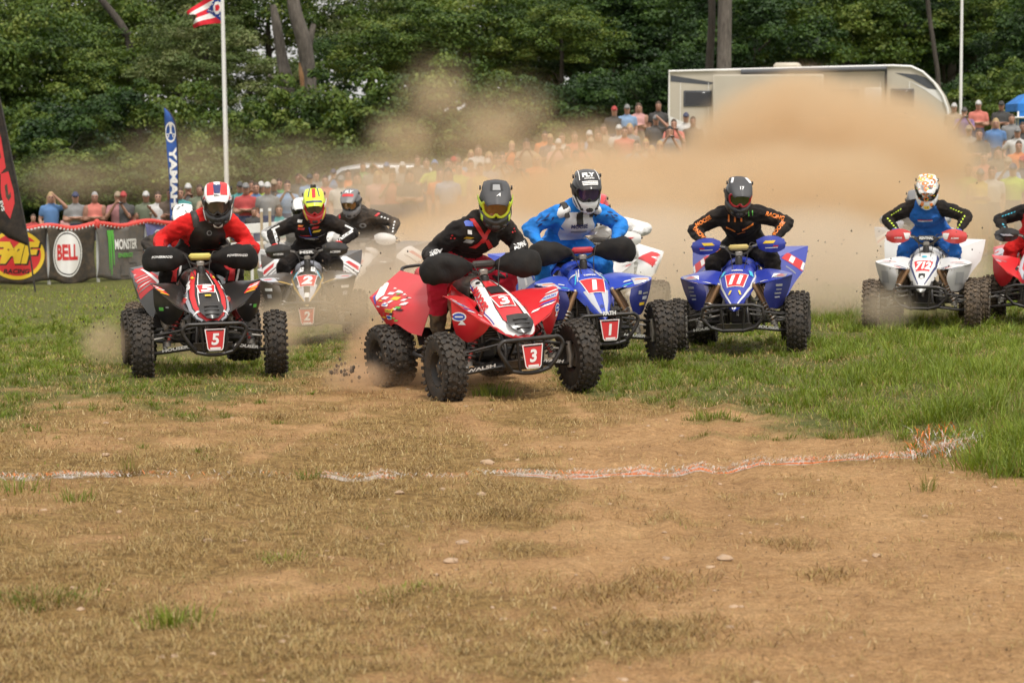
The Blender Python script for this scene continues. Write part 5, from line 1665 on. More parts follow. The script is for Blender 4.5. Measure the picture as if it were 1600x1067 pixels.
def pkF(p):
    p.text('FLY', 0, .012, .052, I_WHT, w=.115, bold=.09, shear=.1); p.text('RACING', 0, -.030, .016, I_WHT, w=.085, bold=.05)
    for k in range(3): p.quad([(-.07 + .004 * k, -.070 - .016 * k), (.07 - .004 * k, -.070 - .016 * k), (.07, -.060 - .016 * k), (-.07, -.060 - .016 * k)], I_WHT, 5)
    patches(p, [(-.080, .02, .006, .13, I_WHT, .006), (.080, .02, .006, .13, I_WHT, -.006)])
rd1 = dict(label='person in bright blue kit and white body armour on quad 1', chest=(.02, .0, 1.24), head=(.085, -.14, 1.47), pelvis=(-.04, .33, 1.00), tilt=.04, head_rot=(6, 0, -6), elbow_drop=-.6, seed=7, hands=False,
           zones=dict(pants=c_blu, shirt=c_blu, shoulder=c_blk, torso=c_wht, neck=c_blk, boot=b_blk), glove_m=c_blk,
           sleeve_print=lambda p, s: patches(p, [(s * -.04, .04, .035, .018, I_NVY, .02), (s * .0, .02, .03, .016, I_NVY, -.02), (s * .03, .045, .03, .014, I_NVY, .02), (s * .05, .0, .035, .015, I_NVY, .01), (s * -.06, .0, .02, .02, I_NVY, .01)]),
           gear=lambda b, J, bv: (chest_vest(b, J, bv, mat('armour white', (.62, .62, .64), .4, dirt=.1), m_matte, lambda p: (p.rect(0, .05, .06, .14, I_BLK, 4), p.text('MOOSE', 0, -.02, .04, I_NVY, w=.15, bold=.05), patches(p, [(0, -.075, .14, .02, I_GRY, 0)]))), [shoulder_pad(b, J, h_wht, s) for s in (-1, 1)]),
           helmet=dict(shell=h_blk, peak=h_blk, chin=h_wht, goggle=h_blk, lens=l_pur, peak_print=pkF, chin_print=lambda p: (patches(p, [(-.085, .02, .016, .09, I_BLK, -.025), (.085, .02, .016, .09, I_BLK, .025), (-.115, .02, .012, .08, I_NVY, -.02), (.115, .02, .012, .08, I_NVY, .02)]), p.disc(0, -.005, .020, .020, I_BLK, 12))))

# ================= number 11, blue
def guard_pr(words=None, *items):
    def f(pr, s):
        for it in items: patches(pr, [(s * it[0], it[1], it[2], it[3], it[4], s * it[5])])
        if words: pr.text(words[0], 0, words[2], words[3], words[1], bold=.07, shear=.1)
        return []
    return f
def fend11(pr, s):
    pr.quad([(s * .055 - .055, -.02), (s * .055 + .055, -.02), (s * .07 + .04, .075), (s * .07 - .06, .075)], I_GRY, 5)
    pr.poly([(s * -.02, -.02), (s * .05, .075), (s * -.02, .085)] if s > 0 else [(s * -.02, -.02), (s * -.02, .085), (s * .05, .075)], I_WHT)
    patches(pr, [(s * .06, .015, .07, .016, I_RED, .01), (s * .05, .05, .05, .014, I_RED, .01), (s * -.12, -.045, .10, .012, I_WHT, -.03 * s), (s * -.15, -.085, .06, .012, I_WHT, -.03 * s)])
def rear11(pr, s):
    pr.quad([(-.10, .03), (.10, .03), (.11, .16), (-.09, .16)], I_RED, 5); pr.text('11', 0, .10, .10, I_WHT, w=.11, bold=.06)
    patches(pr, [(s * -.02, -.05, .06, .018, I_GRY, 0), (s * .13, .02, .012, .34, I_BLK, s * .02), (s * .125, -.10, .02, .06, I_GRN, 0), (s * .125, -.02, .02, .06, I_YEL, 0), (s * .125, .06, .02, .05, I_WHT, 0)])
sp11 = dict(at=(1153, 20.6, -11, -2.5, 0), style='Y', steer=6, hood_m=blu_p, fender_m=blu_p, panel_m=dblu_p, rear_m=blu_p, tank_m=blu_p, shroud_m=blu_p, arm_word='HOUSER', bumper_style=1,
            guard='shield', guard_m=plastic('guard blue', (.02, .04, .33)), guard_print=guard_pr(None, (-.02, .02, .10, .026, I_YEL, .012), (.04, -.02, .05, .012, I_RED, .0), (.0, -.035, .12, .008, I_WHT, .0)),
            hood_print=hoodY('11', I_WHT, None, 'YAMAHA', lambda p: patches(p, [(-.13, .14, .03, .08, I_CYN, .01), (.13, .14, .03, .08, I_CYN, -.01), (-.045, -.18, .018, .05, I_YEL, .008), (.045, -.18, .018, .05, I_YEL, -.008)]), nw=.13), fender_print=fend11,
            panel_print=panY([(.0, .06, .07, .020, I_GRY), (.0, .02, .06, .010, I_GRY), (-.01, -.015, .07, .014, I_GRY), (-.015, -.05, .05, .012, I_SIL)]), rear_print=rear11, pad_m=mat('pad gold', (.5, .38, .12), .6, dirt=.1),
            shock_m=mat('shock bronze', (.24, .13, .06), .4, .5, dirt=.3), label='dark blue quad bike numbered 11 with blue and yellow hand guards')
def ch11(p):
    for k, x in enumerate((-.09, -.03, .03)): p.quad([(x - .008, -.02), (x + .008, -.02), (x + .012, .05), (x - .004, .05)], I_ORG, 3)
    p.text('11', .12, .05, .05, I_GRN, bold=.02); p.quad([(-.12, -.09), (-.04, -.13), (-.03, -.12), (-.12, -.07)], I_ORG, 4); p.quad([(.03, -.12), (.14, -.07), (.14, -.05), (.03, -.10)], I_ORG, 4); p.quad([(-.02, -.17), (.06, -.14), (.06, -.13), (-.02, -.15)], I_ORG, 4)
rd11 = dict(label='person in black kit with orange lettering on quad 11', chest=(-.01, .03, 1.23), head=(.0, -.12, 1.44), pelvis=(.02, .36, .98), head_rot=(10, 4, 14), seed=9,
            zones=dict(pants=c_blk, shirt=c_blk, boot=b_blk), glove_m=c_blk, chest_print=ch11,
            sleeve_print=lambda p, s: p.text('MOOSE' if s < 0 else 'RACING', .02 * s, .03, .042, I_ORG, w=.17, bold=.05), forearm_print=lambda p, s: p.text('RACING' if s < 0 else 'MOOSE', 0, .028, .038, I_ORG, w=.17, rot=math.pi if s < 0 else 0, bold=.05),
            thigh_print=lambda p, s: p.rect(s * .03, .08, .08, .03, I_ORG, 4, .02),
            helmet=dict(shell=h_blk, peak=h_mat, chin=h_blk, goggle=h_red, lens=l_grn, peak_print=lambda p: (p.text('17', 0, -.055, .036, I_WHT, bold=.05), patches(p, [(-.075, .045, .02, .07, I_WHT, .012), (.075, .045, .03, .07, I_WHT, -.016)]))))

# ================= number 712, white
sp712 = dict(at=(1440, 24.2, -15, 0, 0), style='Y', steer=4, hood_m=wht_p, fender_m=wht_p, panel_m=gry_p, rear_m=wht_p, tank_m=wht_p, shroud_m=wht_p, bumper_style=1, rubber=m_rubber2,
             guard='shield', guard_m=plastic('guard red', (.6, .05, .05)), guard_edge=wht_p, guard_print=guard_pr(('ACERBIS', I_WHT, -.02, .018), (-.10, .0, .06, .07, I_WHT, .01)),
             hood_print=hoodY('712', None, None, None, lambda p: (band(p, [.40, .20, .02, -.16, -.30], [.115, .13, .125, .075, .03], [.135, .155, .145, .090, .04], I_NVY), p.disc(0, .19, .03, .022, I_CYN, 10), patches(p, [(.0, -.17, .07, .06, I_BLK, .0)]), p.disc(0, -.20, .018, .02, I_WHT, 10)), nw=.165),
             fender_print=lambda pr, s: patches(pr, [(s * .05, .02, .12, .016, I_GRY, .01), (s * .0, .065, .14, .010, I_RED, .01), (s * -.12, -.02, .10, .012, I_NVY, -.03 * s), (s * -.11, -.05, .10, .010, I_RED, -.03 * s)]), panel_print=lambda pr, s: pr.rect(s * .0, -.01, .10, .13, I_GRY, 3),
             rear_print=lambda pr, s: patches(pr, [(s * .12, .0, .02, .36, I_RED, .02 * s)]), pad_word='RENTHAL', shock_m=mat('shock bronze', (.24, .13, .06), .4, .5, dirt=.3), label='white quad bike numbered 712 with red hand guards, in the grass')
def swirl(p):
    rg = random.Random(5)
    for k in range(60):
        x, y = rg.uniform(-.115, .115), rg.uniform(-.11, .12)
        if k % 3 == 0: p.disc(x, y, rg.uniform(.018, .036), rg.uniform(.018, .036), rg.choice([I_ORG, I_ORG, I_ORG, I_WHT, I_YEL]), 12, .55)
        else: p.rect(x, y, rg.uniform(.01, .03), rg.uniform(.006, .012), rg.choice([I_ORG, I_ORG, I_YEL, I_CYN, I_LIM, I_RED]), 2, rg.uniform(-.01, .01))
rd712 = dict(label='person in royal blue kit with black sleeves and orange swirl helmet', chest=(-.03, .0, 1.25), head=(-.01, -.14, 1.48), pelvis=(.02, .34, 1.02), head_rot=(14, 0, 4), elbow_drop=-.4, seed=12,
             zones=dict(pants=c_roy, shirt=c_roy, shoulder=c_blk, sleeve=c_blk, boot=b_blk), glove_m=c_roy, glove_m2=cloth('glove white', (.6, .6, .6)),
             sleeve_print=lambda p, s: patches(p, [(s * (-.05 + .03 * k), .03 - .002 * k, .016, .012, I_LIM, .003) for k in range(5)]), forearm_print=lambda p, s: patches(p, [(s * (-.09 + .035 * k), .02, .018, .016, I_LIM, .003) for k in range(6)]),
             chest_print=lambda p: patches(p, [(0, -.09, .16, .012, I_RED, 0), (0, -.105, .16, .010, I_WHT, 0)]), thigh_print=lambda p, s: patches(p, [(s * .03, .09, .06, .014, I_LIM, .01), (s * .03, .065, .05, .01, I_LIM, .01)]),
             helmet=dict(shell=h_wht, peak=h_wht, chin=h_wht, goggle=h_blk, lens=l_drk, peak_print=swirl, shell_print=swirl, vent=I_YEL, chin_print=lambda p: patches(p, [(-.05, .02, .03, .05, I_ORG, .01), (.05, .02, .03, .05, I_ORG, -.01), (0, -.01, .05, .035, I_YEL, 0)])))

# ================= number 2, black white and gold, in the dust
sp2 = dict(at=(484, 23.6, 3, -2.5, 0), style='Y', steer=0, hood_m=m_blackp, fender_m=dk_p, panel_m=dk_p, rear_m=dk_p, tank_m=sil_p, shroud_m=m_blackp, low_num='2', bumper_style=1, rubber=m_rubber2,
           guard='shield', guard_m=plastic('guard black', (.02, .02, .02)), guard_print=guard_pr(('ACERBIS', I_WHT, -.03, .024)), pad_word='MSR',
           hood_print=hoodY('2', I_GLD, I_SIL, None, lambda p: patches(p, [(-.06, .25, .04, .14, I_WHT, .0), (.06, .25, .04, .14, I_WHT, 0), (.0, -.24, .05, .07, I_WHT, 0)]), nw=.12),
           fender_print=lambda pr, s: (pr.quad([(s * .02 - .10, -.04), (s * .02 + .08, -.04), (s * .05 + .07, .07), (s * .05 - .09, .07)], I_SIL, 5), patches(pr, [(s * .05, .02, .08, .024, I_RED, .01), (s * .0, .055, .14, .012, I_WHT, .01), (s * -.13, -.02, .16, .022, I_GLD, -.04 * s)])),
           panel_print=panY([(.0, .04, .10, .03, I_WHT), (.0, -.03, .06, .04, I_SIL)]), rear_print=lambda pr, s: (pr.quad([(-.12, -.20), (.12, -.20), (.12, .16), (-.12, .16)], I_WHT, 8), patches(pr, [(0, .08, .12, .06, I_RED, .01), (0, 0, .16, .02, I_BLK, .02), (0, -.06, .14, .02, I_GRY, .02), (0, -.12, .1, .02, I_RED, .02)])),
           label='black and gold quad bike numbered 2, half sunk in dust')
def ch2(p):
    patches(p, [(-.115, .06, .05, .03, I_WHT, .005), (-.11, .01, .055, .018, I_ORG, .005), (-.105, -.02, .07, .022, I_RED, .005), (.02, .03, .05, .018, I_GRY, .01), (.07, .045, .026, .026, I_RED, 0), (.05, -.01, .07, .024, I_RED, .01), (.06, -.05, .08, .022, I_YEL, .01), (-.01, -.05, .012, .10, I_BLU, -.01)])
    p.quad([(-.15, -.13), (-.02, -.17), (.16, -.10), (.02, -.145)], I_SIL, 5); p.text('YAMAHA', -.0, -.165, .022, I_WHT, w=.16)
    patches(p, [(-.03, -.13, .20, .012, I_BLU, .0), (-.06, -.105, .12, .01, I_RED, 0)])
def cam_gear(b, J, bv):
    hd = J['hd']; mb = MB()
    mb.rbox(hd + Vector((0, -.03, .205)), (.062, .036, .045), m_matte, b=.008); mb.lathe([(.001, -.008), (.013, -.008), (.013, .0), (.001, .0)], l_drk, 12, 'y', tuple(hd + Vector((.012, -.048, .212))))
    mb.tube([hd + Vector((0, -.02, .15)), hd + Vector((0, -.02, .19))], .012, m_matte)
    mb.build('action_camera', b)
rd2 = dict(label='person in black jersey with white sleeve bands and lime helmet topped by a camera', chest=(.05, .02, 1.235), head=(.10, -.12, 1.455), pelvis=(.02, .35, .98), head_rot=(10, 0, 2), elbow_drop=-.4, seed=15,
           zones=dict(pants=c_blk, shirt=c_blk, boot=b_blk, glove=c_red), glove_m=c_red, glove_m2=c_blk, chest_print=ch2, gear=cam_gear,
           forearm_print=lambda p, s: (p.rect(0, .03, .22, .030, I_WHT, 6), p.text('RACE', 0, .03, .022, I_BLK, w=.14)), sleeve_print=lambda p, s: (p.rect(s * .08, .045, .10, .018, I_WHT, 4)),
           helmet=dict(shell=h_lim, peak=h_lim, chin=h_red, goggle=h_red, lens=l_clr, strap=I_WHT, peak_print=lambda p: (p.rect(0, .02, .040, .13, I_RED, 6), p.rect(0, -.09, .17, .022, I_NVY, 6), patches(p, [(-.05, .03, .012, .12, I_NVY, .01), (.05, .03, .012, .12, I_NVY, -.01)])),
                       chin_print=lambda p: patches(p, [(-.10, .03, .014, .08, I_LIM, -.02), (.10, .03, .014, .08, I_LIM, .02)])))

# ================= the others
def simple(at_, label, main, hoodm, style, num, guardm, pr_m=I_WHT, guard='shield', fp=None, **k):
    d = dict(at=at_, style=style, steer=0, hood_m=hoodm, fender_m=main, panel_m=main, rear_m=main, tank_m=hoodm, shroud_m=main, rubber=m_rubber2, bumper_style=1, guard=guard, guard_m=guardm,
             guard_print=guard_pr(None, (0, .0, .12, .02, pr_m, .02)), hood_print=hoodY(num, pr_m) if style == 'Y' else (lambda pr: (band(pr, [.40, .1, -.1, -.3], [.05, .10, .12, .06], [.08, .14, .16, .11], pr_m), pr.rect(0, 0, .13, .12, I_RED, 4), pr.text(num, 0, 0, .09, I_WHT, bold=.05))),
             fender_print=fp or (lambda pr, s: patches(pr, [(s * .04, .02, .10, .025, pr_m, .01), (s * .0, .06, .14, .012, I_GRY, .01)])), rear_print=lambda pr, s: (pr.quad([(-.11, -.18), (.11, -.18), (.11, .15), (-.11, .15)], pr_m, 6), patches(pr, [(0, .06, .12, .05, I_RED, .01), (0, -.05, .14, .02, I_BLK, .01)])), label=label)
    d.update(k); return d
sp_fly = simple((551, 28.6, -14, 0, 0), 'dark quad bike with white fender edges behind the one numbered 2', dk_p, wht_p, 'Y', '8', wht_p, guard='shield')
rd_fly = dict(label='person in black and charcoal kit with grey and red helmet behind quad 2', chest=(-.11, .02, 1.24), head=(-.19, -.12, 1.44), pelvis=(.02, .35, 1.0), head_rot=(8, 0, 4), seed=21, zones=dict(pants=c_chr, shirt=c_chr, boot=b_blk), glove_m=c_chr,
              chest_print=lambda p: (p.disc(.05, -.09, .045, .04, I_GRY, 14, .5),), sleeve_print=lambda p, s: patches(p, [(s * -.08, .04, .03, .05, I_RED, .01)] + [(s * (-.02 + .04 * k), .03, .018, .018, I_WHT, 0) for k in range(3)]), forearm_print=lambda p, s: patches(p, [(s * (-.09 + .04 * k), .02, .02, .016, I_WHT, 0) for k in range(5)]),
              helmet=dict(shell=h_gry, peak=h_gry, chin=h_gry, goggle=h_blk, lens=l_amb, peak_print=lambda p: (p.text('FLY', 0, .03, .05, I_WHT, w=.11, bold=.08, shear=.1), p.quad([(-.075, -.05), (.075, -.05), (.07, -.01), (-.07, -.01)], I_RED, 5))))
sp_red = simple((1613, 24.6, -14, 0, 0), 'red quad bike with black hand guards at the frame edge, past the white one', red_p, red_p, 'H', '6', m_blackp, I_SIL)
rd_red = dict(label='person in black and red jersey with cyan marks, cut off by the frame edge', chest=(.02, .02, 1.20), head=(.08, -.12, 1.40), pelvis=(.02, .36, .97), seed=24, head_rot=(8, 0, 0), zones=dict(pants=c_red, shirt=c_red, sleeve=c_blk, shoulder=c_blk, boot=b_wht), glove_m=c_chr,
              sleeve_print=lambda p, s: patches(p, [(s * (-.06 + .035 * k), .03, .022, .014, I_CYN, .004) for k in range(5)]), forearm_print=lambda p, s: patches(p, [(s * (-.08 + .04 * k), .02, .022, .014, I_CYN, .004) for k in range(3)]),
              helmet=dict(shell=h_red, peak=h_red, chin=h_wht, goggle=h_blk, lens=l_drk, peak_print=lambda p: patches(p, [(-.05, .0, .02, .14, I_WHT, .01), (.05, 0, .02, .14, I_WHT, -.01)])))
sp_wh = simple((288, 24.6, 4, 0, 0), 'red quad bike mostly hidden behind the black one numbered 5', red_p, red_p, 'H', '9', wht_p)
rd_wh = dict(label='person with white helmet and red kit behind the rider of quad 5', chest=(-.02, .02, 1.20), head=(-.03, -.12, 1.40), pelvis=(0, .36, .96), seed=26, head_rot=(8, 0, -4), zones=dict(pants=c_red, shirt=c_red, sleeve=c_chr, boot=b_blk), glove_m=c_gry,
             chest_print=lambda p: p.disc(0, -.08, .09, .07, I_BLK, 14, .8), helmet=dict(shell=h_wht, peak=h_wht, chin=h_wht, goggle=h_blk, lens=l_drk, peak_print=lambda p: patches(p, [(-.04, .02, .03, .05, I_GRY, .01), (.05, -.03, .02, .04, I_GRY, -.01), (.0, .06, .02, .03, I_BLK, 0)])))
sp_4 = simple((925, 23.8, -14, 0, 0), 'white and red quad bike numbered 4 behind the blue and silver one', wht_p, wht_p, 'H', '4', wht_p, I_RED, rear_print=lambda pr, s: (pr.quad([(-.12, -.12), (.12, -.12), (.12, .16), (-.12, .16)], I_RED, 6), pr.text('4', 0, .05, .15, I_WHT, bold=.07)))
rd_4 = dict(label='person in white and red kit, mostly hidden behind the rider of quad 1', chest=(-.02, .02, 1.10), head=(-.06, -.12, 1.27), pelvis=(0, .36, .94), seed=28, zones=dict(pants=c_wht, shirt=c_wht, torso=c_red, forearm=c_wht, boot=b_wht), glove_m=c_gry, helmet=dict(shell=h_red, peak=h_red, chin=h_wht, goggle=h_blk, lens=l_drk))
sp_g = simple((466, 28.4, 4, 0, 0), 'grey quad bike lost in dust behind the one numbered 2', gry_p, gry_p, 'Y', '7', gry_p)
rd_g = dict(label='person in white and grey jersey peeking out behind the rider of quad 2', chest=(.0, .02, 1.22), head=(.04, -.12, 1.43), pelvis=(0, .36, .97), seed=30, zones=dict(pants=c_gry, shirt=c_gry, forearm=c_wht, boot=b_blk), glove_m=c_gry, helmet=dict(shell=h_wht, peak=h_wht, chin=h_wht, goggle=h_blk, lens=l_drk),
            sleeve_print=lambda p, s: p.rect(0, .03, .2, .03, I_WHT, 5))
sp_w = simple((1430, 31.0, -9, 0, 0), 'silver quad bike fading into dust behind the white one numbered 712', sil_p, sil_p, 'Y', '5', sil_p)
rd_w = dict(label='person in grey kit lost in dust behind the rider of quad 712', chest=(.0, .02, 1.10), head=(-.02, -.12, 1.28), pelvis=(0, .36, .92), seed=33, zones=dict(pants=c_gry, shirt=c_gry, boot=b_blk), glove_m=c_gry, helmet=dict(shell=h_gry, peak=h_gry, chin=h_gry, goggle=h_blk, lens=l_drk))

for q, r in ((sp3, rd3), (sp5, rd5), (sp1, rd1), (sp11, rd11), (sp712, rd712), (sp2, rd2), (sp_fly, rd_fly), (sp_red, rd_red), (sp_wh, rd_wh), (sp_4, rd_4), (sp_g, rd_g), (sp_w, rd_w)):
    place(q, r)
# ------------------------------------------------------------ spectators
SK = [mat('skin a', (.38, .205, .14), .6), mat('skin b', (.29, .15, .10), .6), mat('skin c', (.44, .25, .18), .6), mat('skin d', (.15, .08, .055), .6)]
HAIR = [mat('hair brown', (.06, .035, .02), .7), mat('hair black', (.015, .012, .01), .6), mat('hair fair', (.36, .25, .12), .7), mat('hair grey', (.3, .29, .28), .7)]
_cl = {}
def dye(name, c):
    if name not in _cl: _cl[name] = cloth('crowd ' + name, c, .06)
    return _cl[name]
DYE = {k: tuple(.66 * q + .34 * .14 for q in v) for k, v in {'black': (.018, .018, .019), 'white': (.68, .67, .65), 'grey': (.25, .25, .25), 'charcoal': (.06, .06, .062), 'red': (.52, .03, .03), 'orange': (.80, .20, .03), 'lime': (.55, .78, .05), 'green': (.08, .36, .10), 'olive': (.13, .16, .09),
       'blue': (.07, .21, .48), 'pale blue': (.22, .38, .62), 'navy': (.025, .04, .12), 'pink': (.72, .36, .34), 'teal': (.04, .32, .32), 'tan': (.42, .31, .2), 'plaid red': (.40, .16, .17), 'purple': (.19, .10, .28), 'coral': (.70, .18, .13), 'brown': (.12, .075, .045), 'yellow': (.72, .55, .06)}.items()}
def D(n): return dye(n, DYE[n])

def person_mesh(pose, head):
    """about 1.74 m tall, facing -Y; slots: skin, hair, shirt, sleeve, trousers, shin, shoe, cap"""
    V3 = Vector; pr = []
    X = (0, 1, 0)
    sit = pose == 'sitting'
    hip_z = .90 if not sit else .42
    dz = hip_z - .90
    P = lambda x, y, z: V3((x, y, z + dz))
    pr.append(([P(0, 0, .86), P(0, 0, .98), P(0, .01, 1.08)], [.165, .16, .150], .72, X, 'trousers'))
    pr.append(([P(0, .01, 1.06), P(0, .0, 1.22), P(0, .01, 1.36), P(0, .02, 1.43)], [.158, .168, .175, .12], .66, X, 'shirt'))
    pr.append(([P(-.13, .02, 1.425), P(0, .02, 1.445), P(.13, .02, 1.425)], [.06, .062, .06], 1, (0, 0, 1), 'shirt'))
    pr.append(([P(0, .02, 1.46), P(0, .0, 1.56)], [.056, .054], 1, X, 'skin'))
    pr.append(([P(0, -.012, 1.575), P(0, .0, 1.66)], [.066, .078], 1.14, X, 'skin'))
    pr.append(([P(0, -.095, 1.622), P(0, -.082, 1.655)], [.016, .011], 1, X, 'skin'))
    if head == 'cap':
        pr.append(([P(0, .012, 1.69), P(0, .014, 1.712)], [.090, .072], 1.12, X, 'cap'))
        pr.append(([P(-.045, -.125, 1.685), P(.045, -.125, 1.685)], [.016, .016], 2.4, (0, 0, 1), 'cap'))
        pr.append(([P(0, .05, 1.61), P(0, .055, 1.66)], [.072, .076], 1, X, 'hair'))
    elif head == 'short':
        pr.append(([P(0, .018, 1.69), P(0, .016, 1.715)], [.083, .066], 1.12, X, 'hair'))
        pr.append(([P(0, .045, 1.61), P(0, .05, 1.68)], [.066, .076], 1, X, 'hair'))
    else:
        pr.append(([P(0, .02, 1.69), P(0, .018, 1.718)], [.086, .070], 1.12, X, 'hair'))
        pr.append(([P(0, .06, 1.68), P(0, .075, 1.56), P(0, .07, 1.43)], [.088, .082, .06], .9, X, 'hair'))
        for s in (-1, 1): pr.append(([P(s * .07, .02, 1.66), P(s * .085, .03, 1.52)], [.03, .028], 1, X, 'hair'))
    # dark glasses / brow
    pr.append(([P(-.040, -.076, 1.664), P(.040, -.076, 1.664)], [.011, .011], 1, (0, 0, 1), 'glass'))
    if pose in ('filming', 'pointing a phone'): pr.append(([P(.04, -.31, 1.44 + .09 * (pose == 'filming')), P(.085, -.31, 1.44 + .09 * (pose == 'filming'))], [.042, .042], .35, (0, 0, 1), 'glass'))
    for s in (-1, 1):
        sh = P(s * .185, .02, 1.41)
        if pose == 'standing': el, ha = P(s * .235, .05, 1.15), P(s * .225, -.05, .90)
        elif pose == 'arms folded': el, ha = P(s * .245, .0, 1.15), P(-s * .07, -.19, 1.20)
        elif pose == 'filming': el, ha = P(s * .25, -.10, 1.20), P(s * .06, -.27, 1.50)
        elif pose == 'shading eyes': el, ha = (P(s * .33, -.14, 1.44), P(s * .09, -.15, 1.68)) if s > 0 else (P(s * .25, .03, 1.16), P(s * .20, -.12, .98))
        elif pose == 'hands on hips': el, ha = P(s * .37, .07, 1.18), P(s * .19, -.05, 1.02)
        elif pose == 'pointing a phone': el, ha = (P(s * .25, -.08, 1.18), P(s * .08, -.30, 1.40)) if s > 0 else (P(s * .24, .05, 1.16), P(s * .22, -.07, .92))
        elif pose == 'arms spread': el, ha = P(s * .40, -.02, 1.33), P(s * .52, -.10, 1.12)
        elif sit: el, ha = P(s * .25, -.04, 1.17), P(s * .14, -.30, 1.02)
        else: el, ha = P(s * .235, .05, 1.15), P(s * .225, -.05, .90)
        pr.append(([sh, sh.lerp(el, .5)], [.068, .062], 1, X, 'sleeve'))
        pr.append(([sh.lerp(el, .5), el, el.lerp(ha, .5), ha], [.048, .042, .040, .030], 1, X, 'skin'))
        d = (ha - el).normalized()
        pr.append(([ha + d * .02, ha + d * .07], [.036, .028], .7, X, 'skin'))
        pr.append(([ha + d * .08 + V3((-s * .012, 0, 0)), ha + d * .125], [.017, .012], 1.6, X, 'skin'))
        hp = P(s * .095, 0, .90)
        if sit: kn, an = V3((s * .17, -.40, .50)), V3((s * .16, -.44, .09))
        else: kn, an = P(s * .115, -.02, .50), V3((s * .125, .03, .09))
        pr.append(([hp, hp.lerp(kn, .55), kn], [.105, .092, .074], 1, X, 'trousers'))
        pr.append(([kn, kn.lerp(an, .4), an], [.064, .060, .042], 1, X, 'shin'))
        pr.append(([an + V3((0, .03, -.04)), an + V3((s * .01, -.13, -.052))], [.044, .036], 1, X, 'shoe'))
    V, F, zones, zi, Cn = union_body(pr, .024, 3)
    order = ['skin', 'hair', 'shirt', 'sleeve', 'trousers', 'shin', 'shoe', 'cap', 'glass']
    me = bpy.data.meshes.new('person'); me.from_pydata(V.tolist(), [], F)
    for k in range(len(order)): me.materials.append(m_matte)
    me.polygons.foreach_set('material_index', [order.index(zones[k]) for k in zi])
    me.polygons.foreach_set('use_smooth', [True] * len(F)); me.update()
    return me
PM = {}
F_ = 'behind the banner fence'
_spect = []
def spectator(px, hy, pose, shirt, headk, cap=None, where='', skin=0, hair=0, sleeve='short', legs='navy', shorts=True, yaw=0, extra='', dmin=42.5, dmax=66, h0=1.72, child=False):
    """stands where its height fits the photograph: somewhere between dmin and dmax metres away on the slope"""
    H = 1.74 if pose != 'sitting' else 1.26
    if child: h0 = 1.25 if pose != 'sitting' else .95
    elif pose == 'sitting': h0 = 1.24
    if where == F_ and dmin < 45: dmin = 45.9
    best = None
    for d in np.arange(dmin, dmax, .2):
        p = at(px, hy, d); h = p.z - tz(p.x, p.y)
        if best is None or abs(h - h0) < best[0] - .004: best = (abs(h - h0), d, h, p)
    _, d, h, p = best
    h = min(max(h, h0 * .93), h0 * 1.07)
    k = (pose, headk)
    if k not in PM: PM[k] = person_mesh(*k)
    o = link('person', PM[k]); s = h / H
    o.location = (p.x, p.y, tz(p.x, p.y)); o.scale = (s * (1.0 if not child else 1.05), s, s)
    o.rotation_euler = (0, 0, RAD(yaw) + math.atan2(p.x, p.y) * -1)
    S_ = D(shirt)
    ms = [SK[skin], HAIR[hair], S_, S_ if sleeve != 'none' else SK[skin], D(legs), SK[skin] if shorts else D(legs), D('charcoal') if (int(px) % 3) else D('white'), D(cap) if cap else HAIR[hair], mat('dark glasses', (.01, .01, .01), .2) if int(px * 7) % 3 else mat('brow', (.16, .08, .055), .7)]
    for i, m in enumerate(ms):
        o.material_slots[i].link = 'OBJECT'; o.material_slots[i].material = m
    who = 'child' if child else ('woman' if headk == 'long' else 'person')
    hat = f' and {cap} cap' if cap and headk == 'cap' else ''
    wear = {'none': 'sleeveless top', 'short': 't-shirt', 'long': 'jacket'}[sleeve]
    l = f'{who} in {shirt} {wear}{hat}, {extra or pose}, {where}'
    tag(o, l, 'person', 'spectators watching the start'); _spect.append((px, o))
    return o

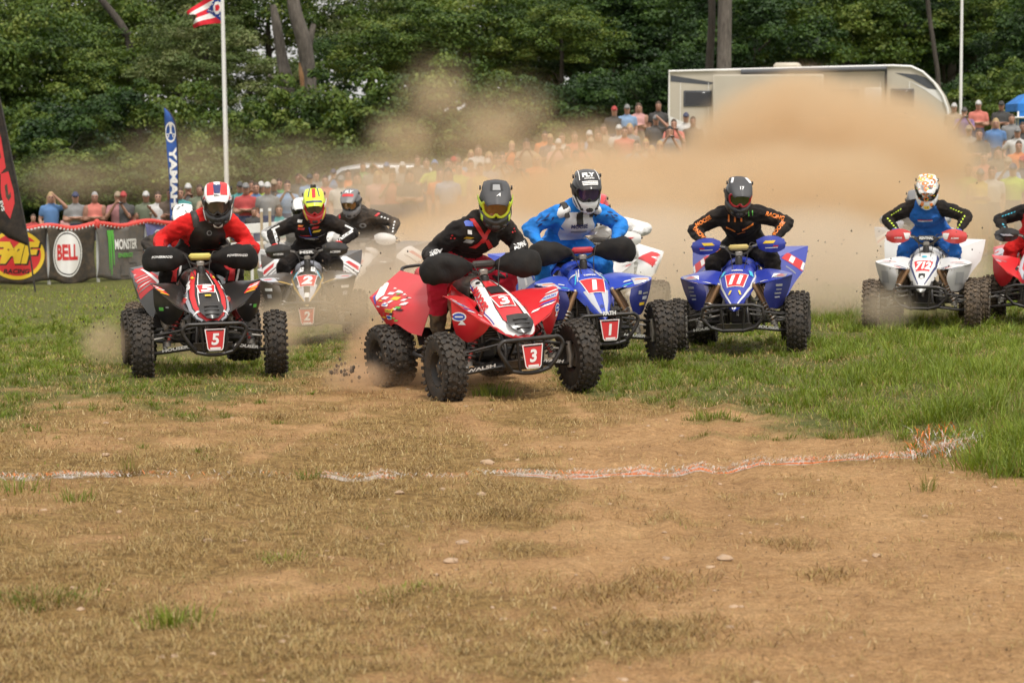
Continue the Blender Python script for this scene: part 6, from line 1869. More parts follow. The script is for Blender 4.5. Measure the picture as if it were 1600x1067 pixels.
F_, G_, S2 = 'behind the banner fence', 'by the parked car', 'at the white barrier'
SP = [
 # along the banner fence
 (80, 325, 'shading eyes', 'blue', 'long', None, F_, dict(hair=2)), (108, 330, 'standing', 'pink', 'short', None, F_, dict(child=True)), (118, 317, 'arms folded', 'grey', 'cap', 'navy', F_, {}),
 (148, 309, 'arms folded', 'coral', 'short', None, F_, dict(hair=3, sleeve='none', skin=1)), (184, 306, 'filming', 'plaid red', 'cap', 'tan', F_, dict(sleeve='long')), (193, 316, 'standing', 'charcoal', 'cap', 'red', F_, dict(skin=1)),
 (228, 301, 'pointing a phone', 'olive', 'cap', 'white', F_, dict(skin=1)), (247, 304, 'standing', 'white', 'short', None, F_, dict(skin=2)), (266, 296, 'arms folded', 'brown', 'short', None, F_, dict(skin=1)), (281, 295, 'standing', 'teal', 'short', None, F_, {}),
 (294, 289, 'filming', 'charcoal', 'cap', 'white', F_, dict(skin=1)), (214, 330, 'standing', 'red', 'short', None, F_, dict(child=True)), (236, 331, 'standing', 'coral', 'cap', 'tan', F_, dict(child=True)), (254, 327, 'standing', 'pink', 'long', None, F_, dict(child=True)),
 (52, 338, 'standing', 'red', 'short', None, F_, dict(child=True)), (312, 290, 'standing', 'olive', 'short', None, F_, dict(skin=1)), (326, 294, 'filming', 'tan', 'short', None, F_, {}), (270, 334, 'standing', 'red', 'cap', 'navy', F_, dict(child=True)),
 # beyond the white barrier
 (375, 286, 'standing', 'teal', 'cap', 'charcoal', S2, {}), (384, 288, 'arms folded', 'red', 'cap', 'grey', S2, {}), (393, 284, 'filming', 'orange', 'short', None, S2, dict(skin=1)), (400, 287, 'standing', 'blue', 'short', None, S2, {}), (408, 286, 'arms folded', 'lime', 'cap', 'white', S2, dict(sleeve='none')),
 (418, 287, 'standing', 'grey', 'cap', 'white', S2, {}), (428, 283, 'pointing a phone', 'black', 'cap', 'tan', S2, dict(skin=1)), (436, 281, 'standing', 'green', 'short', None, S2, dict(sleeve='long')), (449, 284, 'filming', 'pale blue', 'short', None, S2, {}),
 (389, 311, 'sitting', 'brown', 'cap', 'olive', S2, dict(skin=1)), (408, 313, 'sitting', 'pink', 'cap', 'grey', S2, {}), (422, 316, 'standing', 'red', 'long', None, S2, dict(child=True)), (446, 310, 'sitting', 'orange', 'short', None, S2, {}), (458, 313, 'sitting', 'pale blue', 'short', None, S2, dict(hair=2)), (376, 318, 'sitting', 'orange', 'cap', 'black', S2, dict(skin=1)),
 (397, 326, 'standing', 'black', 'short', None, S2, dict(child=True)), (436, 322, 'sitting', 'teal', 'short', None, S2, {}),
 # by the car
 (466, 273, 'shading eyes', 'black', 'short', None, G_, dict(skin=1)), (484, 274, 'standing', 'pale blue', 'cap', 'charcoal', G_, {}), (494, 270, 'arms folded', 'grey', 'short', None, G_, {}), (508, 276, 'standing', 'coral', 'short', None, G_, dict(sleeve='none')), (521, 266, 'filming', 'blue', 'cap', 'navy', G_, {}),
 (533, 277, 'standing', 'white', 'cap', 'grey', G_, {}), (544, 267, 'standing', 'orange', 'short', None, G_, dict(sleeve='none', extra='in a vest')), (558, 272, 'arms folded', 'brown', 'long', None, G_, {}), (567, 256, 'pointing a phone', 'green', 'short', None, G_, {}), (582, 257, 'shading eyes', 'grey', 'cap', 'olive', G_, dict(skin=1)),
 (590, 270, 'standing', 'pink', 'long', None, G_, dict(hair=2)), (604, 256, 'standing', 'tan', 'cap', 'blue', G_, {}), (613, 268, 'filming', 'coral', 'short', None, G_, {}), (629, 255, 'standing', 'grey', 'cap', 'white', G_, {}), (640, 268, 'arms folded', 'charcoal', 'long', None, G_, {}),
 (652, 245, 'standing', 'brown', 'short', None, 'beside the lime jackets', {}), (666, 249, 'standing', 'black', 'short', None, 'beside the lime jackets', {}),
 (679, 252, 'hands on hips', 'lime', 'cap', 'blue', 'in front of the dusty crowd', dict(sleeve='long', yaw=180, extra='back turned', legs='brown', shorts=False)), (700, 250, 'arms folded', 'brown', 'short', None, 'right of the lime jacket', {}), (717, 256, 'arms spread', 'lime', 'short', None, 'in front of the dusty crowd', dict(sleeve='long', extra='arms held out')),
 (735, 252, 'standing', 'coral', 'short', None, 'right of the lime jackets', {}), (709, 247, 'filming', 'orange', 'cap', 'red', 'right of the lime jackets', {}), (750, 257, 'standing', 'yellow', 'short', None, 'right of the lime jackets', dict(sleeve='none')), (762, 250, 'standing', 'pale blue', 'cap', 'white', 'right of the lime jackets', {}), (778, 246, 'filming', 'grey', 'short', None, 'right of the lime jackets', {}),
]
for a in SP: spectator(*a[:7], **a[7])
# in the dust half way up the bank: faint, one much like another
rgc = random.Random(8)
for i in range(30):
    px = 690 + i * 12.2 + rgc.uniform(-4, 4)
    hy = np.interp(px, [690, 800, 900, 1060], [240, 228, 212, 205]) + rgc.uniform(-14, 26)
    c = rgc.choice(['tan', 'white', 'orange', 'pale blue', 'coral', 'grey', 'navy', 'lime', 'brown', 'pink']); hk = rgc.choice(['cap', 'short', 'short', 'long'])
    o = spectator(px, hy, rgc.choice(['standing', 'arms folded', 'filming', 'sitting']), c, hk, rgc.choice(['white', 'tan', 'navy', 'grey']) if hk == 'cap' else None, 'faint in dust on the bank', skin=rgc.choice([0, 1, 2]), hair=rgc.choice([0, 1, 2]))
TR = 'in front of the trailer'
for a in [
 (960, 149, 'standing', 'black', 'cap', 'red', 'left of the trailer', dict(dmin=58, extra='shirt printed')), (980, 148, 'standing', 'pale blue', 'cap', 'grey', 'left of the trailer', dict(dmin=58)), (998, 152, 'arms folded', 'pink', 'long', None, 'left of the trailer', dict(dmin=58, sleeve='none', legs='tan')), (1029, 150, 'standing', 'black', 'short', None, 'at the tail of the trailer', dict(dmin=58, skin=1, sleeve='long')),
 (1025, 182, 'shading eyes', 'charcoal', 'cap', 'grey', TR, {}), (1053, 188, 'filming', 'coral', 'short', None, TR, {}), (1072, 178, 'standing', 'white', 'cap', 'navy', TR, {}), (1083, 184, 'standing', 'brown', 'short', None, TR, dict(skin=1)), (921, 206, 'standing', 'pale blue', 'cap', 'white', 'below the trio by the trailer', {}), (943, 196, 'standing', 'tan', 'short', None, 'below the trio by the trailer', {}), (898, 208, 'standing', 'coral', 'short', None, 'below the trio by the trailer', {}), (878, 210, 'arms folded', 'white', 'short', None, 'below the trio by the trailer', {}),
 (935, 206, 'standing', 'brown', 'long', None, 'below the trio by the trailer', {}), (976, 200, 'standing', 'coral', 'short', None, 'below the trio by the trailer', {})]: spectator(*a[:7], **a[7])
PO, CN = 'below the bare white pole', 'beside the blue canopy'
for a in [
 (1491, 163, 'standing', 'tan', 'cap', 'white', PO, {}), (1507, 170, 'filming', 'purple', 'cap', 'charcoal', PO, {}), (1529, 159, 'arms folded', 'coral', 'cap', 'white', PO, dict(dmin=56)), (1565, 160, 'arms folded', 'black', 'cap', 'black', CN, dict(dmin=56, skin=1)), (1581, 180, 'standing', 'grey', 'short', None, CN, {}), (1556, 187, 'standing', 'blue', 'long', None, CN, dict(hair=2)), (1570, 196, 'standing', 'yellow', 'short', None, CN, dict(child=True)),
 (1590, 201, 'hands on hips', 'white', 'cap', 'grey', CN, {}), (1592, 222, 'standing', 'orange', 'short', None, CN, {}), (1598, 193, 'standing', 'black', 'short', None, CN, dict(skin=1)), (1530, 204, 'arms folded', 'charcoal', 'short', None, PO, {}), (1514, 198, 'standing', 'grey', 'cap', 'tan', PO, {}), (1548, 216, 'sitting', 'tan', 'short', None, CN, {}), (1520, 226, 'sitting', 'red', 'cap', 'black', PO, {}),
 (1538, 240, 'standing', 'coral', 'short', None, CN, {}), (1560, 232, 'standing', 'brown', 'long', None, CN, {}), (1575, 248, 'filming', 'pale blue', 'cap', 'tan', CN, {}), (1513, 258, 'standing', 'lime', 'short', None, PO, {}), (1532, 266, 'arms folded', 'yellow', 'cap', 'grey', PO, {}), (1583, 258, 'standing', 'lime', 'cap', 'navy', CN, {}), (1550, 262, 'standing', 'white', 'short', None, CN, {}), (1598, 246, 'standing', 'navy', 'cap', 'red', CN, {}),
 (1612, 186, 'standing', 'blue', 'short', None, CN, {}), (1620, 214, 'filming', 'white', 'cap', 'black', CN, {})]: spectator(*a[:7], **a[7])
# tell alike ones apart by what stands next to them
seen = {}
for px, o in sorted(_spect, key=lambda t: t[0]): seen.setdefault(o['label'], []).append((px, o))
ordn = ['first', 'second', 'third', 'fourth', 'fifth', 'sixth', 'seventh']
for l, os_ in seen.items():
    if len(os_) > 1:
        for k, (px, o) in enumerate(os_): o['label'] = l + f', {ordn[k]} from flagpole'
# ------------------------------------------------------------ fence, banners, flags, trailer, car, canopy
m_white = mat('white paint', (.74, .74, .72), .4, dirt=.08); m_post = mat('post wood', (.42, .33, .22), .8, dirt=.2, bump=.3); m_redtube = mat('red padding', (.62, .05, .04), .5, dirt=.12)
m_ban = cloth('banner charcoal', (.045, .042, .038), .22); m_bang = cloth('banner grey', (.12, .115, .11), .2); m_banp = cloth('banner violet', (.12, .13, .30), .2)
FL = [(-90, 42.0), (75, 42.0), (152, 42.6), (228, 43.6), (312, 45.0)]        # px, distance of the fence line
def fpt(px, z=0.0):
    d = float(np.interp(px, [q[0] for q in FL], [q[1] for q in FL])); p = at(px, 400, d)
    return Vector((p.x, p.y, tz(p.x, p.y) + z))
FH = 1.08
fence = empty('banner_fence', fpt(75)); tag(fence, 'low fence with red padded top rail carrying the sponsor banners', 'fence')
def inv(o, pts): return [Vector(p) - o.location for p in pts]
for px in (-90, -10, 76, 153, 229, 312):
    p = fpt(px); mb = MB(); mb.tube(inv(fence, [p - Vector((0, 0, .1)), p + Vector((0, 0, FH + .04))]), .032, m_white, 8); mb.build('post', fence)
def sag(px): return FH + .035 * math.cos((px - 0) / 77. * 2 * math.pi) - .01
mb = MB(); mb.tube(inv(fence, [fpt(px, sag(px)) + Vector((0, -.05, 0)) for px in np.linspace(-90, 312, 60)]), .052, m_redtube, 10); mb.build('top_rail', fence, 60)
for px in np.arange(-88, 312, 5.6):
    p = fpt(px, sag(px) - .022) + Vector((0, -.104, 0)); mb = MB(); mb.rbox(p - fence.location, (.042, .012, .042), m_white, b=.005); mb.build('white_tick', fence)
mb = MB(); p = fpt(153, sag(153)) + Vector((0, -.05, -.01)); mb.rbox(p - fence.location, (.11, .16, .20), m_redtube, b=.04); mb.build('rail_joint', fence)

def banner(x0, x1, m, label, prints, folds=3, seed=0, drop=1.02):
    o0 = fpt((x0 + x1) / 2); g = []; rg = random.Random(seed)
    ph = rg.uniform(0, 6)
    for j in range(14):
        v = j / 13; row = []
        for i in range(40):
            u = i / 39; px = x0 + (x1 - x0) * u
            p = fpt(px, sag(px) - .03 - drop * v)
            w = .045 * math.sin(u * folds * 2 * math.pi + ph) * (.35 + .65 * v) + .03 * math.sin(u * 9 + v * 3 + ph)
            pull = .05 * math.sin(math.pi * v) * (1 if u < .5 else -1) * abs(u - .5) * 2
            row.append(list(p + Vector((pull, -.10 - w, .03 * math.sin(u * 6.28 * folds * .5 + ph) * v)) - o0))
        g.append(row)
    mb = MB(); mb.shell(np.array(g), .004, m, flip=False); me = mb.mesh('banner', 180)
    o = link('banner', me); o.location = o0; tag(o, label, 'banner', 'sponsor banners on the fence')
    c = fpt((x0 + x1) / 2, .56) - o0 + Vector((0, -.1, 0)); dx = (fpt(x1) - fpt(x0))
    pr = Print(c, (dx.x, dx.y, 0), (0, 0, 1), bvh=mb.bvh(), lift=.006, res=.035)
    prints(pr); pr.build('graphics', o)
    return o
def ban_fmf(p):
    p.disc(.40, 0, .52, .47, I_YEL, 40); p.disc(.40, 0, .455, .40, I_RED, 40)
    p.text('FMF', .36, .02, .43, I_BLK, w=1.04, bold=.09, shear=.28); p.text('FMF', .345, .04, .41, I_YEL, w=.99, bold=.08, shear=.28); p.text('RACING', .40, -.31, .09, I_BLK, w=.5, bold=.05, shear=.2)
def ban_bell(p):
    p.disc(-.10, .0, .31, .43, I_WHT, 40); p.disc(-.10, 0, .285, .40, I_BLK, 40, .94); p.text('BELL', -.10, .03, .30, I_RED, w=.42, bold=.06)
def ban_mon(p):
    for r in range(4):
        for c in range(4):
            if (r + c) % 2: p.rect(.08 + c * .21, .36 - r * .24, .21, .24, m_bang, 4)
    for k, (x, l) in enumerate(((-.34, .74), (-.29, .85), (-.23, .66))):
        p.quad([(x + .02, .40 - l), (x + .035, .40 - l), (x + .045, .34), (x - .01, .38)], I_GRN, 6); p.quad([(x - .02, .30), (x + .01, .30), (x + .045, .40), (x - .03, .41)], I_GRN, 4)
    p.text('MONSTER', .12, .13, .20, I_WHT, w=.58, bold=.04); p.text('ENERGY', .10, -.08, .085, I_GRN, w=.40, bold=.03)
def ban_yam(p): p.text('YAMAHA', .0, -.10, .28, I_WHT, w=1.05, bold=.05); p.disc(-.42, .25, .12, .12, I_WHT, 24, .85)
banner(-88, 76.5, m_ban, 'dark banner with yellow and red oval logo on the fence', ban_fmf, 2.5, 1)
banner(76.5, 153, m_ban, 'dark creased banner with white round logo and red word', ban_bell, 2.2, 4)
banner(153, 229, m_bang, 'grey chequered banner with green claw mark on the fence', ban_mon, 1.2, 7)
banner(229, 312, m_banp, 'violet banner with white word, behind the rider of quad 5', ban_yam, 1.4, 9)

def feather(px0, dist, pole_px, left_px, m, label, prints, base_y, c, u, v):
    """pole_px / left_px: outlines in photo pixels (top to bottom) fixed at one distance"""
    P = [at(x, y, dist) for x, y in pole_px]; Q = [at(x, y, dist) for x, y in left_px]
    b = at(*base_y, dist); b.z = tz(b.x, b.y); root = empty('feather_banner', b); tag(root, label, 'banner flag', 'feather banners')
    pc = catmull(np.array([list(p - b) for p in P]), 30); qc = catmull(np.array([list(q - b) for q in Q]), 30)
    mb = MB(); mb.tube([tuple(p) for p in pc] + [(0, 0, 0), (0, 0, -.15)], .016, m_matte, 8); mb.build('pole', root)
    g = np.array([[p * (1 - t) + q * t + np.array([0, -.05 * math.sin(t * 3.1) * math.sin(i * .35), 0]) for t in np.linspace(0, 1, 12)] for i, (p, q) in enumerate(zip(pc, qc))])
    mb = MB(); mb.shell(g, .004, m, flip=False); s = mb.build('sail', root, 180)
    pr = Print(at(*c, dist) - b + Vector((0, -.1, 0)), u, v, bvh=mb.bvh(), lift=.004); prints(pr); pr.build('graphics', s)
    return root
def f_blue(p):
    k = 1 / 77.
    p.disc(0, 0, 8.5 * k, 16 * k, I_WHT, 26, .80)
    for a in (90, 210, 330): p.quad([(math.cos(RAD(a + 90)) * .018, math.sin(RAD(a + 90)) * .018), (math.cos(RAD(a - 90)) * .018, math.sin(RAD(a - 90)) * .018), (math.cos(RAD(a)) * 8 * k + .012, math.sin(RAD(a)) * 14 * k), (math.cos(RAD(a)) * 8 * k - .012, math.sin(RAD(a)) * 14 * k)], I_WHT, 3)
    for a in (90, 210, 330):
        cx, cy, ca, sa = math.cos(RAD(a)) * 5.6 * k, math.sin(RAD(a)) * 10.5 * k, math.cos(RAD(a + 90)), math.sin(RAD(a + 90))
        p.disc(cx, cy, .030, .045, I_WHT, 12, .55)
    p.text('YAMAHA', 4.5 * k, -79 * k, 12 * k, I_WHT, w=112 * k, rot=-math.pi / 2 + .03, bold=.07)
feather(266, 45.5, [(257, 168), (268, 180), (275, 200), (278, 260), (277, 340)], [(256.5, 168), (258, 200), (261, 240), (265, 290), (266, 348)], cloth('sail blue', (.035, .10, .34), .08), 'blue feather banner with white emblem and white lettering behind the fence', f_blue, (276, 400), (266.5, 207), (1, 0, 0), (0, 0, 1))
def f_red(p):
    k = 1 / 88.
    def L(pts): p.poly([((x - 10) * k, (300 - y) * k) for x, y in pts][::-1], I_RED)
    L([(-30, 180), (-6, 190), (3, 215), (10, 262), (-2, 276), (-12, 270), (-30, 240)])
    L([(2, 272), (14, 268), (22, 300), (23, 318), (16, 342), (8, 330), (2, 300)])
    p.poly([((x - 10) * k, (300 - y) * k) for x, y in [(8, 290), (12, 287), (14, 305), (17, 300), (18, 308), (14, 314), (10, 308)]][::-1], m_ban)
    p.poly([((x - 10) * k, (300 - y) * k) for x, y in [(-14, 215), (-2, 222), (3, 246), (-2, 252), (-8, 232), (-16, 230)]][::-1], m_ban)
    p.text('EVS', -6 * k, -22 * k, 5 * k, I_WHT, w=16 * k, rot=-1.35)
feather(20, 40.0, [(-44, 40), (-14, 110), (0, 158), (16, 235), (42, 365), (45, 385)], [(-90, 60), (-80, 130), (-70, 180), (-52, 250), (-12, 345), (12, 372)], cloth('sail charcoal', (.022, .021, .022), .12), 'dark feather banner with red letters leaning at the frame edge', f_red, (55, 448), (10, 300), (1, 0, 0), (0, 0, 1))

# flagpole with the pennant flag
fp = at(355, 330, 58.0); fp.z = tz(fp.x, fp.y)
pole = empty('flagpole', fp); tag(pole, 'white flagpole flying a red, white and blue swallow-tailed flag', 'flagpole')
top = at(346.6, -18, 58.0) - fp
mb = MB(); mb.tube([(0, 0, -.2), (0, 0, .5), top * .5, top], [.056, .054, .05, .042], m_white, 12); mb.build('pole', pole)
mb = MB(); mb.ell(top + Vector((0, 0, .08)), (.09, .09, .09), mat('gilt', (.5, .35, .1), .3, .8), 14, 8); mb.build('finial', pole)
mb = MB(); mb.tube([top * .99 + Vector((.05, -.05, 0)), top * .5 + Vector((.07, -.05, 0)), (.06, -.06, 1.2)], .006, m_white, 5); mb.build('halyard', pole)
W_, Hh = 1.45, .86
def flagp(u, v):
    """u from the pole outwards, v 0 top .. 1 bottom; the cloth hangs down and back in folds"""
    h = Hh * (1 - .38 * u)
    a = .62 + .18 * u                                     # droop
    x = -u * W_ * math.cos(a) * .92; z = -u * W_ * math.sin(a) * .52 - v * h * (1 - .1 * u)
    x += v * .18 * u
    return Vector((x, -.09 * math.sin(u * 8 + v * 2.5) * (.3 + u), z))
f0 = at(348.0, -16, 58.0) - fp
g = []
for i in range(40):
    u = i / 39; lo, hi = .06 * u, 1 - .06 * u
    g.append([list(f0 + flagp(u, lo + (hi - lo) * j / 20)) for j in range(21)])
g = np.array(g)
mf = [cloth('flag red', (.55, .025, .04), .03), cloth('flag white', (.72, .70, .68), .03), cloth('flag blue', (.02, .05, .22), .03)]
mb = MB(); mb.mats = mf; vs = g.reshape(-1, 3); fs = []; mi_ = []
for i in range(39):
    for j in range(20):
        u, v = (i + .5) / 39, (j + .5) / 20
        if u > .72 and abs(v - .5) < (u - .72) * 1.15: continue
        q = (i * 21 + j, i * 21 + j + 1, (i + 1) * 21 + j + 1, (i + 1) * 21 + j)
        k = 0 if int(v * 5) % 2 == 0 else 1
        if u < .46 and abs(v - .5) < .5 * (1 - u / .46) + .02: k = 2
        r = math.hypot((u - .15) * 1.6, (v - .5) * .95)
        if r < .10: k = 0
        elif r < .185: k = 1
        if k == 2 and r > .22 and (i * 7 + j * 3) % 11 == 0: k = 1
        fs.append(q); mi_.append(k)
mb.v = [tuple(p) for p in vs]; mb.f = fs; mb.m = mi_
mb.build('flag', pole, 180)
# second pole
q = at(1500, 250, 70.0); q.z = tz(q.x, q.y); t2 = at(1503.2, -14, 70.0) - q
pole2 = empty('flagpole', q); tag(pole2, 'bare white pole rising past the nose of the trailer', 'pole')
mb = MB(); mb.tube([(0, 0, -.2), (0, 0, .4), t2], [.052, .05, .042], m_white, 12); mb.build('pole', pole2); mb = MB(); mb.ell(t2, (.07, .07, .07), m_alloy, 12, 8); mb.build('finial', pole2)

# white barrier with stakes
b0 = at(430, 372, 39.5); b0.z = tz(b0.x, b0.y)
bar = empty('barrier', b0); tag(bar, 'low white plank barrier on short legs in front of the crowd', 'barrier')
def bp(px, py, d=39.5): return at(px, py, d) - b0
def plank(p0, p1, h, m, name, parent, th=.03):
    d = p1 - p0; mb = MB(); R = Matrix.Rotation(math.atan2(d.y, d.x), 3, 'Z') @ Matrix.Rotation(-math.atan2(d.z, math.hypot(d.x, d.y)), 3, 'Y'); mb.rbox((p0 + p1) / 2, (d.length, th, h), m, R, b=.006); return mb.build(name, parent)
plank(bp(352, 360), bp(482, 351), .17, m_white, 'plank', bar); plank(bp(352, 383), bp(482, 376), .06, m_white, 'plank', bar)
for px in (356, 393, 432, 476):
    a = bp(px, 352 if px > 400 else 356); g0 = bp(px, 372); g0.z = tz(b0.x + g0.x, b0.y + g0.y) - b0.z; mb = MB(); mb.tube([a + Vector((0, .035, 0)), Vector((a.x, .04, g0.z - .05))], .028, m_white, 8); mb.build('leg', bar)
for px, y0, y1 in ((408.5, 326, 372), (421.5, 325, 400)):
    t = at(px, y0, 38.6); z0 = tz(t.x, t.y); o = empty('wooden_stake', (t.x, t.y, z0)); tag(o, ('shorter' if px < 415 else 'taller') + ' pale wooden stake in front of the white barrier', 'stake', 'pale wooden stakes')
    mb = MB(); h = t.z - z0; mb.box((0, 0, h / 2 - .1), (.045, .045, h + .2), m_post, taper=.96); mb.box((0, 0, h - .03), (.048, .048, .05), m_white); mb.build('stake', o)

# travel trailer
A, B = at(1045, 250, 69.5), at(1482, 250, 67.5); A.z = B.z = tz((A.x + B.x) / 2, 68.5)
ang = math.atan2(B.y - A.y, B.x - A.x); Lt = (Vector((B.x, B.y, 0)) - Vector((A.x, A.y, 0))).length
tr_ = empty('travel_trailer', (A.x, A.y, A.z), (0, 0, ang)); tag(tr_, 'long beige and white travel trailer with swept nose, parked on the bank', 'trailer')
zt = at(1045, 112, 69.5).z - A.z; zn = at(1400, 105, 68).z - A.z
m_beige = mat('trailer beige', (.50, .455, .37), .45, dirt=.08, dscale=1.5, vary=.05); m_trim = mat('trailer white', (.76, .75, .72), .4, dirt=.05); m_glass = mat('dark glass', (.02, .02, .022), .08, spec=.8); m_grey = mat('trailer grey', (.07, .075, .085), .45)
out = [(0, .55), (0, zt), (Lt * .55, (zt + zn) / 2 + .04), (Lt * .80, zn + .03), (Lt * .865, zn - .0), (Lt * .905, zn - .16), (Lt * .945, zn - .48), (Lt * .975, zn - .86), (Lt * .993, zn - 1.25), (Lt, zn - 1.6), (Lt * .99, .75), (Lt * .965, .55)]
mb = MB(); mb.loft([[(x, y, z) for x, z in out] for y in (0.0, 2.45)], m_beige); mb.build('body', tr_, 30)
def tprint(): return Print((0, 0, 0), (1, 0, 0), (0, 0, 1), lift=.004)
tp = tprint(); F_x = lambda px: (px - 1045) / 437. * Lt
def F_z(px, py): return at(px, py, 69.5 - 2 * (px - 1045) / 437.).z - A.z
def TQ(pts): return [(F_x(a), F_z(a, b)) for a, b in pts]
pr = tprint()
pr.poly(TQ([(1047, 127), (1047, 118), (1118, 130), (1104, 132), (1070, 128)][::1]) if False else TQ([(1047, 118), (1047, 128), (1108, 133), (1120, 130), (1085, 124)]), m_grey)
pr.poly(TQ([(1047, 182), (1047, 197), (1110, 205), (1060, 188)]), m_trim)
pr.poly(TQ([(1398, 114), (1424, 124), (1450, 139), (1467, 141), (1452, 124), (1432, 117)]), m_grey)
pr.poly(TQ([(1420, 127), (1445, 141), (1470, 160), (1478, 162), (1468, 142), (1448, 139)]), m_trim)
pr.build('graphics', tr_)
ed = MB()      # white edge mouldings
ed.tube([(x, -.02, z) for x, z in out[:10]], .045, m_trim, 6); ed.build('edge_trim', tr_)
def win(x0, x1, y0, y1, nm='window'):
    w = MB(); a, b, c, d = F_x(x0), F_x(x1), F_z(x0, y1), F_z(x0, y0); w.rbox(((a + b) / 2, -.012, (c + d) / 2), (b - a, .05, d - c), m_grey, b=.02); o = w.build(nm, tr_)
    g = MB(); g.rbox(((a + b) / 2, -.03, (c + d) / 2), (b - a - .10, .03, d - c - .10), m_glass, b=.012); g.build('pane', o); return o
win(1068, 1113, 142, 167); win(1392, 1428, 139, 168); win(1180, 1240, 140, 166); win(1300, 1345, 140, 166)
sl = MB(); sl.rbox(((F_x(1118) + F_x(1290)) / 2, -.22, (F_z(1118, 118) + .75) / 2), (F_x(1290) - F_x(1118), .44, F_z(1118, 118) - .75), m_beige, b=.03); so = sl.build('slide_out', tr_)
dr = MB(); dr.rbox(((F_x(1352) + F_x(1378)) / 2, -.012, 1.45), (F_x(1378) - F_x(1352), .04, 1.75), m_trim, b=.03); dr.build('door', tr_)
aw = MB(); aw.tube([(F_x(1160), -.14, F_z(1160, 113)), (F_x(1386), -.14, F_z(1386, 108))], .085, m_grey, 10); ao = aw.build('awning', tr_)
ar = MB(); ar.box((F_x(1385), -.12, (F_z(1385, 104) + .9) / 2), (.07, .08, F_z(1385, 104) - .9), m_blackp); ar.build('awning_arm', ao)
ac = MB(); ac.rbox((F_x(1225), 1.2, zt + .16), (.8, .8, .22), m_beige, b=.08); ac.build('roof_unit', tr_)
for k, x in enumerate(np.linspace(.35, Lt * .86, 9)):     # panel seams
    sm_ = MB(); sm_.box((x, -.004, 1.55), (.02, .012, 1.9), m_trim); sm_.build('panel_seam', tr_)
for x in (.8, 2.2, Lt * .72):                              # lockers along the skirt
    lk = MB(); lk.rbox((x, -.012, .88), (.8, .03, .42), m_trim, b=.02); lk.build('locker', tr_)
for x in (Lt * .42, Lt * .53):
    w = MB(); w.lathe([(.10, -.02), (.30, -.04), (.345, .0), (.345, .18), (.30, .22), (.1, .2)], m_rubber2, 24, 'y', (x, .03, .345)); wo = w.build('wheel', tr_)
    h = MB(); h.lathe([(.001, -.03), (.19, -.03), (.20, 0), (.001, .02)], m_alloy, 18, 'y', (x, .03, .345)); h.build('hub', wo)
hb = MB(); hb.tube([(Lt * .97, 1.2, .6), (Lt + 1.1, 1.2, .55)], .05, m_blackp); hb.tube([(Lt + .9, 1.2, .55), (Lt + .9, 1.2, -.0)], .04, m_alloy); hb.build('hitch', tr_)

# estate car behind the crowd
c0 = at(575, 300, 63.0); c0.z = tz(c0.x, c0.y)
car = empty('parked_car', c0, (0, 0, RAD(4))); tag(car, 'silver estate car parked behind the crowd under the trees', 'car')
m_car = mat('car silver', (.34, .36, .38), .3, .5, coat=.5, dirt=.1)
side = [(-2.3, .35), (-2.35, .65), (-2.25, .88), (-1.45, 1.02), (-.75, 1.52), (-.1, 1.64), (1.3, 1.62), (2.05, 1.45), (2.3, 1.0), (2.32, .4)]
mb = MB(); secs = []
for y, k, dz in ((-.88, .97, .0), (-.84, 1, .0), (-.70, 1.0, .03), (.70, 1.0, .03), (.84, 1, 0), (.88, .97, 0)): secs.append([(x * k, y * (1 - .16 * max(0, (z - .95) / .7)), .35 + (z - .35) * k + dz * (z > .9)) for x, z in side])
mb.loft(secs, m_car); mb.build('body', car, 40)
for s in (-1,):
    for pts in ([(-1.28, 1.06), (-.72, 1.47), (-.2, 1.54), (-.2, 1.05)], [(-.12, 1.05), (-.12, 1.55), (.75, 1.55), (.80, 1.05)], [(.88, 1.05), (.84, 1.55), (1.45, 1.52), (1.85, 1.36), (1.95, 1.06)]):
        w = MB(); w.plate([(x, -.895 * (1 - .16 * max(0, (z - .95) / .7)) - .004, z) for x, z in pts], (0, 1, 0), .02, m_glass); w.build('window', car)
for x in (-1.4, 1.4):
    for y in (-.80, .62):
        w = MB(); w.lathe([(.12, -.08), (.28, -.09), (.33, -.03), (.33, .15), (.28, .18), (.1, .16)], m_rubber, 22, 'y', (x, y, .33)); wo = w.build('wheel', car); h = MB(); h.lathe([(.001, -.07), (.2, -.07), (.21, -.04), (.001, 0)], m_alloy, 16, 'y', (x, y, .33)); h.build('hub', wo)
rr_ = MB(); rr_.tube([(-.4, -.6, 1.64), (-.3, -.6, 1.71), (1.3, -.6, 1.69), (1.4, -.6, 1.62)], .02, m_matte); rr_.build('roof_rail', car)

# blue canopy
q0 = at(1622, 240, 66.0); q0.z = tz(q0.x, q0.y); can = empty('canopy', q0); tag(can, 'blue pop-up canopy on white legs at the frame edge', 'canopy')
zt2 = at(1600, 163, 66).z - q0.z; zp = at(1622, 141, 66).z - q0.z; m_can = cloth('canopy blue', (.03, .17, .50), .03)
hw = (1622 - 1579) / 3500. * 66
mb = MB(); C4 = [(-hw, -hw), (hw, -hw), (hw, hw), (-hw, hw)]
rings = [[(x, y, zt2 - .22) for x, y in C4], [(x, y, zt2) for x, y in C4], [(x * .62, y * .62, zt2 + (zp - zt2) * .62) for x, y in C4], [(x * .05, y * .05, zp) for x, y in C4]]
mb.loft(rings, m_can, cap=False); mb.build('roof', can, 25)
for x, y in C4:
    l = MB(); l.box((x * .97, y * .97, zt2 / 2 - .1), (.045, .045, zt2 + .05), m_white); l.build('leg', can)
wl_ = MB(); wl_.box((-hw * .86, -hw * .96, zt2 - .75), (.30, .06, 1.1), m_can, taper=.7); wl_.build('tied_curtain', can)
